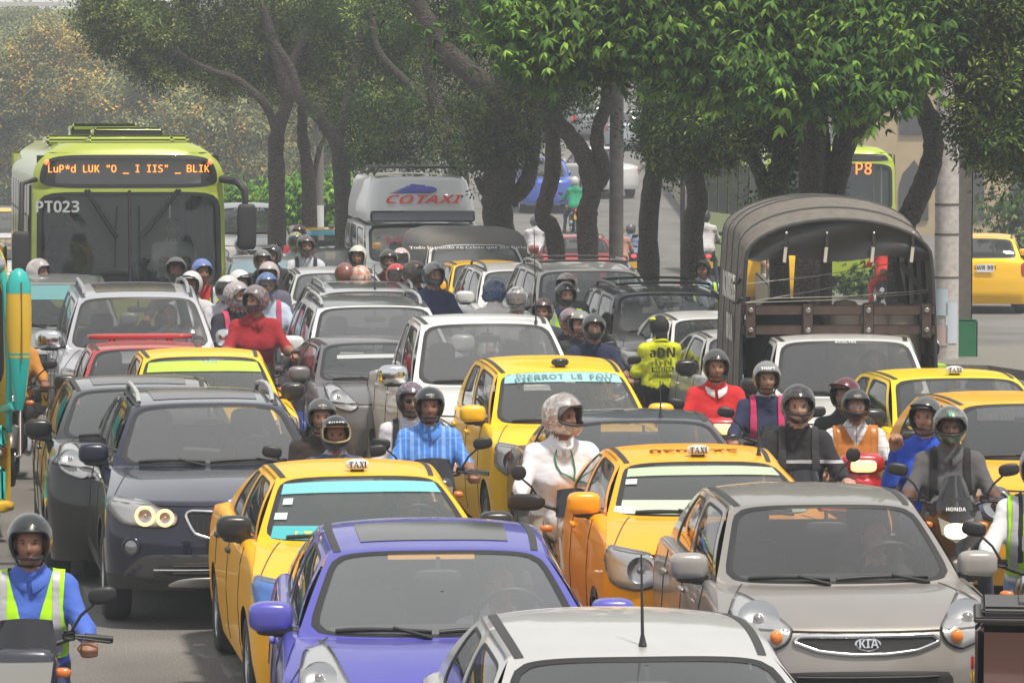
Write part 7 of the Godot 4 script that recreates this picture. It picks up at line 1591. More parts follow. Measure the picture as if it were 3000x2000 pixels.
# ------------------------------------------------------------------ people
# A body is one blended field of tapered limbs, meshed as surface nets; ids: 0 torso and upper arms, 1 forearms, 2 skin, 3 legs, 4 shoes
func net(bones: Array, cell: float, k: float) -> Dictionary:
	var lo := Vector3.ONE * 1e9
	var hi := -lo
	for b in bones:
		var r: float = maxf(b[2], b[3]) + 0.1
		for q in [b[0], b[1]]:
			lo = lo.min(q - Vector3.ONE * r)
			hi = hi.max(q + Vector3.ONE * r)
	var nx := int((hi.x - lo.x) / cell) + 2
	var ny := int((hi.y - lo.y) / cell) + 2
	var nz := int((hi.z - lo.z) / cell) + 2
	var f := PackedFloat32Array()
	f.resize(nx * ny * nz)
	var best := PackedFloat32Array()
	best.resize(nx * ny * nz)
	var ids := PackedByteArray()
	ids.resize(nx * ny * nz)
	var touched := PackedInt32Array()
	var mg := 2.6 / k
	for bn in bones:
		var a: Vector3 = bn[0]
		var b: Vector3 = bn[1]
		var ra: float = bn[2]
		var rb: float = bn[3]
		var id: int = bn[4]
		var r := maxf(ra, rb) + mg
		var mn := (a.min(b) - Vector3.ONE * r - lo) / cell
		var mx := (a.max(b) + Vector3.ONE * r - lo) / cell
		var ab := b - a
		var l2 := maxf(ab.length_squared(), 1e-9)
		for z in range(maxi(0, int(mn.z)), mini(nz - 1, int(mx.z) + 1)):
			for y in range(maxi(0, int(mn.y)), mini(ny - 1, int(mx.y) + 1)):
				var i := (z * ny + y) * nx
				for x in range(maxi(0, int(mn.x)), mini(nx - 1, int(mx.x) + 1)):
					var ap := lo + Vector3(x, y, z) * cell - a
					var t := clampf(ap.dot(ab) / l2, 0.0, 1.0)
					var d := (ap - ab * t).length() - ra - (rb - ra) * t
					if d < mg:
						var e := exp(-k * d)
						var j := i + x
						if f[j] == 0.0: touched.append(j)
						f[j] += e
						if e > best[j]:
							best[j] = e
							ids[j] = id
	var vert := {}
	var v := PackedVector3Array()
	var vid := PackedByteArray()
	var tris := PackedInt32Array()
	var sx := 1
	var sy := nx
	var sz := nx * ny
	var corner := [0, sx, sy, sx + sy, sz, sx + sz, sy + sz, sx + sy + sz]
	var edges := [[0, 1], [2, 3], [4, 5], [6, 7], [0, 2], [1, 3], [4, 6], [5, 7], [0, 4], [1, 5], [2, 6], [3, 7]]
	for j in touched:
		var inside := f[j] > 1.0
		for ax in 3:
			var st: int = [sx, sy, sz][ax]
			if inside == (f[j + st] > 1.0): continue
			var u: int = [sy, sz, sx][ax]
			var w: int = [sz, sx, sy][ax]
			var q := []
			for c in [j - u - w, j - w, j, j - u]:
				if not vert.has(c):
					var s := Vector3.ZERO
					var n := 0
					var x0: int = c % nx
					var y0: int = (c / nx) % ny
					var z0: int = c / sz
					var id := 0
					for e in edges:
						var fa := f[c + corner[e[0]]]
						var fb := f[c + corner[e[1]]]
						if (fa > 1.0) != (fb > 1.0):
							var la := log(maxf(fa, 1e-3))
							var t := la / (la - log(maxf(fb, 1e-3)))
							var pa := Vector3(e[0] & 1, (e[0] >> 1) & 1, e[0] >> 2)
							var pb := Vector3(e[1] & 1, (e[1] >> 1) & 1, e[1] >> 2)
							s += pa.lerp(pb, t)
							n += 1
							id = ids[c + corner[e[0] if fa > 1.0 else e[1]]]
					vert[c] = v.size()
					v.append(lo + (Vector3(x0, y0, z0) + s / maxi(n, 1)) * cell)
					vid.append(id)
				q.append(vert[c])
			if inside: q.reverse()
			tris.append_array([q[0], q[1], q[2], q[0], q[2], q[3]])
	for pass_ in 3: # relax the net
		var s := PackedVector3Array()
		var n := PackedInt32Array()
		s.resize(v.size())
		n.resize(v.size())
		for t in range(0, tris.size(), 3):
			var a := tris[t]
			var b := tris[t + 1]
			var c := tris[t + 2]
			s[a] += v[b]
			s[b] += v[c]
			s[c] += v[a]
			n[a] += 1
			n[b] += 1
			n[c] += 1
		for i in v.size():
			if n[i]: v[i] = v[i].lerp(s[i] / n[i], 0.5)
	var m := M.new()
	m.v = v
	m.ix = tris
	return {"v": v, "n": m.normals(), "id": vid, "t": tris}
func joints(pose: String) -> Dictionary:
	var j := {}
	j.head = Vector3(0, 1.5, 0)
	j.neck = Vector3(0, 1.365, -0.03)
	j.chest = Vector3(0, 1.19, -0.05)
	j.hip = Vector3(0, 0.8, -0.15)
	for s in [1, -1]:
		var k: String = "r" if s == 1 else "l"
		j["sh" + k] = Vector3(s * 0.185, 1.25, -0.05)
		j["el" + k] = Vector3(s * 0.30, 1.02, 0.10)
		j["ha" + k] = Vector3(s * 0.33, 0.98, 0.34)
		j["hp" + k] = Vector3(s * 0.09, 0.78, -0.13)
		j["kn" + k] = Vector3(s * 0.23, 0.56, 0.25)
		j["an" + k] = Vector3(s * 0.29, 0.1, 0.05)
	match pose:
		"pass":
			for s in [1, -1]:
				var k: String = "r" if s == 1 else "l"
				j["el" + k] = Vector3(s * 0.27, 0.98, 0.02)
				j["ha" + k] = Vector3(s * 0.17, 0.82, 0.2)
				j["an" + k] = Vector3(s * 0.24, 0.28, 0.1)
		"phone":
			j.elr = Vector3(0.26, 1.0, 0.06)
			j.har = Vector3(0.08, 1.13, 0.24)
		"raise":
			j.ell = Vector3(-0.27, 1.02, 0.1)
			j.hal = Vector3(-0.24, 1.3, 0.2)
		"relax":
			j.ell = Vector3(-0.27, 1.0, 0.0)
			j.hal = Vector3(-0.28, 0.82, 0.2)
		"stand":
			j.chest = Vector3(0, 1.19, 0)
			j.neck = Vector3(0, 1.365, -0.01)
			j.hip = Vector3(0, 0.86, 0)
			for s in [1, -1]:
				var k: String = "r" if s == 1 else "l"
				j["sh" + k] = Vector3(s * 0.18, 1.255, 0)
				j["el" + k] = Vector3(s * 0.25, 0.98, -0.02)
				j["ha" + k] = Vector3(s * 0.27, 0.76, 0.08)
				j["hp" + k] = Vector3(s * 0.085, 0.84, 0)
				j["kn" + k] = Vector3(s * 0.1, 0.46, 0.02)
				j["an" + k] = Vector3(s * 0.11, 0.07, -0.02)
		"write":
			j = joints("stand")
			j.ell = Vector3(-0.27, 1.0, 0.08)
			j.hal = Vector3(-0.36, 1.06, 0.28)
			j.elr = Vector3(0.27, 0.99, 0.05)
			j.har = Vector3(0.12, 1.0, 0.26)
		"drive":
			for s in [1, -1]:
				var k: String = "r" if s == 1 else "l"
				j["ha" + k] = Vector3(s * 0.15, 1.12, 0.36)
				j["el" + k] = Vector3(s * 0.26, 1.02, 0.14)
				j["kn" + k] = Vector3(s * 0.16, 0.84, 0.26)
				j["an" + k] = Vector3(s * 0.14, 0.5, 0.5)
	return j
var hand_net := {}
func hand() -> Dictionary:
	if hand_net.is_empty():
		var b := []
		for k in 4:
			var x := -0.033 + k * 0.022
			var l: float = [0.0, 0.008, 0.005, -0.008][k]
			b.append([Vector3(x * 0.7, 0, 0.015), Vector3(x, 0.008, 0.082 + l), 0.014, 0.0115, 2])
			b.append([Vector3(x, 0.008, 0.082 + l), Vector3(x, -0.008, 0.112 + l), 0.0098, 0.0092, 2])
			b.append([Vector3(x, -0.008, 0.112 + l), Vector3(x, -0.038, 0.108 + l), 0.0092, 0.0086, 2])
			b.append([Vector3(x, -0.038, 0.108 + l), Vector3(x, -0.046, 0.086 + l), 0.0086, 0.008, 2])
		b.append([Vector3(-0.024, -0.004, 0.02), Vector3(-0.05, -0.018, 0.05), 0.015, 0.012, 2])
		b.append([Vector3(-0.05, -0.018, 0.05), Vector3(-0.04, -0.042, 0.078), 0.011, 0.009, 2])
		b.append([Vector3(0, 0, -0.04), Vector3(0, 0, 0.02), 0.026, 0.022, 2])
		hand_net = net(b, 0.0055, 170.0)
	return hand_net
var head_m: M
var feat_m: M
func make_head() -> void:
	head_m = M.new()
	var rows := []
	var nu := 40
	var nv := 28
	for j in nv + 1:
		var el := -PI / 2 + PI * j / nv
		var row := PackedVector3Array()
		for k in nu:
			var t := -1.0 + 2.0 * k / nu
			var az := signf(t) * pow(absf(t), 1.4) * PI
			var d := Vector3(sin(az) * cos(el), sin(el), cos(az) * cos(el))
			var p := d * Vector3(0.077, 0.118, 0.097)
			var y := p.y
			if y < -0.02: # jaw narrows to the chin, which comes forward
				var s := clampf((-0.02 - y) / 0.095, 0, 1)
				p.x *= 1.0 - 0.33 * s
				p.z = p.z * (1.0 - 0.1 * s) + 0.012 * s
			if d.z > 0:
				var g := func(cx: float, cy: float, wx: float, wy: float) -> float: return exp(-pow((p.x - cx) / wx, 2) - pow((y - cy) / wy, 2))
				p.z += 0.020 * g.call(0, -0.022, 0.013, 0.014) + 0.012 * g.call(0, 0.0, 0.009, 0.026)
				p.z += 0.007 * g.call(0, -0.062, 0.024, 0.012) + 0.008 * g.call(0, -0.098, 0.022, 0.016)
				p.z += 0.006 * (g.call(0.03, 0.035, 0.022, 0.009) + g.call(-0.03, 0.035, 0.022, 0.009))
				p.z -= 0.011 * (g.call(0.032, 0.014, 0.016, 0.012) + g.call(-0.032, 0.014, 0.016, 0.012))
				p.z += 0.006 * (g.call(0.045, -0.02, 0.02, 0.02) + g.call(-0.045, -0.02, 0.02, 0.02))
			row.append(p)
		rows.append(row)
	head_m.grid(rows, true)
	for s in [1.0, -1.0]:
		head_m.sq(Vector3(s * 0.079, 0.0, -0.008), Vector3(0.012, 0.032, 0.02), 1, 1, Basis(Vector3.UP, s * 0.4), 10, 6)
	feat_m = M.new()
	var shade := func(m: M, c: Color, n0: int) -> void:
		for k in m.v.size() - n0: m.col.append(c)
	for s in [1.0, -1.0]:
		for q in [[Vector3(s * 0.031, 0.014, 0.0775), Vector3(0.0115, 0.0045, 0.007), L(0.22, 0.18, 0.16)], [Vector3(s * 0.031, 0.0135, 0.0815), Vector3(0.0052, 0.0046, 0.0045), L(0.012, 0.008, 0.006)], [Vector3(s * 0.033, 0.034, 0.0855), Vector3(0.019, 0.0038, 0.006), L(0.012, 0.009, 0.008)], [Vector3(s * 0.031, 0.0195, 0.081), Vector3(0.0135, 0.0026, 0.007), L(0.03, 0.018, 0.014)]]:
			var n0 := feat_m.v.size()
			feat_m.sq(q[0], q[1], 1, 1, Basis(Vector3.BACK, -s * 0.08), 10, 6)
			shade.call(feat_m, q[2], n0)
		var n1 := feat_m.v.size()
		feat_m.sq(Vector3(s * 0.0075, -0.038, 0.103), Vector3(0.004, 0.003, 0.006), 1, 1, Basis(), 8, 4)
		shade.call(feat_m, L(0.03, 0.015, 0.012), n1)
	for q in [[Vector3(0, -0.058, 0.0955), Vector3(0.024, 0.0045, 0.008), L(0.2, 0.07, 0.06)], [Vector3(0, -0.067, 0.0955), Vector3(0.021, 0.0055, 0.008), L(0.24, 0.09, 0.075)], [Vector3(0, -0.0622, 0.0995), Vector3(0.022, 0.0014, 0.006), L(0.03, 0.012, 0.01)]]:
		var n0 := feat_m.v.size()
		feat_m.sq(q[0], q[1], 1, 1, Basis(), 14, 6)
		shade.call(feat_m, q[2], n0)
var bodies := {}
var fold: FastNoiseLite
func body(pose: String, turn: float, fine: bool) -> Dictionary:
	var key := "%s%.1f%s" % [pose, turn, fine]
	if bodies.has(key): return bodies[key]
	if head_m == null: make_head()
	if fold == null:
		fold = FastNoiseLite.new()
		fold.seed = 5
		fold.frequency = 10.0
		fold.fractal_octaves = 2
	var j := joints(pose)
	var b := []
	for s in [1.0, -1.0]:
		b.append([j.hip + Vector3(s * 0.075, 0.02, 0), j.chest + Vector3(s * 0.085, -0.12, 0.02), 0.115, 0.105, 0])
		b.append([j.chest + Vector3(s * 0.085, -0.12, 0.02), j.chest + Vector3(s * 0.085, 0.0, 0.01), 0.105, 0.09, 0])
	b.append([j.shr, j.neck + Vector3(0, -0.08, -0.02), 0.055, 0.07, 0])
	b.append([j.shl, j.neck + Vector3(0, -0.08, -0.02), 0.055, 0.07, 0])
	b.append([j.neck + Vector3(0, -0.07, -0.02), j.neck + Vector3(0, -0.02, -0.01), 0.085, 0.06, 0])
	b.append([j.neck + Vector3(0, -0.02, -0.01), j.head + Vector3(0, -0.08, -0.015), 0.05, 0.052, 2])
	for k in ["r", "l"]:
		var sh: Vector3 = j["sh" + k]
		var el: Vector3 = j["el" + k]
		var ha: Vector3 = j["ha" + k]
		b.append([sh, el, 0.06, 0.049, 0])
		b.append([el, ha + (el - ha).normalized() * 0.05, 0.047, 0.034, 1])
		b.append([j["hp" + k], j["kn" + k], 0.092, 0.066, 3])
		b.append([j["kn" + k], j["an" + k], 0.064, 0.046, 3])
		b.append([j["an" + k] + Vector3(0, -0.02, -0.04), j["an" + k] + Vector3(0, -0.045, 0.13), 0.045, 0.038, 4])
	b.append([j.hpr, j.hpl, 0.105, 0.105, 3])
	var d := net(b, 0.0125 if fine else 0.024, 42.0 if fine else 38.0)
	var v: PackedVector3Array = d.v
	for k in v.size():
		if d.id[k] in [0, 1, 3]:
			v[k] += d.n[k] * (fold.get_noise_3dv(v[k] * Vector3(1, 1.6, 1)) * (0.0045 if fine else 0.008))
	var m0 := M.new()
	m0.v = v
	m0.ix = d.t
	var n := m0.normals()
	var sets := [M.new(), M.new(), M.new(), M.new(), M.new(), M.new()]
	var norm := [PackedVector3Array(), PackedVector3Array(), PackedVector3Array(), PackedVector3Array(), PackedVector3Array(), PackedVector3Array()]
	var map := {}
	for t in range(0, d.t.size(), 3):
		var id: int = d.id[d.t[t]]
		for e in 3:
			var q: int = d.t[t + e]
			var kk := q * 8 + id
			if not map.has(kk):
				map[kk] = sets[id].v.size()
				sets[id].v.append(v[q])
				norm[id].append(n[q])
			sets[id].ix.append(map[kk])
	# hands, at the end of each forearm
	var hn := hand()
	for k in ["r", "l"]:
		var el: Vector3 = j["el" + k]
		var ha: Vector3 = j["ha" + k]
		var z := (ha - el).normalized()
		var x := Vector3.UP.cross(z).normalized()
		var y := z.cross(x)
		var bs := Basis(x, y, z)
		if k == "l": bs = Basis(-x, y, z)
		var n0: int = sets[2].v.size()
		for i in hn.v.size():
			sets[2].v.append(ha + z * -0.03 + bs * hn.v[i])
			norm[2].append(bs * hn.n[i])
		for i in range(0, hn.t.size(), 3):
			if k == "l": sets[2].ix.append_array([n0 + hn.t[i], n0 + hn.t[i + 2], n0 + hn.t[i + 1]])
			else: sets[2].ix.append_array([n0 + hn.t[i], n0 + hn.t[i + 1], n0 + hn.t[i + 2]])
	var hb := Basis(Vector3.UP, turn)
	var hc: Vector3 = j.head + Vector3(0, -0.015, 0.01)
	var hm_n := head_m.normals()
	var n0: int = sets[2].v.size()
	for i in head_m.v.size():
		sets[2].v.append(hc + hb * head_m.v[i])
		norm[2].append(hb * hm_n[i])
	for i in head_m.ix: sets[2].ix.append(n0 + i)
	var fn := feat_m.normals()
	for i in feat_m.v.size():
		sets[5].v.append(hc + hb * feat_m.v[i])
		norm[5].append(hb * fn[i])
	sets[5].ix = feat_m.ix.duplicate()
	sets[5].col = feat_m.col.duplicate()
	var mesh := ArrayMesh.new()
	for k in 6:
		var a := []
		a.resize(Mesh.ARRAY_MAX)
		a[Mesh.ARRAY_VERTEX] = sets[k].v
		a[Mesh.ARRAY_NORMAL] = norm[k]
		if k == 5: a[Mesh.ARRAY_COLOR] = sets[k].col
		a[Mesh.ARRAY_INDEX] = sets[k].ix
		mesh.add_surface_from_arrays(Mesh.PRIMITIVE_TRIANGLES, a)
	bodies[key] = {"mesh": mesh, "v": v, "n": n, "id": d.id, "t": d.t, "j": j, "parts": {}}
	return bodies[key]
func snap(bd: Dictionary, w: Vector3, off: float) -> Vector3: # the nearest point of the clothed trunk
	var best := w
	var bl := 1e9
	for i in bd.v.size():
		var q: Vector3 = bd.v[i]
		if q.y > 0.9 and bd.id[i] == 0 and (q - w).length_squared() < bl:
			bl = (q - w).length_squared()
			best = q + bd.n[i] * off
	return best
func shell(bd: Dictionary, key: String, off: float, g: Callable) -> ArrayMesh:
	# a piece of clothing: the body's surface where g() is above zero, cut clean along its edge and lifted off the skin
	if not bd.parts.has(key):
		var m := M.new()
		var val := PackedFloat32Array()
		val.resize(bd.v.size())
		for i in bd.v.size(): val[i] = g.call(bd.v[i], bd.n[i]) if bd.id[i] == 0 else -1.0
		var map := {}
		for t in range(0, bd.t.size(), 3):
			var poly := []
			for e in 3:
				var p: int = bd.t[t + e]
				var q: int = bd.t[t + (e + 1) % 3]
				if val[p] > 0: poly.append(Vector2i(p, p))
				if (val[p] > 0) != (val[q] > 0): poly.append(Vector2i(mini(p, q), maxi(p, q)))
			for e in poly:
				if map.has(e): continue
				var f := 0.0 if e.x == e.y else val[e.x] / (val[e.x] - val[e.y])
				map[e] = m.v.size()
				m.v.append(bd.v[e.x].lerp(bd.v[e.y], f) + bd.n[e.x].lerp(bd.n[e.y], f) * off)
			for k in range(1, poly.size() - 1): m.ix.append_array([map[poly[0]], map[poly[k]], map[poly[k + 1]]])
		bd.parts[key] = m.mesh()
	return bd.parts[key]
var feature_mat: StandardMaterial3D
const SKINS: Array[Color] = [Color(0.33, 0.17, 0.11), Color(0.26, 0.125, 0.075), Color(0.19, 0.085, 0.05), Color(0.42, 0.24, 0.17), Color(0.1, 0.045, 0.03)]
func person(label: String, group: String, at: Vector3, h: float, yaw: float, o: Dictionary) -> Node3D:
	# h: height of the head's centre above the ground
	var t := thing("person", label, "person", at, yaw, group)
	var sc := clampf(h / 1.5, 0.95, 1.1)
	if not o.has("turn") and not o.get("fine", true): o.turn = [-0.3, 0.0, 0.25, 0.1][absi(hash(label)) % 4]
	var bd := body(o.get("pose", "ride"), o.get("turn", 0.0), o.get("fine", true))
	if feature_mat == null:
		feature_mat = StandardMaterial3D.new()
		feature_mat.vertex_color_use_as_albedo = true
		feature_mat.roughness = 0.4
	var xf := Transform3D(Basis().scaled(Vector3.ONE * sc), Vector3(0, h - 1.5 * sc, 0))
	var b := MeshInstance3D.new()
	b.name = "body"
	b.mesh = bd.mesh
	b.transform = xf
	t.add_child(b, true)
	var skin := mat(SKINS[o.get("skin", 1)], 0.5)
	var shirt: Material = o.shirt if o.shirt is Material else cloth(o.shirt)
	b.set_surface_override_material(0, shirt)
	b.set_surface_override_material(1, skin if o.get("short", false) else (cloth(o.sleeve) if o.has("sleeve") else shirt))
	b.set_surface_override_material(2, skin)
	b.set_surface_override_material(3, cloth(o.get("legs", L(0.02, 0.025, 0.05))))
	b.set_surface_override_material(4, mat(L(0.02, 0.018, 0.016), 0.5))
	b.set_surface_override_material(5, feature_mat)
	if o.get("collar", false):
		if not bd.parts.has("collar"):
			var cm := M.new()
			for s in [1.0, -1.0]:
				var rows := [PackedVector3Array(), PackedVector3Array(), PackedVector3Array()]
				for k in 10:
					var th := lerpf(0.16, PI, k / 9.0)
					var fr := maxf(cos(th), 0.0)
					var d := Vector3(s * sin(th), 0, cos(th))
					rows[0].append(Vector3(0, 1.352 - 0.03 * fr, -0.045) + d * 0.072)
					for e in 2:
						var w: Vector3 = Vector3(0, 1.33 - 0.012 * e - 0.065 * fr * (1 + e * 0.5), -0.04) + d * (0.1 + 0.03 * e - 0.02 * fr)
						rows[1 + e].append(snap(bd, w, 0.02 - 0.006 * e))
				for pass_ in 3:
					for row in [1, 2]:
						for k in range(1, 9): rows[row][k] = rows[row][k] * 0.5 + (rows[row][k - 1] + rows[row][k + 1]) * 0.25
				cm.grid(rows)
			bd.parts["collar"] = cm.mesh()
		part("collar", bd.parts["collar"], cloth(o.get("collarcol", L(0.7, 0.7, 0.72))), t, xf.origin, xf.basis)
	if true:
		var nm := M.new()
		var loop := PackedVector3Array()
		for k in 21: loop.append(Vector3(0.07 * cos(TAU * k / 20), 1.338 - 0.024 * sin(TAU * k / 20), -0.04 + 0.07 * sin(TAU * k / 20)))
		nm.tube(loop, [0.021], 7, false)
		part("neckline", cached("neckline", func(m: M): m.add(nm, Transform3D())), shirt, t, xf.origin, xf.basis)
	if o.has("vest"):
		var bib: bool = o.get("bib", false)
		var vm := shell(bd, "vest%s" % bib, 0.016, func(c, n):
			var e := minf(minf(0.185 - absf(c.x), c.y - 0.86), 1.335 - c.y)
			if c.z > -0.03: e = minf(e, absf(c.x) - ((c.y - 1.16) * 0.55 if bib else 0.02 + maxf(0.0, c.y - 0.95) * 0.26))
			return e)
		var vv := part("vest", vm, cloth(o.vest), t, xf.origin, xf.basis)
		var st := shell(bd, "vest_stripe", 0.021, func(c, n): return minf(minf(c.y - 0.88, 1.32 - c.y), 0.02 - absf(absf(c.x) - 0.14)))
		part("reflective_stripe", st, mat(o.get("stripe", L(0.4, 0.4, 0.42)), 0.35), vv)
	if o.has("straps"):
		var st := shell(bd, "straps", 0.018, func(c, n): return minf(minf(c.y - 0.95, n.z + 0.2), 0.026 - absf(absf(c.x) - 0.12)))
		part("backpack_straps", st, cloth(o.straps), t, xf.origin, xf.basis)
		var bp := M.new()
		bp.sq(Vector3(0, 1.08, -0.26), Vector3(0.15, 0.22, 0.09), 0.5, 0.5)
		part("backpack", bp.mesh(), cloth(o.straps), t, xf.origin, xf.basis)
	if o.has("print"): # letters across the chest
		var q := snap(bd, Vector3(0.0, 1.05, 0.3), 0.03)
		word(o.print, 0.09, mat(L(0.3, 0.3, 0.3), 0.6), t, xf * q)
	if o.get("lanyard", false):
		var lm := M.new()
		for s in [1.0, -1.0]:
			var a := PackedVector3Array()
			for k in 6: a.append(snap(bd, Vector3(lerpf(s * 0.075, 0.05, k / 5.0), lerpf(1.3, 1.06, k / 5.0), 0.2), 0.008))
			lm.tube(a, [0.006], 5)
		part("lanyard", lm.mesh(), mat(L(0.02, 0.2, 0.1), 0.7), t, xf.origin, xf.basis)
		var em := M.new()
		var eq := snap(bd, Vector3(0.11, 1.03, 0.3), 0.012)
		for k in 7: em.box(eq + Basis(Vector3.BACK, -1.2 + 0.4 * k) * Vector3(0, 0.028, 0), Vector3(0.012, 0.018, 0.004), 0.0, Basis(Vector3.BACK, -1.2 + 0.4 * k))
		em.box(eq, Vector3(0.006, 0.04, 0.004))
		em.box(eq - Vector3(0, 0.03, 0), Vector3(0.06, 0.008, 0.004))
		part("pocket_emblem", em.mesh(), mat(L(0.02, 0.2, 0.1), 0.7), t, xf.origin, xf.basis)
	if o.has("band"):
		var st := shell(bd, "band", 0.006, func(c, n): return 0.012 - absf(c.y - 1.1))
		part("chest_band", st, cloth(o.band), t, xf.origin, xf.basis)
	if o.get("beard", false):
		var br := M.new()
		br.sq(Vector3(0, -0.078, 0.05), Vector3(0.056, 0.032, 0.052), 0.8, 0.9)
		part("beard", br.mesh(), mat(L(0.03, 0.02, 0.016), 0.8), t, Vector3(0, h, 0.0))
	if o.has("hair"):
		var hm := M.new()
		hm.sq(Vector3(0, 1.515, -0.035), Vector3(0.084, 0.108, 0.085), 1, 1)
		hm.sq(Vector3(0, 1.38, -0.07), Vector3(0.07, 0.16, 0.05), 0.8, 1)
		part("hair", hm.mesh(), mat(o.hair, 0.6), t, xf.origin, xf.basis)
	if o.has("helmet"):
		helmet(t, Vector3(0, h, 0), o.get("turn", 0.0), o.helmet, sc)
	if o.has("glasses"):
		var gm := M.new()
		for s in [1.0, -1.0]: gm.sq(Vector3(s * 0.032, 0.0, 0.108), Vector3(0.026, 0.018, 0.008), 0.7, 0.7)
		gm.tube(pv([Vector3(-0.075, 0.005, 0.04), Vector3(-0.058, 0.005, 0.1), Vector3(0.058, 0.005, 0.1), Vector3(0.075, 0.005, 0.04)]), [0.003], 5)
		part("glasses", gm.mesh(), mat(L(0.01, 0.01, 0.01), 0.15) if o.glasses == 1 else pane(L(0.3, 0.3, 0.3), 0.15), t, Vector3(0, h + 0.005, 0), Basis(Vector3.UP, o.get("turn", 0.0)))
	return t
func cloth(c) -> Material:
	if c is Material: return c
	var key := "cloth%s" % c
	if not mats.has(key):
		var m := StandardMaterial3D.new()
		m.albedo_color = c.linear_to_srgb()
		m.roughness = 0.9
		m.rim_enabled = true
		m.rim = 0.3
		mats[key] = m
	return mats[key]
func striped(a: Color, b: Color, rows: Array, scale: float, cols := []) -> StandardMaterial3D:
	# woven stripes (rows) and, if given, crossing ones (cols), in the cloth
	var im := Image.create(64, 64, false, Image.FORMAT_RGB8)
	im.fill(a.linear_to_srgb())
	for r in rows: im.fill_rect(Rect2i(0, r[0], 64, r[1]), b.linear_to_srgb())
	for r in cols: im.fill_rect(Rect2i(r[0], 0, r[1], 64), b.linear_to_srgb())
	var m := tri_mat(tex(im), scale, 0.9)
	return m
func graphic(cs: Array, fr := 0.02, sd := 1) -> StandardMaterial3D:
	# painted helmet pattern in a few flat colours
	var n := FastNoiseLite.new()
	n.seed = sd
	n.frequency = fr
	n.fractal_octaves = 1
	var t := NoiseTexture2D.new()
	t.width = 128
	t.height = 128
	t.noise = n
	t.seamless = true
	var g := Gradient.new()
	g.interpolation_mode = Gradient.GRADIENT_INTERPOLATE_CONSTANT
	g.offsets = PackedFloat32Array()
	var off := PackedFloat32Array()
	var col := PackedColorArray()
	for k in cs.size():
		off.append(0.0 if k == 0 else 0.25 + 0.5 * k / cs.size())
		col.append(cs[k].linear_to_srgb())
	g.offsets = off
	g.colors = col
	t.color_ramp = g
	var m := tri_mat(t, 4.0, 0.25)
	m.clearcoat_enabled = true
	m.clearcoat = 0.8
	return m
var helm := {}
func hel(az: float, el: float, kind: String, s := 1.0) -> Vector3:
	var d := Vector3(sin(az) * cos(el), sin(el), cos(az) * cos(el))
	var r := Vector3(0.123, 0.138, 0.148) * s
	if el < 0: r.y = 0.15 * s
	var p := d * r
	if kind == "full":
		var g := exp(-pow(az / 0.75, 2)) * clampf((-el - 0.12) / 0.3, 0, 1)
		p.z += 0.035 * g
		p.y -= 0.012 * g
	return p + Vector3(0, 0.005, -0.005)
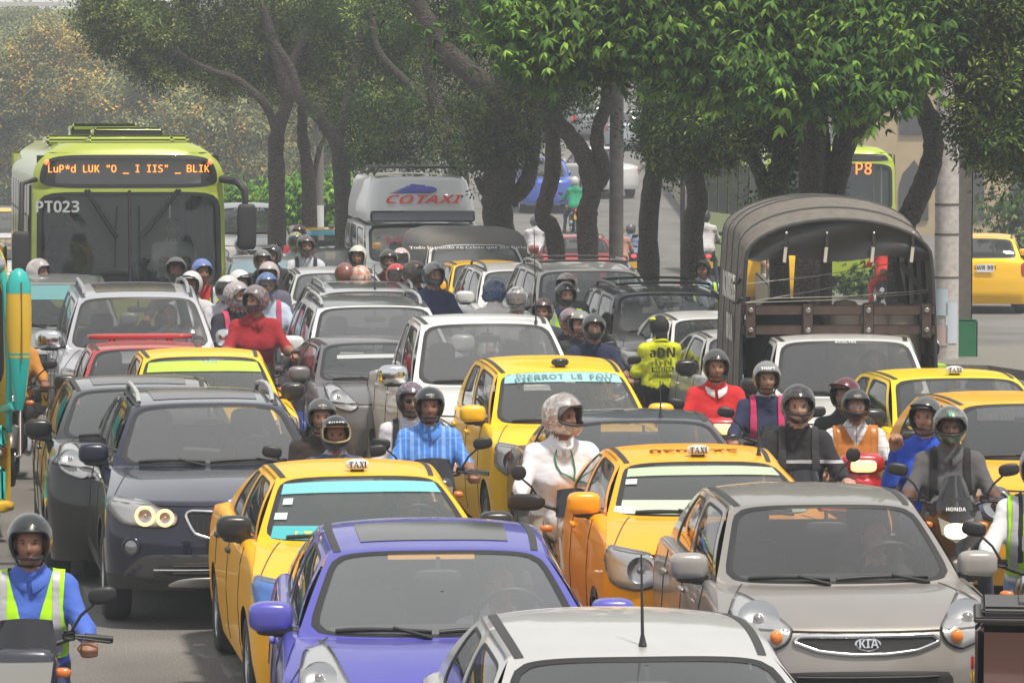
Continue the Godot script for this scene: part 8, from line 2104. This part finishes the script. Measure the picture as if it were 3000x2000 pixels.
func helmet(t: Node3D, at: Vector3, turn: float, o: Dictionary, sc: float) -> void:
	var kind: String = o.get("kind", "open")
	var oaz := 1.08 if kind == "full" else 1.02
	var oe0 := -0.36 if kind == "full" else -1.0
	var oe1 := 0.46 if kind == "full" else 0.40
	var bot := -0.95 if kind == "full" else -0.72
	if not helm.has(kind):
		var sh := M.new()
		var inn := M.new()
		var rim := M.new()
		var loopq := []
		for sd in 4:
			for k in 12:
				var q := -1.0 + k / 6.0
				loopq.append([Vector2(q, -1), Vector2(1, q), Vector2(-q, 1), Vector2(-1, -q)][sd])
		var e0 := bot if kind != "full" else -0.62
		for pass_ in 2:
			var m: M = [sh, inn][pass_]
			var s: float = [1.0, 0.9][pass_]
			var rows := [PackedVector3Array(), PackedVector3Array(), PackedVector3Array()]
			var edge := PackedVector3Array()
			for q in loopq:
				var r: float = 1.0 / pow(pow(absf(q.x), 5.0) + pow(absf(q.y), 5.0), 0.2)
				var p: Vector2 = q * r
				var outer := Vector2(q.x * 1.5, lerpf(e0, 0.7, q.y * 0.5 + 0.5))
				var inner := Vector2(p.x * oaz, lerpf(maxf(oe0, e0 if kind == "full" else oe0), oe1, p.y * 0.5 + 0.5))
				if kind != "full": inner.y = maxf(inner.y, e0)
				rows[0].append(hel(outer.x, outer.y, kind, s))
				rows[1].append(hel((outer.x + inner.x) / 2, (outer.y + inner.y) / 2, kind, s))
				rows[2].append(hel(inner.x, inner.y, kind, s))
				edge.append(hel(inner.x, inner.y, kind, 0.985))
			m.grid(rows, true)
			if pass_ == 0:
				edge.append(edge[0])
				rim.tube(edge, [0.009], 6, false)
			var top := []
			for j in 8:
				var row := PackedVector3Array()
				for k in 32: row.append(hel(-PI + TAU * k / 32, lerpf(0.7, PI / 2, j / 7.0), kind, s))
				top.append(row)
			m.grid(top, true)
			var sides := []
			for j in 9:
				var row := PackedVector3Array()
				for k in 21: row.append(hel(lerpf(1.5, TAU - 1.5, k / 20.0), lerpf(bot if kind != "full" else -0.8, 0.7, j / 8.0), kind, s))
				sides.append(row)
			m.grid(sides)
			if kind == "full":
				var low := []
				for j in 4:
					var row := PackedVector3Array()
					for k in 17: row.append(hel(lerpf(-1.5, 1.5, k / 16.0), lerpf(-0.9, e0, j / 3.0), kind, s))
					low.append(row)
				m.grid(low)
		var vis := M.new()
		var vr := []
		for j in 7:
			var row := PackedVector3Array()
			for k in 15: row.append(hel(lerpf(-1.2, 1.2, k / 14.0), lerpf(-0.4 if kind == "full" else -0.35, 0.55, j / 6.0), "x", 1.06))
			vr.append(row)
		vis.grid(vr)
		var peak := M.new()
		var pr := []
		for j in 5:
			var row := PackedVector3Array()
			for k in 11:
				var q := hel(lerpf(-0.85, 0.85, k / 10.0), 0.5, "x", 1.03)
				row.append(q + Vector3(0, 0.03 * j / 4.0 - 0.02 * pow(absf(k - 5) / 5.0, 2), 0.11 * j / 4.0 * cos((k - 5) / 5.0 * 0.9)))
			pr.append(row)
		peak.grid(pr)
		var strap := M.new()
		strap.tube(pv([Vector3(-0.1, -0.06, 0.0), Vector3(-0.06, -0.135, 0.04), Vector3(0, -0.145, 0.05), Vector3(0.06, -0.135, 0.04), Vector3(0.1, -0.06, 0.0)]), [0.007], 5)
		helm[kind] = {"shell": sh.mesh(), "lining": inn.mesh(), "rim": rim.mesh(), "visor": vis.mesh(), "peak": peak.mesh(), "strap": strap.mesh()}
	var hm: Dictionary = helm[kind]
	var n := Node3D.new()
	n.name = "helmet"
	t.add_child(n, true)
	n.transform = Transform3D(Basis(Vector3.UP, turn).scaled(Vector3.ONE * sc * o.get("size", 1.0)), at + Vector3(0, 0.01, 0))
	var c = o.get("col", L(0.015, 0.015, 0.016))
	part("shell", hm.shell, c if c is Material else mat(c, o.get("rough", 0.3), 0.0, o.get("coat", 0.6)), n)
	part("lining", hm.lining, mat(L(0.012, 0.012, 0.012), 0.9), n)
	part("rim", hm.rim, mat(o.get("rim", L(0.015, 0.015, 0.015)), 0.5), n)
	if kind != "full": part("chin_strap", hm.strap, mat(L(0.012, 0.012, 0.012), 0.8), n)
	var vz: String = o.get("visor", "up")
	if vz != "none":
		var lift: float = -0.95 if vz == "up" else 0.0
		part("visor", hm.visor, pane(o.get("vcol", L(0.03, 0.03, 0.03)), maxf(o.get("va", 0.45), 0.3)), n, Vector3(0, 0, 0), Basis(Vector3.RIGHT, lift))
	if o.get("peak", false): part("peak", hm.peak, mat(L(0.02, 0.02, 0.022), 0.5) if not c is Color else mat(c, 0.4), n)
	if o.has("word"):
		var q := hel(0, 0.62, kind, 1.04)
		word(o.word, 0.03, mat(o.get("wordcol", L(0.7, 0.7, 0.7)), 0.5), n, q, Basis(Vector3.RIGHT, -0.6))
	if o.has("oval"):
		var q := hel(0, 0.62, kind, 1.0)
		var m := M.new()
		m.sq(q, Vector3(0.035, 0.014, 0.008), 1, 1, Basis(Vector3.RIGHT, -0.6), 16, 6)
		var ov := pm("badge", m, mat(L(0.55, 0.55, 0.55), 0.3), n)
		word(o.oval, 0.016, mat(L(0.02, 0.02, 0.02), 0.5), ov, hel(0, 0.62, kind, 1.0) + Vector3(0, 0.005, 0.008), Basis(Vector3.RIGHT, -0.6), "lettering", "Droid Sans", 700, 0.002)

# ------------------------------------------------------------------ motorcycles (origin under the rider's head, front towards +z)
var mc := {}
func cached(key: String, make: Callable) -> Mesh:
	if not mc.has(key):
		var m := M.new()
		make.call(m)
		mc[key] = m.mesh()
	return mc[key]
func moto(label: String, group: String, at: Vector3, yaw: float, o: Dictionary) -> Node3D:
	var kind: String = o.get("kind", "plain")
	var t := thing("motorcycle", label, "motorcycle", at, yaw, group)
	var black := mat(L(0.015, 0.015, 0.016), 0.45)
	var steel := mat(L(0.45, 0.45, 0.47), 0.3, 0.9)
	var pc := mat(o.get("col", L(0.02, 0.02, 0.025)), 0.3, 0.1, 0.8)
	var scoot := kind == "scooter"
	var wr := 0.24 if scoot else 0.29
	var tyre := cached("tyre%.2f" % wr, func(m: M):
		var b := Basis(Vector3(0, 0, 1), PI / 2)
		m.lathe([Vector2(wr * 0.8, -0.04), Vector2(wr * 0.93, -0.045), Vector2(wr, 0), Vector2(wr * 0.93, 0.045), Vector2(wr * 0.8, 0.04)], Vector3.ZERO, b, 24))
	var rim := cached("rim%.2f" % wr, func(m: M):
		var b := Basis(Vector3(0, 0, 1), PI / 2)
		m.lathe([Vector2(wr * 0.82, -0.03), Vector2(wr * 0.74, 0.0), Vector2(wr * 0.82, 0.03)], Vector3.ZERO, b, 24)
		m.lathe([Vector2(0.0, -0.05), Vector2(0.045, -0.05), Vector2(0.045, 0.05), Vector2(0.0, 0.05)], Vector3.ZERO, b, 10)
		for k in 5:
			var q := Basis(Vector3(1, 0, 0), TAU * k / 5)
			m.box(q * Vector3(0, wr * 0.42, 0), Vector3(0.02, wr * 0.7, 0.03), 0.0, q))
	for z in [0.72, -0.52]:
		var w := Node3D.new()
		w.name = "wheel"
		t.add_child(w, true)
		w.position = Vector3(0, wr, z)
		part("tyre", tyre, mat(L(0.02, 0.02, 0.02), 0.9), w)
		part("rim", rim, steel, w)
	part("fork", cached("fork" + kind, func(m: M):
		for s in [1.0, -1.0]: m.tube(pv([Vector3(s * 0.09, wr, 0.72), Vector3(s * 0.09, 0.92, 0.42)]), [0.024, 0.02], 8)
		m.tube(pv([Vector3(-0.1, wr, 0.72), Vector3(0.1, wr, 0.72)]), [0.012], 6)), steel, t)
	part("front_mudguard", cached("guard%.2f" % wr, func(m: M):
		var rows := []
		for j in 9:
			var a := lerpf(0.35, 2.3, j / 8.0)
			var row := PackedVector3Array()
			for k in 7:
				var u := (k - 3) / 3.0
				row.append(Vector3(u * 0.075, wr, 0.72) + Vector3(0, sin(a), cos(a)) * (wr + 0.05 - 0.03 * u * u))
			rows.append(row)
		m.grid(rows)), pc, t)
	part("engine", cached("engine", func(m: M):
		m.sq(Vector3(0, 0.42, 0.08), Vector3(0.15, 0.17, 0.22), 0.6, 0.6)
		m.tube(pv([Vector3(0, 0.92, 0.42), Vector3(0, 0.6, 0.3), Vector3(0, 0.3, 0.1), Vector3(0, 0.55, -0.4)]), [0.03], 8)), mat(L(0.05, 0.05, 0.052), 0.5, 0.5), t)
	part("exhaust", cached("exhaust", func(m: M): m.tube(pv([Vector3(0.12, 0.3, 0.2), Vector3(0.15, 0.25, -0.1), Vector3(0.17, 0.38, -0.6)]), [0.03, 0.03, 0.05], 10)), steel, t)
	part("seat", cached("seat", func(m: M): m.sq(Vector3(0, 0.72, -0.3), Vector3(0.14, 0.07, 0.4), 0.5, 0.6)), black, t)
	part("fuel_tank", cached("tank" + str(scoot), func(m: M):
		if scoot: m.sq(Vector3(0, 0.5, 0.0), Vector3(0.15, 0.2, 0.25), 0.5, 0.6)
		else: m.sq(Vector3(0, 0.8, 0.12), Vector3(0.15, 0.12, 0.24), 0.7, 0.7)), pc, t)
	part("handlebar", cached("bar", func(m: M):
		m.tube(pv([Vector3(-0.42, 0.965, 0.33), Vector3(-0.26, 0.99, 0.37), Vector3(-0.1, 0.94, 0.42), Vector3(0.1, 0.94, 0.42), Vector3(0.26, 0.99, 0.37), Vector3(0.42, 0.965, 0.33)]), [0.014], 8)
		for s in [1.0, -1.0]:
			m.tube(pv([Vector3(s * 0.44, 0.963, 0.325), Vector3(s * 0.3, 0.985, 0.36)]), [0.02], 8)
			m.tube(pv([Vector3(s * 0.25, 0.985, 0.4), Vector3(s * 0.43, 0.96, 0.41)]), [0.007], 5)
			m.box(Vector3(s * 0.22, 0.995, 0.385), Vector3(0.07, 0.05, 0.05), 0.01)), black, t)
	for s in [1.0, -1.0]:
		var mr := Node3D.new()
		mr.name = "wing_mirror"
		t.add_child(mr, true)
		mr.position = Vector3(s * 0.22, 1.0, 0.38)
		part("stalk", cached("stalk%d" % int(s), func(m: M): m.tube(pv([Vector3.ZERO, Vector3(s * 0.06, 0.1, 0.02), Vector3(s * 0.14, 0.17, 0.0)]), [0.008], 6)), black, mr)
		part("mirror_housing", cached("mirror%s%d" % [o.get("mround", false), int(s)], func(m: M):
			if o.get("mround", false): m.sq(Vector3(s * 0.15, 0.2, 0), Vector3(0.055, 0.055, 0.016), 1, 1)
			else: m.sq(Vector3(s * 0.17, 0.2, 0), Vector3(0.075, 0.045, 0.025), 0.7, 0.8, Basis(Vector3.BACK, s * 0.15))), black, mr)
		part("turn_signal", cached("signal", func(m: M): m.sq(Vector3.ZERO, Vector3(0.045, 0.026, 0.03), 0.8, 0.8)), mat(L(0.7, 0.18, 0.02), 0.25, 0.0, 1.0), t, Vector3(s * 0.19, 0.82, 0.5))
	var lm: Material = glow(o.get("lamp", L(1.0, 0.86, 0.62)), o.lit) if o.has("lit") else mat(L(0.5, 0.5, 0.48), 0.15, 0.4, 1.0)
	if kind == "scooter": # apron and handlebar nacelle
		part("leg_shield", cached("apron", func(m: M):
			var rows := []
			for j in 9:
				var row := PackedVector3Array()
				var y := lerpf(0.34, 0.92, j / 8.0)
				var w := 0.1 + 0.11 * sin(PI * clampf((y - 0.25) / 0.75, 0, 1))
				for k in 11:
					var u := (k - 5) / 5.0
					row.append(Vector3(u * w, y, 0.60 - 0.12 * (y - 0.34) - 0.13 * u * u))
				rows.append(row)
			m.grid(rows)
			m.sq(Vector3(0, 0.66, 0.5), Vector3(0.12, 0.24, 0.06), 0.7, 0.7)), pc, t)
		part("headlight_nacelle", cached("nacelle", func(m: M): m.sq(Vector3(0, 1.0, 0.42), Vector3(0.18, 0.085, 0.11), 0.7, 0.7)), pc, t)
		part("headlight", cached("slamp", func(m: M): m.sq(Vector3(0, 0.985, 0.5), Vector3(0.105, 0.05, 0.045), 0.6, 0.5)), lm, t)
	elif kind == "sport": # wedge fairing, smoked screen
		part("fairing", cached("fairing", func(m: M):
			var rows := []
			for q in [[0.16, 0.78, 0.3], [0.19, 0.86, 0.45], [0.17, 0.80, 0.62], [0.05, 0.62, 0.66]]:
				pass
			for j in 9:
				var a := j / 8.0
				var row := PackedVector3Array()
				for k in 13:
					var u := (k - 6) / 6.0
					var w := 0.06 + 0.15 * sin(PI * (0.12 + 0.72 * a))
					row.append(Vector3(u * w, lerpf(0.58, 1.02, a), 0.66 - 0.06 * a - 0.24 * u * u))
				rows.append(row)
			m.grid(rows)), pc, t)
		part("screen", cached("sscreen", func(m: M):
			var rows := []
			for j in 6:
				var a := j / 5.0
				var row := PackedVector3Array()
				for k in 9:
					var u := (k - 4) / 4.0
					row.append(Vector3(u * lerpf(0.13, 0.10 * (1 - 0.3 * a * absf(u)), a), lerpf(0.93, 1.17, a) - 0.03 * u * u * a, lerpf(0.64, 0.5, a) - 0.1 * u * u))
				rows.append(row)
			m.grid(rows)), mat(L(0.02, 0.02, 0.022), 0.2), t)
		part("headlight", cached("vlamp", func(m: M):
			m.prism(PackedVector2Array([Vector2(-0.125, 0.09), Vector2(-0.03, 0.045), Vector2(0.03, 0.045), Vector2(0.125, 0.09), Vector2(0.1, -0.03), Vector2(0.0, -0.09), Vector2(-0.1, -0.03)]), 0.06, Transform3D(Basis(Vector3.RIGHT, -0.1), Vector3(0, 0.8, 0.66)))), mat(L(0.55, 0.52, 0.45), 0.12, 0.5, 1.0), t)
		part("bulb", cached("vbulb", func(m: M): m.sq(Vector3(0, 0.795, 0.685), Vector3(0.085, 0.055, 0.03), 0.8, 0.8)), lm, t)
		if o.has("word"): word(o.word, 0.028, mat(L(0.6, 0.6, 0.6), 0.5), t, Vector3(0, 0.945, 0.645), Basis(Vector3.RIGHT, -0.5))
	else:
		part("headlight_housing", cached("phouse" + kind, func(m: M):
			if kind == "square":
				m.sq(Vector3(0, 0.82, 0.5), Vector3(0.17, 0.14, 0.12), 0.5, 0.5)
			else:
				m.sq(Vector3(0, 0.82, 0.5), Vector3(0.12, 0.11, 0.1), 0.9, 0.9)), pc, t)
		part("headlight", cached("plamp" + kind, func(m: M):
			if kind == "square":
				m.prism(PackedVector2Array([Vector2(-0.15, 0.09), Vector2(0.15, 0.09), Vector2(0.13, -0.06), Vector2(0.09, -0.1), Vector2(-0.09, -0.1), Vector2(-0.13, -0.06)]), 0.07, Transform3D(Basis(), Vector3(0, 0.8, 0.6)))
			else:
				m.sq(Vector3(0, 0.82, 0.575), Vector3(0.095, 0.09, 0.04), 1, 1)), lm, t)
		if o.get("screen", true):
			part("screen", cached("pscreen" + kind, func(m: M):
				var rows := []
				var w0 := 0.17 if kind == "square" else 0.13
				for j in 5:
					var a := j / 4.0
					var row := PackedVector3Array()
					for k in 9:
						var u := (k - 4) / 4.0
						row.append(Vector3(u * w0 * (1 - 0.2 * a), lerpf(0.9, 1.1, a) - 0.02 * u * u * a, lerpf(0.6, 0.5, a) - 0.08 * u * u))
					rows.append(row)
				m.grid(rows)), mat(L(0.02, 0.02, 0.024), 0.15), t)
	if o.get("rear_light", false):
		part("tail_light", cached("tlight", func(m: M): m.sq(Vector3(0, 0.72, -0.72), Vector3(0.06, 0.035, 0.03), 0.7, 0.7)), glow(L(1.0, 0.03, 0.03), 3.0), t)
		part("number_plate", cached("mplate", func(m: M): m.box(Vector3(0, 0.52, -0.76), Vector3(0.2, 0.15, 0.01), 0.003)), mat(L(0.75, 0.42, 0.01), 0.5), t)
	if o.get("guards", false): # hand guards on the bars
		for s in [1.0, -1.0]:
			part("hand_guard", cached("hguard%d" % int(s), func(m: M): m.sq(Vector3(s * 0.33, 1.0, 0.45), Vector3(0.13, 0.06, 0.035), 0.7, 0.7, Basis(Vector3.UP, s * 0.35))), black, t)
	return t
func rider(label: String, group: String, px: Vector3, h: float, yaw: float, o: Dictionary, bike: Dictionary, blabel: String, bgroup := "motorcycles in the traffic") -> void:
	person(label, group, px, h, yaw, o)
	if not bike.is_empty(): moto(blabel, bgroup, px, yaw, bike)

# ------------------------------------------------------------------ mesh building
class M:
	var v := PackedVector3Array()
	var ix := PackedInt32Array()
	var uv := PackedVector2Array()
	var col := PackedColorArray()
	func tri(a: Vector3, b: Vector3, c: Vector3) -> void:
		var n := v.size()
		v.append_array([a, b, c])
		ix.append_array([n, n + 1, n + 2])
	func quad(a: Vector3, b: Vector3, c: Vector3, d: Vector3) -> void:
		var n := v.size()
		v.append_array([a, b, c, d])
		ix.append_array([n, n + 1, n + 2, n, n + 2, n + 3])
	func grid(rows: Array, wrap := false, with_uv := false) -> void:
		var n := v.size()
		var w: int = rows[0].size()
		var h := rows.size()
		for j in h:
			v.append_array(rows[j])
			if with_uv:
				for k in w:
					uv.append(Vector2(float(k) / maxi(w - 1, 1), float(j) / maxi(h - 1, 1)))
		var wm := w if wrap else w - 1
		for j in h - 1:
			for k in wm:
				var a := n + j * w + k
				var b := n + j * w + (k + 1) % w
				ix.append_array([a, b, b + w, a, b + w, a + w])
	func fan(c: Vector3, loop: PackedVector3Array) -> void:
		var n := v.size()
		v.append(c)
		v.append_array(loop)
		var m := loop.size()
		for k in m:
			ix.append_array([n, n + 1 + k, n + 1 + (k + 1) % m])
	func tube(pts: PackedVector3Array, radii: Array, sides := 8, caps := true) -> void:
		var rows := []
		var n := pts.size()
		var up := Vector3(0.123, 0.9, 0.31)
		for j in n:
			var d: Vector3 = (pts[mini(j + 1, n - 1)] - pts[maxi(j - 1, 0)]).normalized()
			var s := d.cross(up)
			if s.length() < 0.05:
				s = d.cross(Vector3(1, 0, 0))
			s = s.normalized()
			up = s.cross(d).normalized()
			var r: float = radii[mini(j, radii.size() - 1)]
			var row := PackedVector3Array()
			for k in sides:
				var a := TAU * k / sides
				row.append(pts[j] + (s * cos(a) + up * sin(a)) * r)
			rows.append(row)
		grid(rows, true)
		if caps:
			fan(pts[0], rows[0])
			fan(pts[n - 1], rows[n - 1])
	func sq(c: Vector3, r: Vector3, e1 := 1.0, e2 := 1.0, b := Basis(), nu := 16, nv := 9) -> void:
		# superellipsoid: e1 shapes the side view, e2 the plan; 1 = round, 0.3 = boxy
		var rows := []
		for j in nv + 1:
			var t := -PI / 2 + PI * j / nv
			var row := PackedVector3Array()
			for k in nu:
				var a := TAU * k / nu
				var ct := pw(cos(t), e1)
				row.append(c + b * Vector3(r.x * ct * pw(cos(a), e2), r.y * pw(sin(t), e1), r.z * ct * pw(sin(a), e2)))
			rows.append(row)
		grid(rows, true)
	func pw(x: float, e: float) -> float:
		return signf(x) * pow(absf(x), e)
	func box(c: Vector3, s: Vector3, bev := 0.0, b := Basis()) -> void:
		var h := s / 2.0
		var g := minf(bev, minf(h.x, minf(h.y, h.z)) * 0.9)
		if g <= 0.0:
			for ax in 3:
				for sg in [-1.0, 1.0]:
					var n := Vector3.ZERO
					n[ax] = sg
					var u := Vector3.ZERO
					u[(ax + 1) % 3] = 1.0
					var w := n.cross(u)
					quad(c + b * ((n - u - w) * h), c + b * ((n + u - w) * h), c + b * ((n + u + w) * h), c + b * ((n - u + w) * h))
			return
		var base := v.size()
		for k in 8:
			var s3 := Vector3(1 if k & 1 else -1, 1 if k & 2 else -1, 1 if k & 4 else -1)
			for ax in 3:
				var q := Vector3(h.x - g, h.y - g, h.z - g)
				q[ax] = h[ax]
				v.append(c + b * (q * s3))
		var at := func(x: int, y: int, z: int, ax: int) -> int: return base + (x + 2 * y + 4 * z) * 3 + ax
		for ax in 3:
			var o1 := (ax + 1) % 3
			var o2 := (ax + 2) % 3
			for sg in 2:
				var q := []
				for pr in [[0, 0], [1, 0], [1, 1], [0, 1]]:
					var bits := [0, 0, 0]
					bits[ax] = sg
					bits[o1] = pr[0]
					bits[o2] = pr[1]
					q.append(at.call(bits[0], bits[1], bits[2], ax))
				if sg == 1: q.reverse()
				ix.append_array([q[0], q[1], q[2], q[0], q[2], q[3]])
			for s1 in 2:
				for s2 in 2:
					var b0 := [0, 0, 0]
					b0[o1] = s1
					b0[o2] = s2
					var b1 := b0.duplicate()
					b1[ax] = 1
					var e := [at.call(b0[0], b0[1], b0[2], o1), at.call(b1[0], b1[1], b1[2], o1), at.call(b1[0], b1[1], b1[2], o2), at.call(b0[0], b0[1], b0[2], o2)]
					if s1 == s2: e.reverse()
					ix.append_array([e[0], e[1], e[2], e[0], e[2], e[3]])
		for k in 8:
			var t := [base + k * 3, base + k * 3 + 1, base + k * 3 + 2]
			if (k & 1) + ((k >> 1) & 1) + ((k >> 2) & 1) in [1, 3]: t.reverse()
			ix.append_array([t[0], t[1], t[2]])
	func lathe(profile: Array, c := Vector3.ZERO, b := Basis(), sides := 20) -> void:
		var rows := []
		for q in profile:
			var row := PackedVector3Array()
			for k in sides:
				var a := TAU * k / sides
				row.append(c + b * Vector3(q.x * cos(a), q.y, q.x * sin(a)))
			rows.append(row)
		grid(rows, true)
	func prism(poly: PackedVector2Array, d: float, xf := Transform3D()) -> void:
		var t := Geometry2D.triangulate_polygon(poly)
		for side in 2:
			var n := v.size()
			for q in poly:
				v.append(xf * Vector3(q.x, q.y, d / 2 if side else -d / 2))
			for k in t.size() / 3:
				if side: ix.append_array([n + t[k * 3], n + t[k * 3 + 2], n + t[k * 3 + 1]])
				else: ix.append_array([n + t[k * 3], n + t[k * 3 + 1], n + t[k * 3 + 2]])
		for k in poly.size():
			var a := poly[k]
			var c := poly[(k + 1) % poly.size()]
			quad(xf * Vector3(a.x, a.y, -d / 2), xf * Vector3(c.x, c.y, -d / 2), xf * Vector3(c.x, c.y, d / 2), xf * Vector3(a.x, a.y, d / 2))
	func add(o: M, xf: Transform3D) -> void:
		var n := v.size()
		for q in o.v:
			v.append(xf * q)
		for q in o.ix:
			ix.append(q + n)
		if o.col.size(): col.append_array(o.col)
	func normals() -> PackedVector3Array:
		var n := PackedVector3Array()
		n.resize(v.size())
		for t in range(0, ix.size(), 3):
			var a := ix[t]
			var b := ix[t + 1]
			var c := ix[t + 2]
			var f := (v[c] - v[a]).cross(v[b] - v[a])
			n[a] += f
			n[b] += f
			n[c] += f
		for k in n.size():
			n[k] = n[k].normalized() if n[k].length_squared() > 1e-20 else Vector3.UP
		return n
	func put(mesh: ArrayMesh) -> void:
		if ix.is_empty(): return
		var a := []
		a.resize(Mesh.ARRAY_MAX)
		a[Mesh.ARRAY_VERTEX] = v
		a[Mesh.ARRAY_NORMAL] = normals()
		if uv.size() == v.size(): a[Mesh.ARRAY_TEX_UV] = uv
		if col.size() == v.size(): a[Mesh.ARRAY_COLOR] = col
		a[Mesh.ARRAY_INDEX] = ix
		mesh.add_surface_from_arrays(Mesh.PRIMITIVE_TRIANGLES, a)
	func mesh() -> ArrayMesh:
		var m := ArrayMesh.new()
		put(m)
		return m

func pv(a: Array) -> PackedVector3Array:
	return PackedVector3Array(a)

var mats := {}
func mat(c: Color, rough := 0.6, metal := 0.0, coat := 0.0) -> StandardMaterial3D:
	var key := "%s|%.2f|%.2f|%.2f" % [c, rough, metal, coat]
	if not mats.has(key):
		var m := StandardMaterial3D.new()
		m.albedo_color = c.linear_to_srgb()
		m.roughness = rough
		m.metallic = metal
		if coat > 0.0:
			m.clearcoat_enabled = true
			m.clearcoat = coat
			m.clearcoat_roughness = 0.04
		mats[key] = m
	return mats[key]
func L(r: float, g: float, b: float) -> Color:
	return Color(r, g, b)
func pane(tint: Color, a: float) -> StandardMaterial3D:
	var key := "pane%s%.2f" % [tint, a]
	if not mats.has(key):
		var m := StandardMaterial3D.new()
		var s := tint.linear_to_srgb()
		m.albedo_color = Color(s.r, s.g, s.b, a)
		m.transparency = BaseMaterial3D.TRANSPARENCY_ALPHA
		m.roughness = 0.03
		m.metallic_specular = 0.6
		mats[key] = m
	return mats[key]
func glow(c: Color, e: float) -> StandardMaterial3D:
	var key := "glow%s%.2f" % [c, e]
	if not mats.has(key):
		var m := StandardMaterial3D.new()
		m.albedo_color = c.linear_to_srgb()
		m.emission_enabled = true
		m.emission = c.linear_to_srgb()
		m.emission_energy_multiplier = e
		mats[key] = m
	return mats[key]
func tex(img: Image) -> ImageTexture:
	return ImageTexture.create_from_image(img)
func noise_tex(fr: float, lo: Color, hi: Color, oct := 4, size := 256, sd := 1) -> NoiseTexture2D:
	var n := FastNoiseLite.new()
	n.seed = sd
	n.frequency = fr
	n.fractal_octaves = oct
	var t := NoiseTexture2D.new()
	t.width = size
	t.height = size
	t.seamless = true
	t.noise = n
	var g := Gradient.new()
	g.set_color(0, lo.linear_to_srgb())
	g.set_color(1, hi.linear_to_srgb())
	t.color_ramp = g
	return t
func tri_mat(t: Texture2D, scale: float, rough := 0.8, bump: Texture2D = null, bs := 1.0) -> StandardMaterial3D:
	var m := StandardMaterial3D.new()
	m.albedo_texture = t
	m.roughness = rough
	m.uv1_triplanar = true
	m.uv1_scale = Vector3.ONE * scale
	if bump:
		m.heightmap_enabled = true
		m.heightmap_texture = bump
		m.heightmap_scale = bs
	return m

# ------------------------------------------------------------------ scene objects
var used := {}
func numbered(called: String) -> String:
	var n: int = used.get(called, -1) + 1
	used[called] = n
	return called if n == 0 else "%s_%03d" % [called, n]
func tag(o: Node, label: String, category := "", group := "", kind := "") -> void:
	if label: o.set_meta("label", label)
	if category: o.set_meta("category", category)
	if group: o.set_meta("group", group)
	if kind: o.set_meta("kind", kind)
func thing(called: String, label: String, category: String, at := Vector3.ZERO, turn := 0.0, group := "") -> Node3D:
	var o := Node3D.new()
	o.name = numbered(called)
	add_child(o)
	o.position = at
	o.rotation.y = turn
	tag(o, label, category, group)
	return o
func part(called: String, m: Mesh, material: Material, parent: Node, at := Vector3.ZERO, b := Basis()) -> MeshInstance3D:
	var o := MeshInstance3D.new()
	o.name = called
	o.mesh = m
	if material: o.material_override = material
	o.transform = Transform3D(b, at)
	parent.add_child(o, true)
	return o
func pm(called: String, m: M, material: Material, parent: Node) -> MeshInstance3D:
	return part(called, m.mesh(), material, parent)
func solo(called: String, m: M, material: Material, label: String, category: String, group := "", kind := "") -> MeshInstance3D:
	var o := part(numbered(called), m.mesh(), material, self)
	tag(o, label, category, group, kind)
	return o
func word(s: String, size: float, material: Material, parent: Node, at: Vector3, b := Basis(), called := "lettering", font := "Droid Sans", wt := 700, depth := 0.004) -> MeshInstance3D:
	var key := "%s|%.3f|%s|%d|%.3f" % [s, size, font, wt, depth]
	if not mats.has(key):
		var t := TextMesh.new()
		var f := SystemFont.new()
		f.font_names = PackedStringArray([font])
		f.font_weight = wt
		t.font = f
		t.text = s
		t.font_size = 32
		t.pixel_size = size / 23.0
		t.depth = depth
		t.curve_step = 2.0
		mats[key] = t
	return part(called, mats[key], material, parent, at, b)
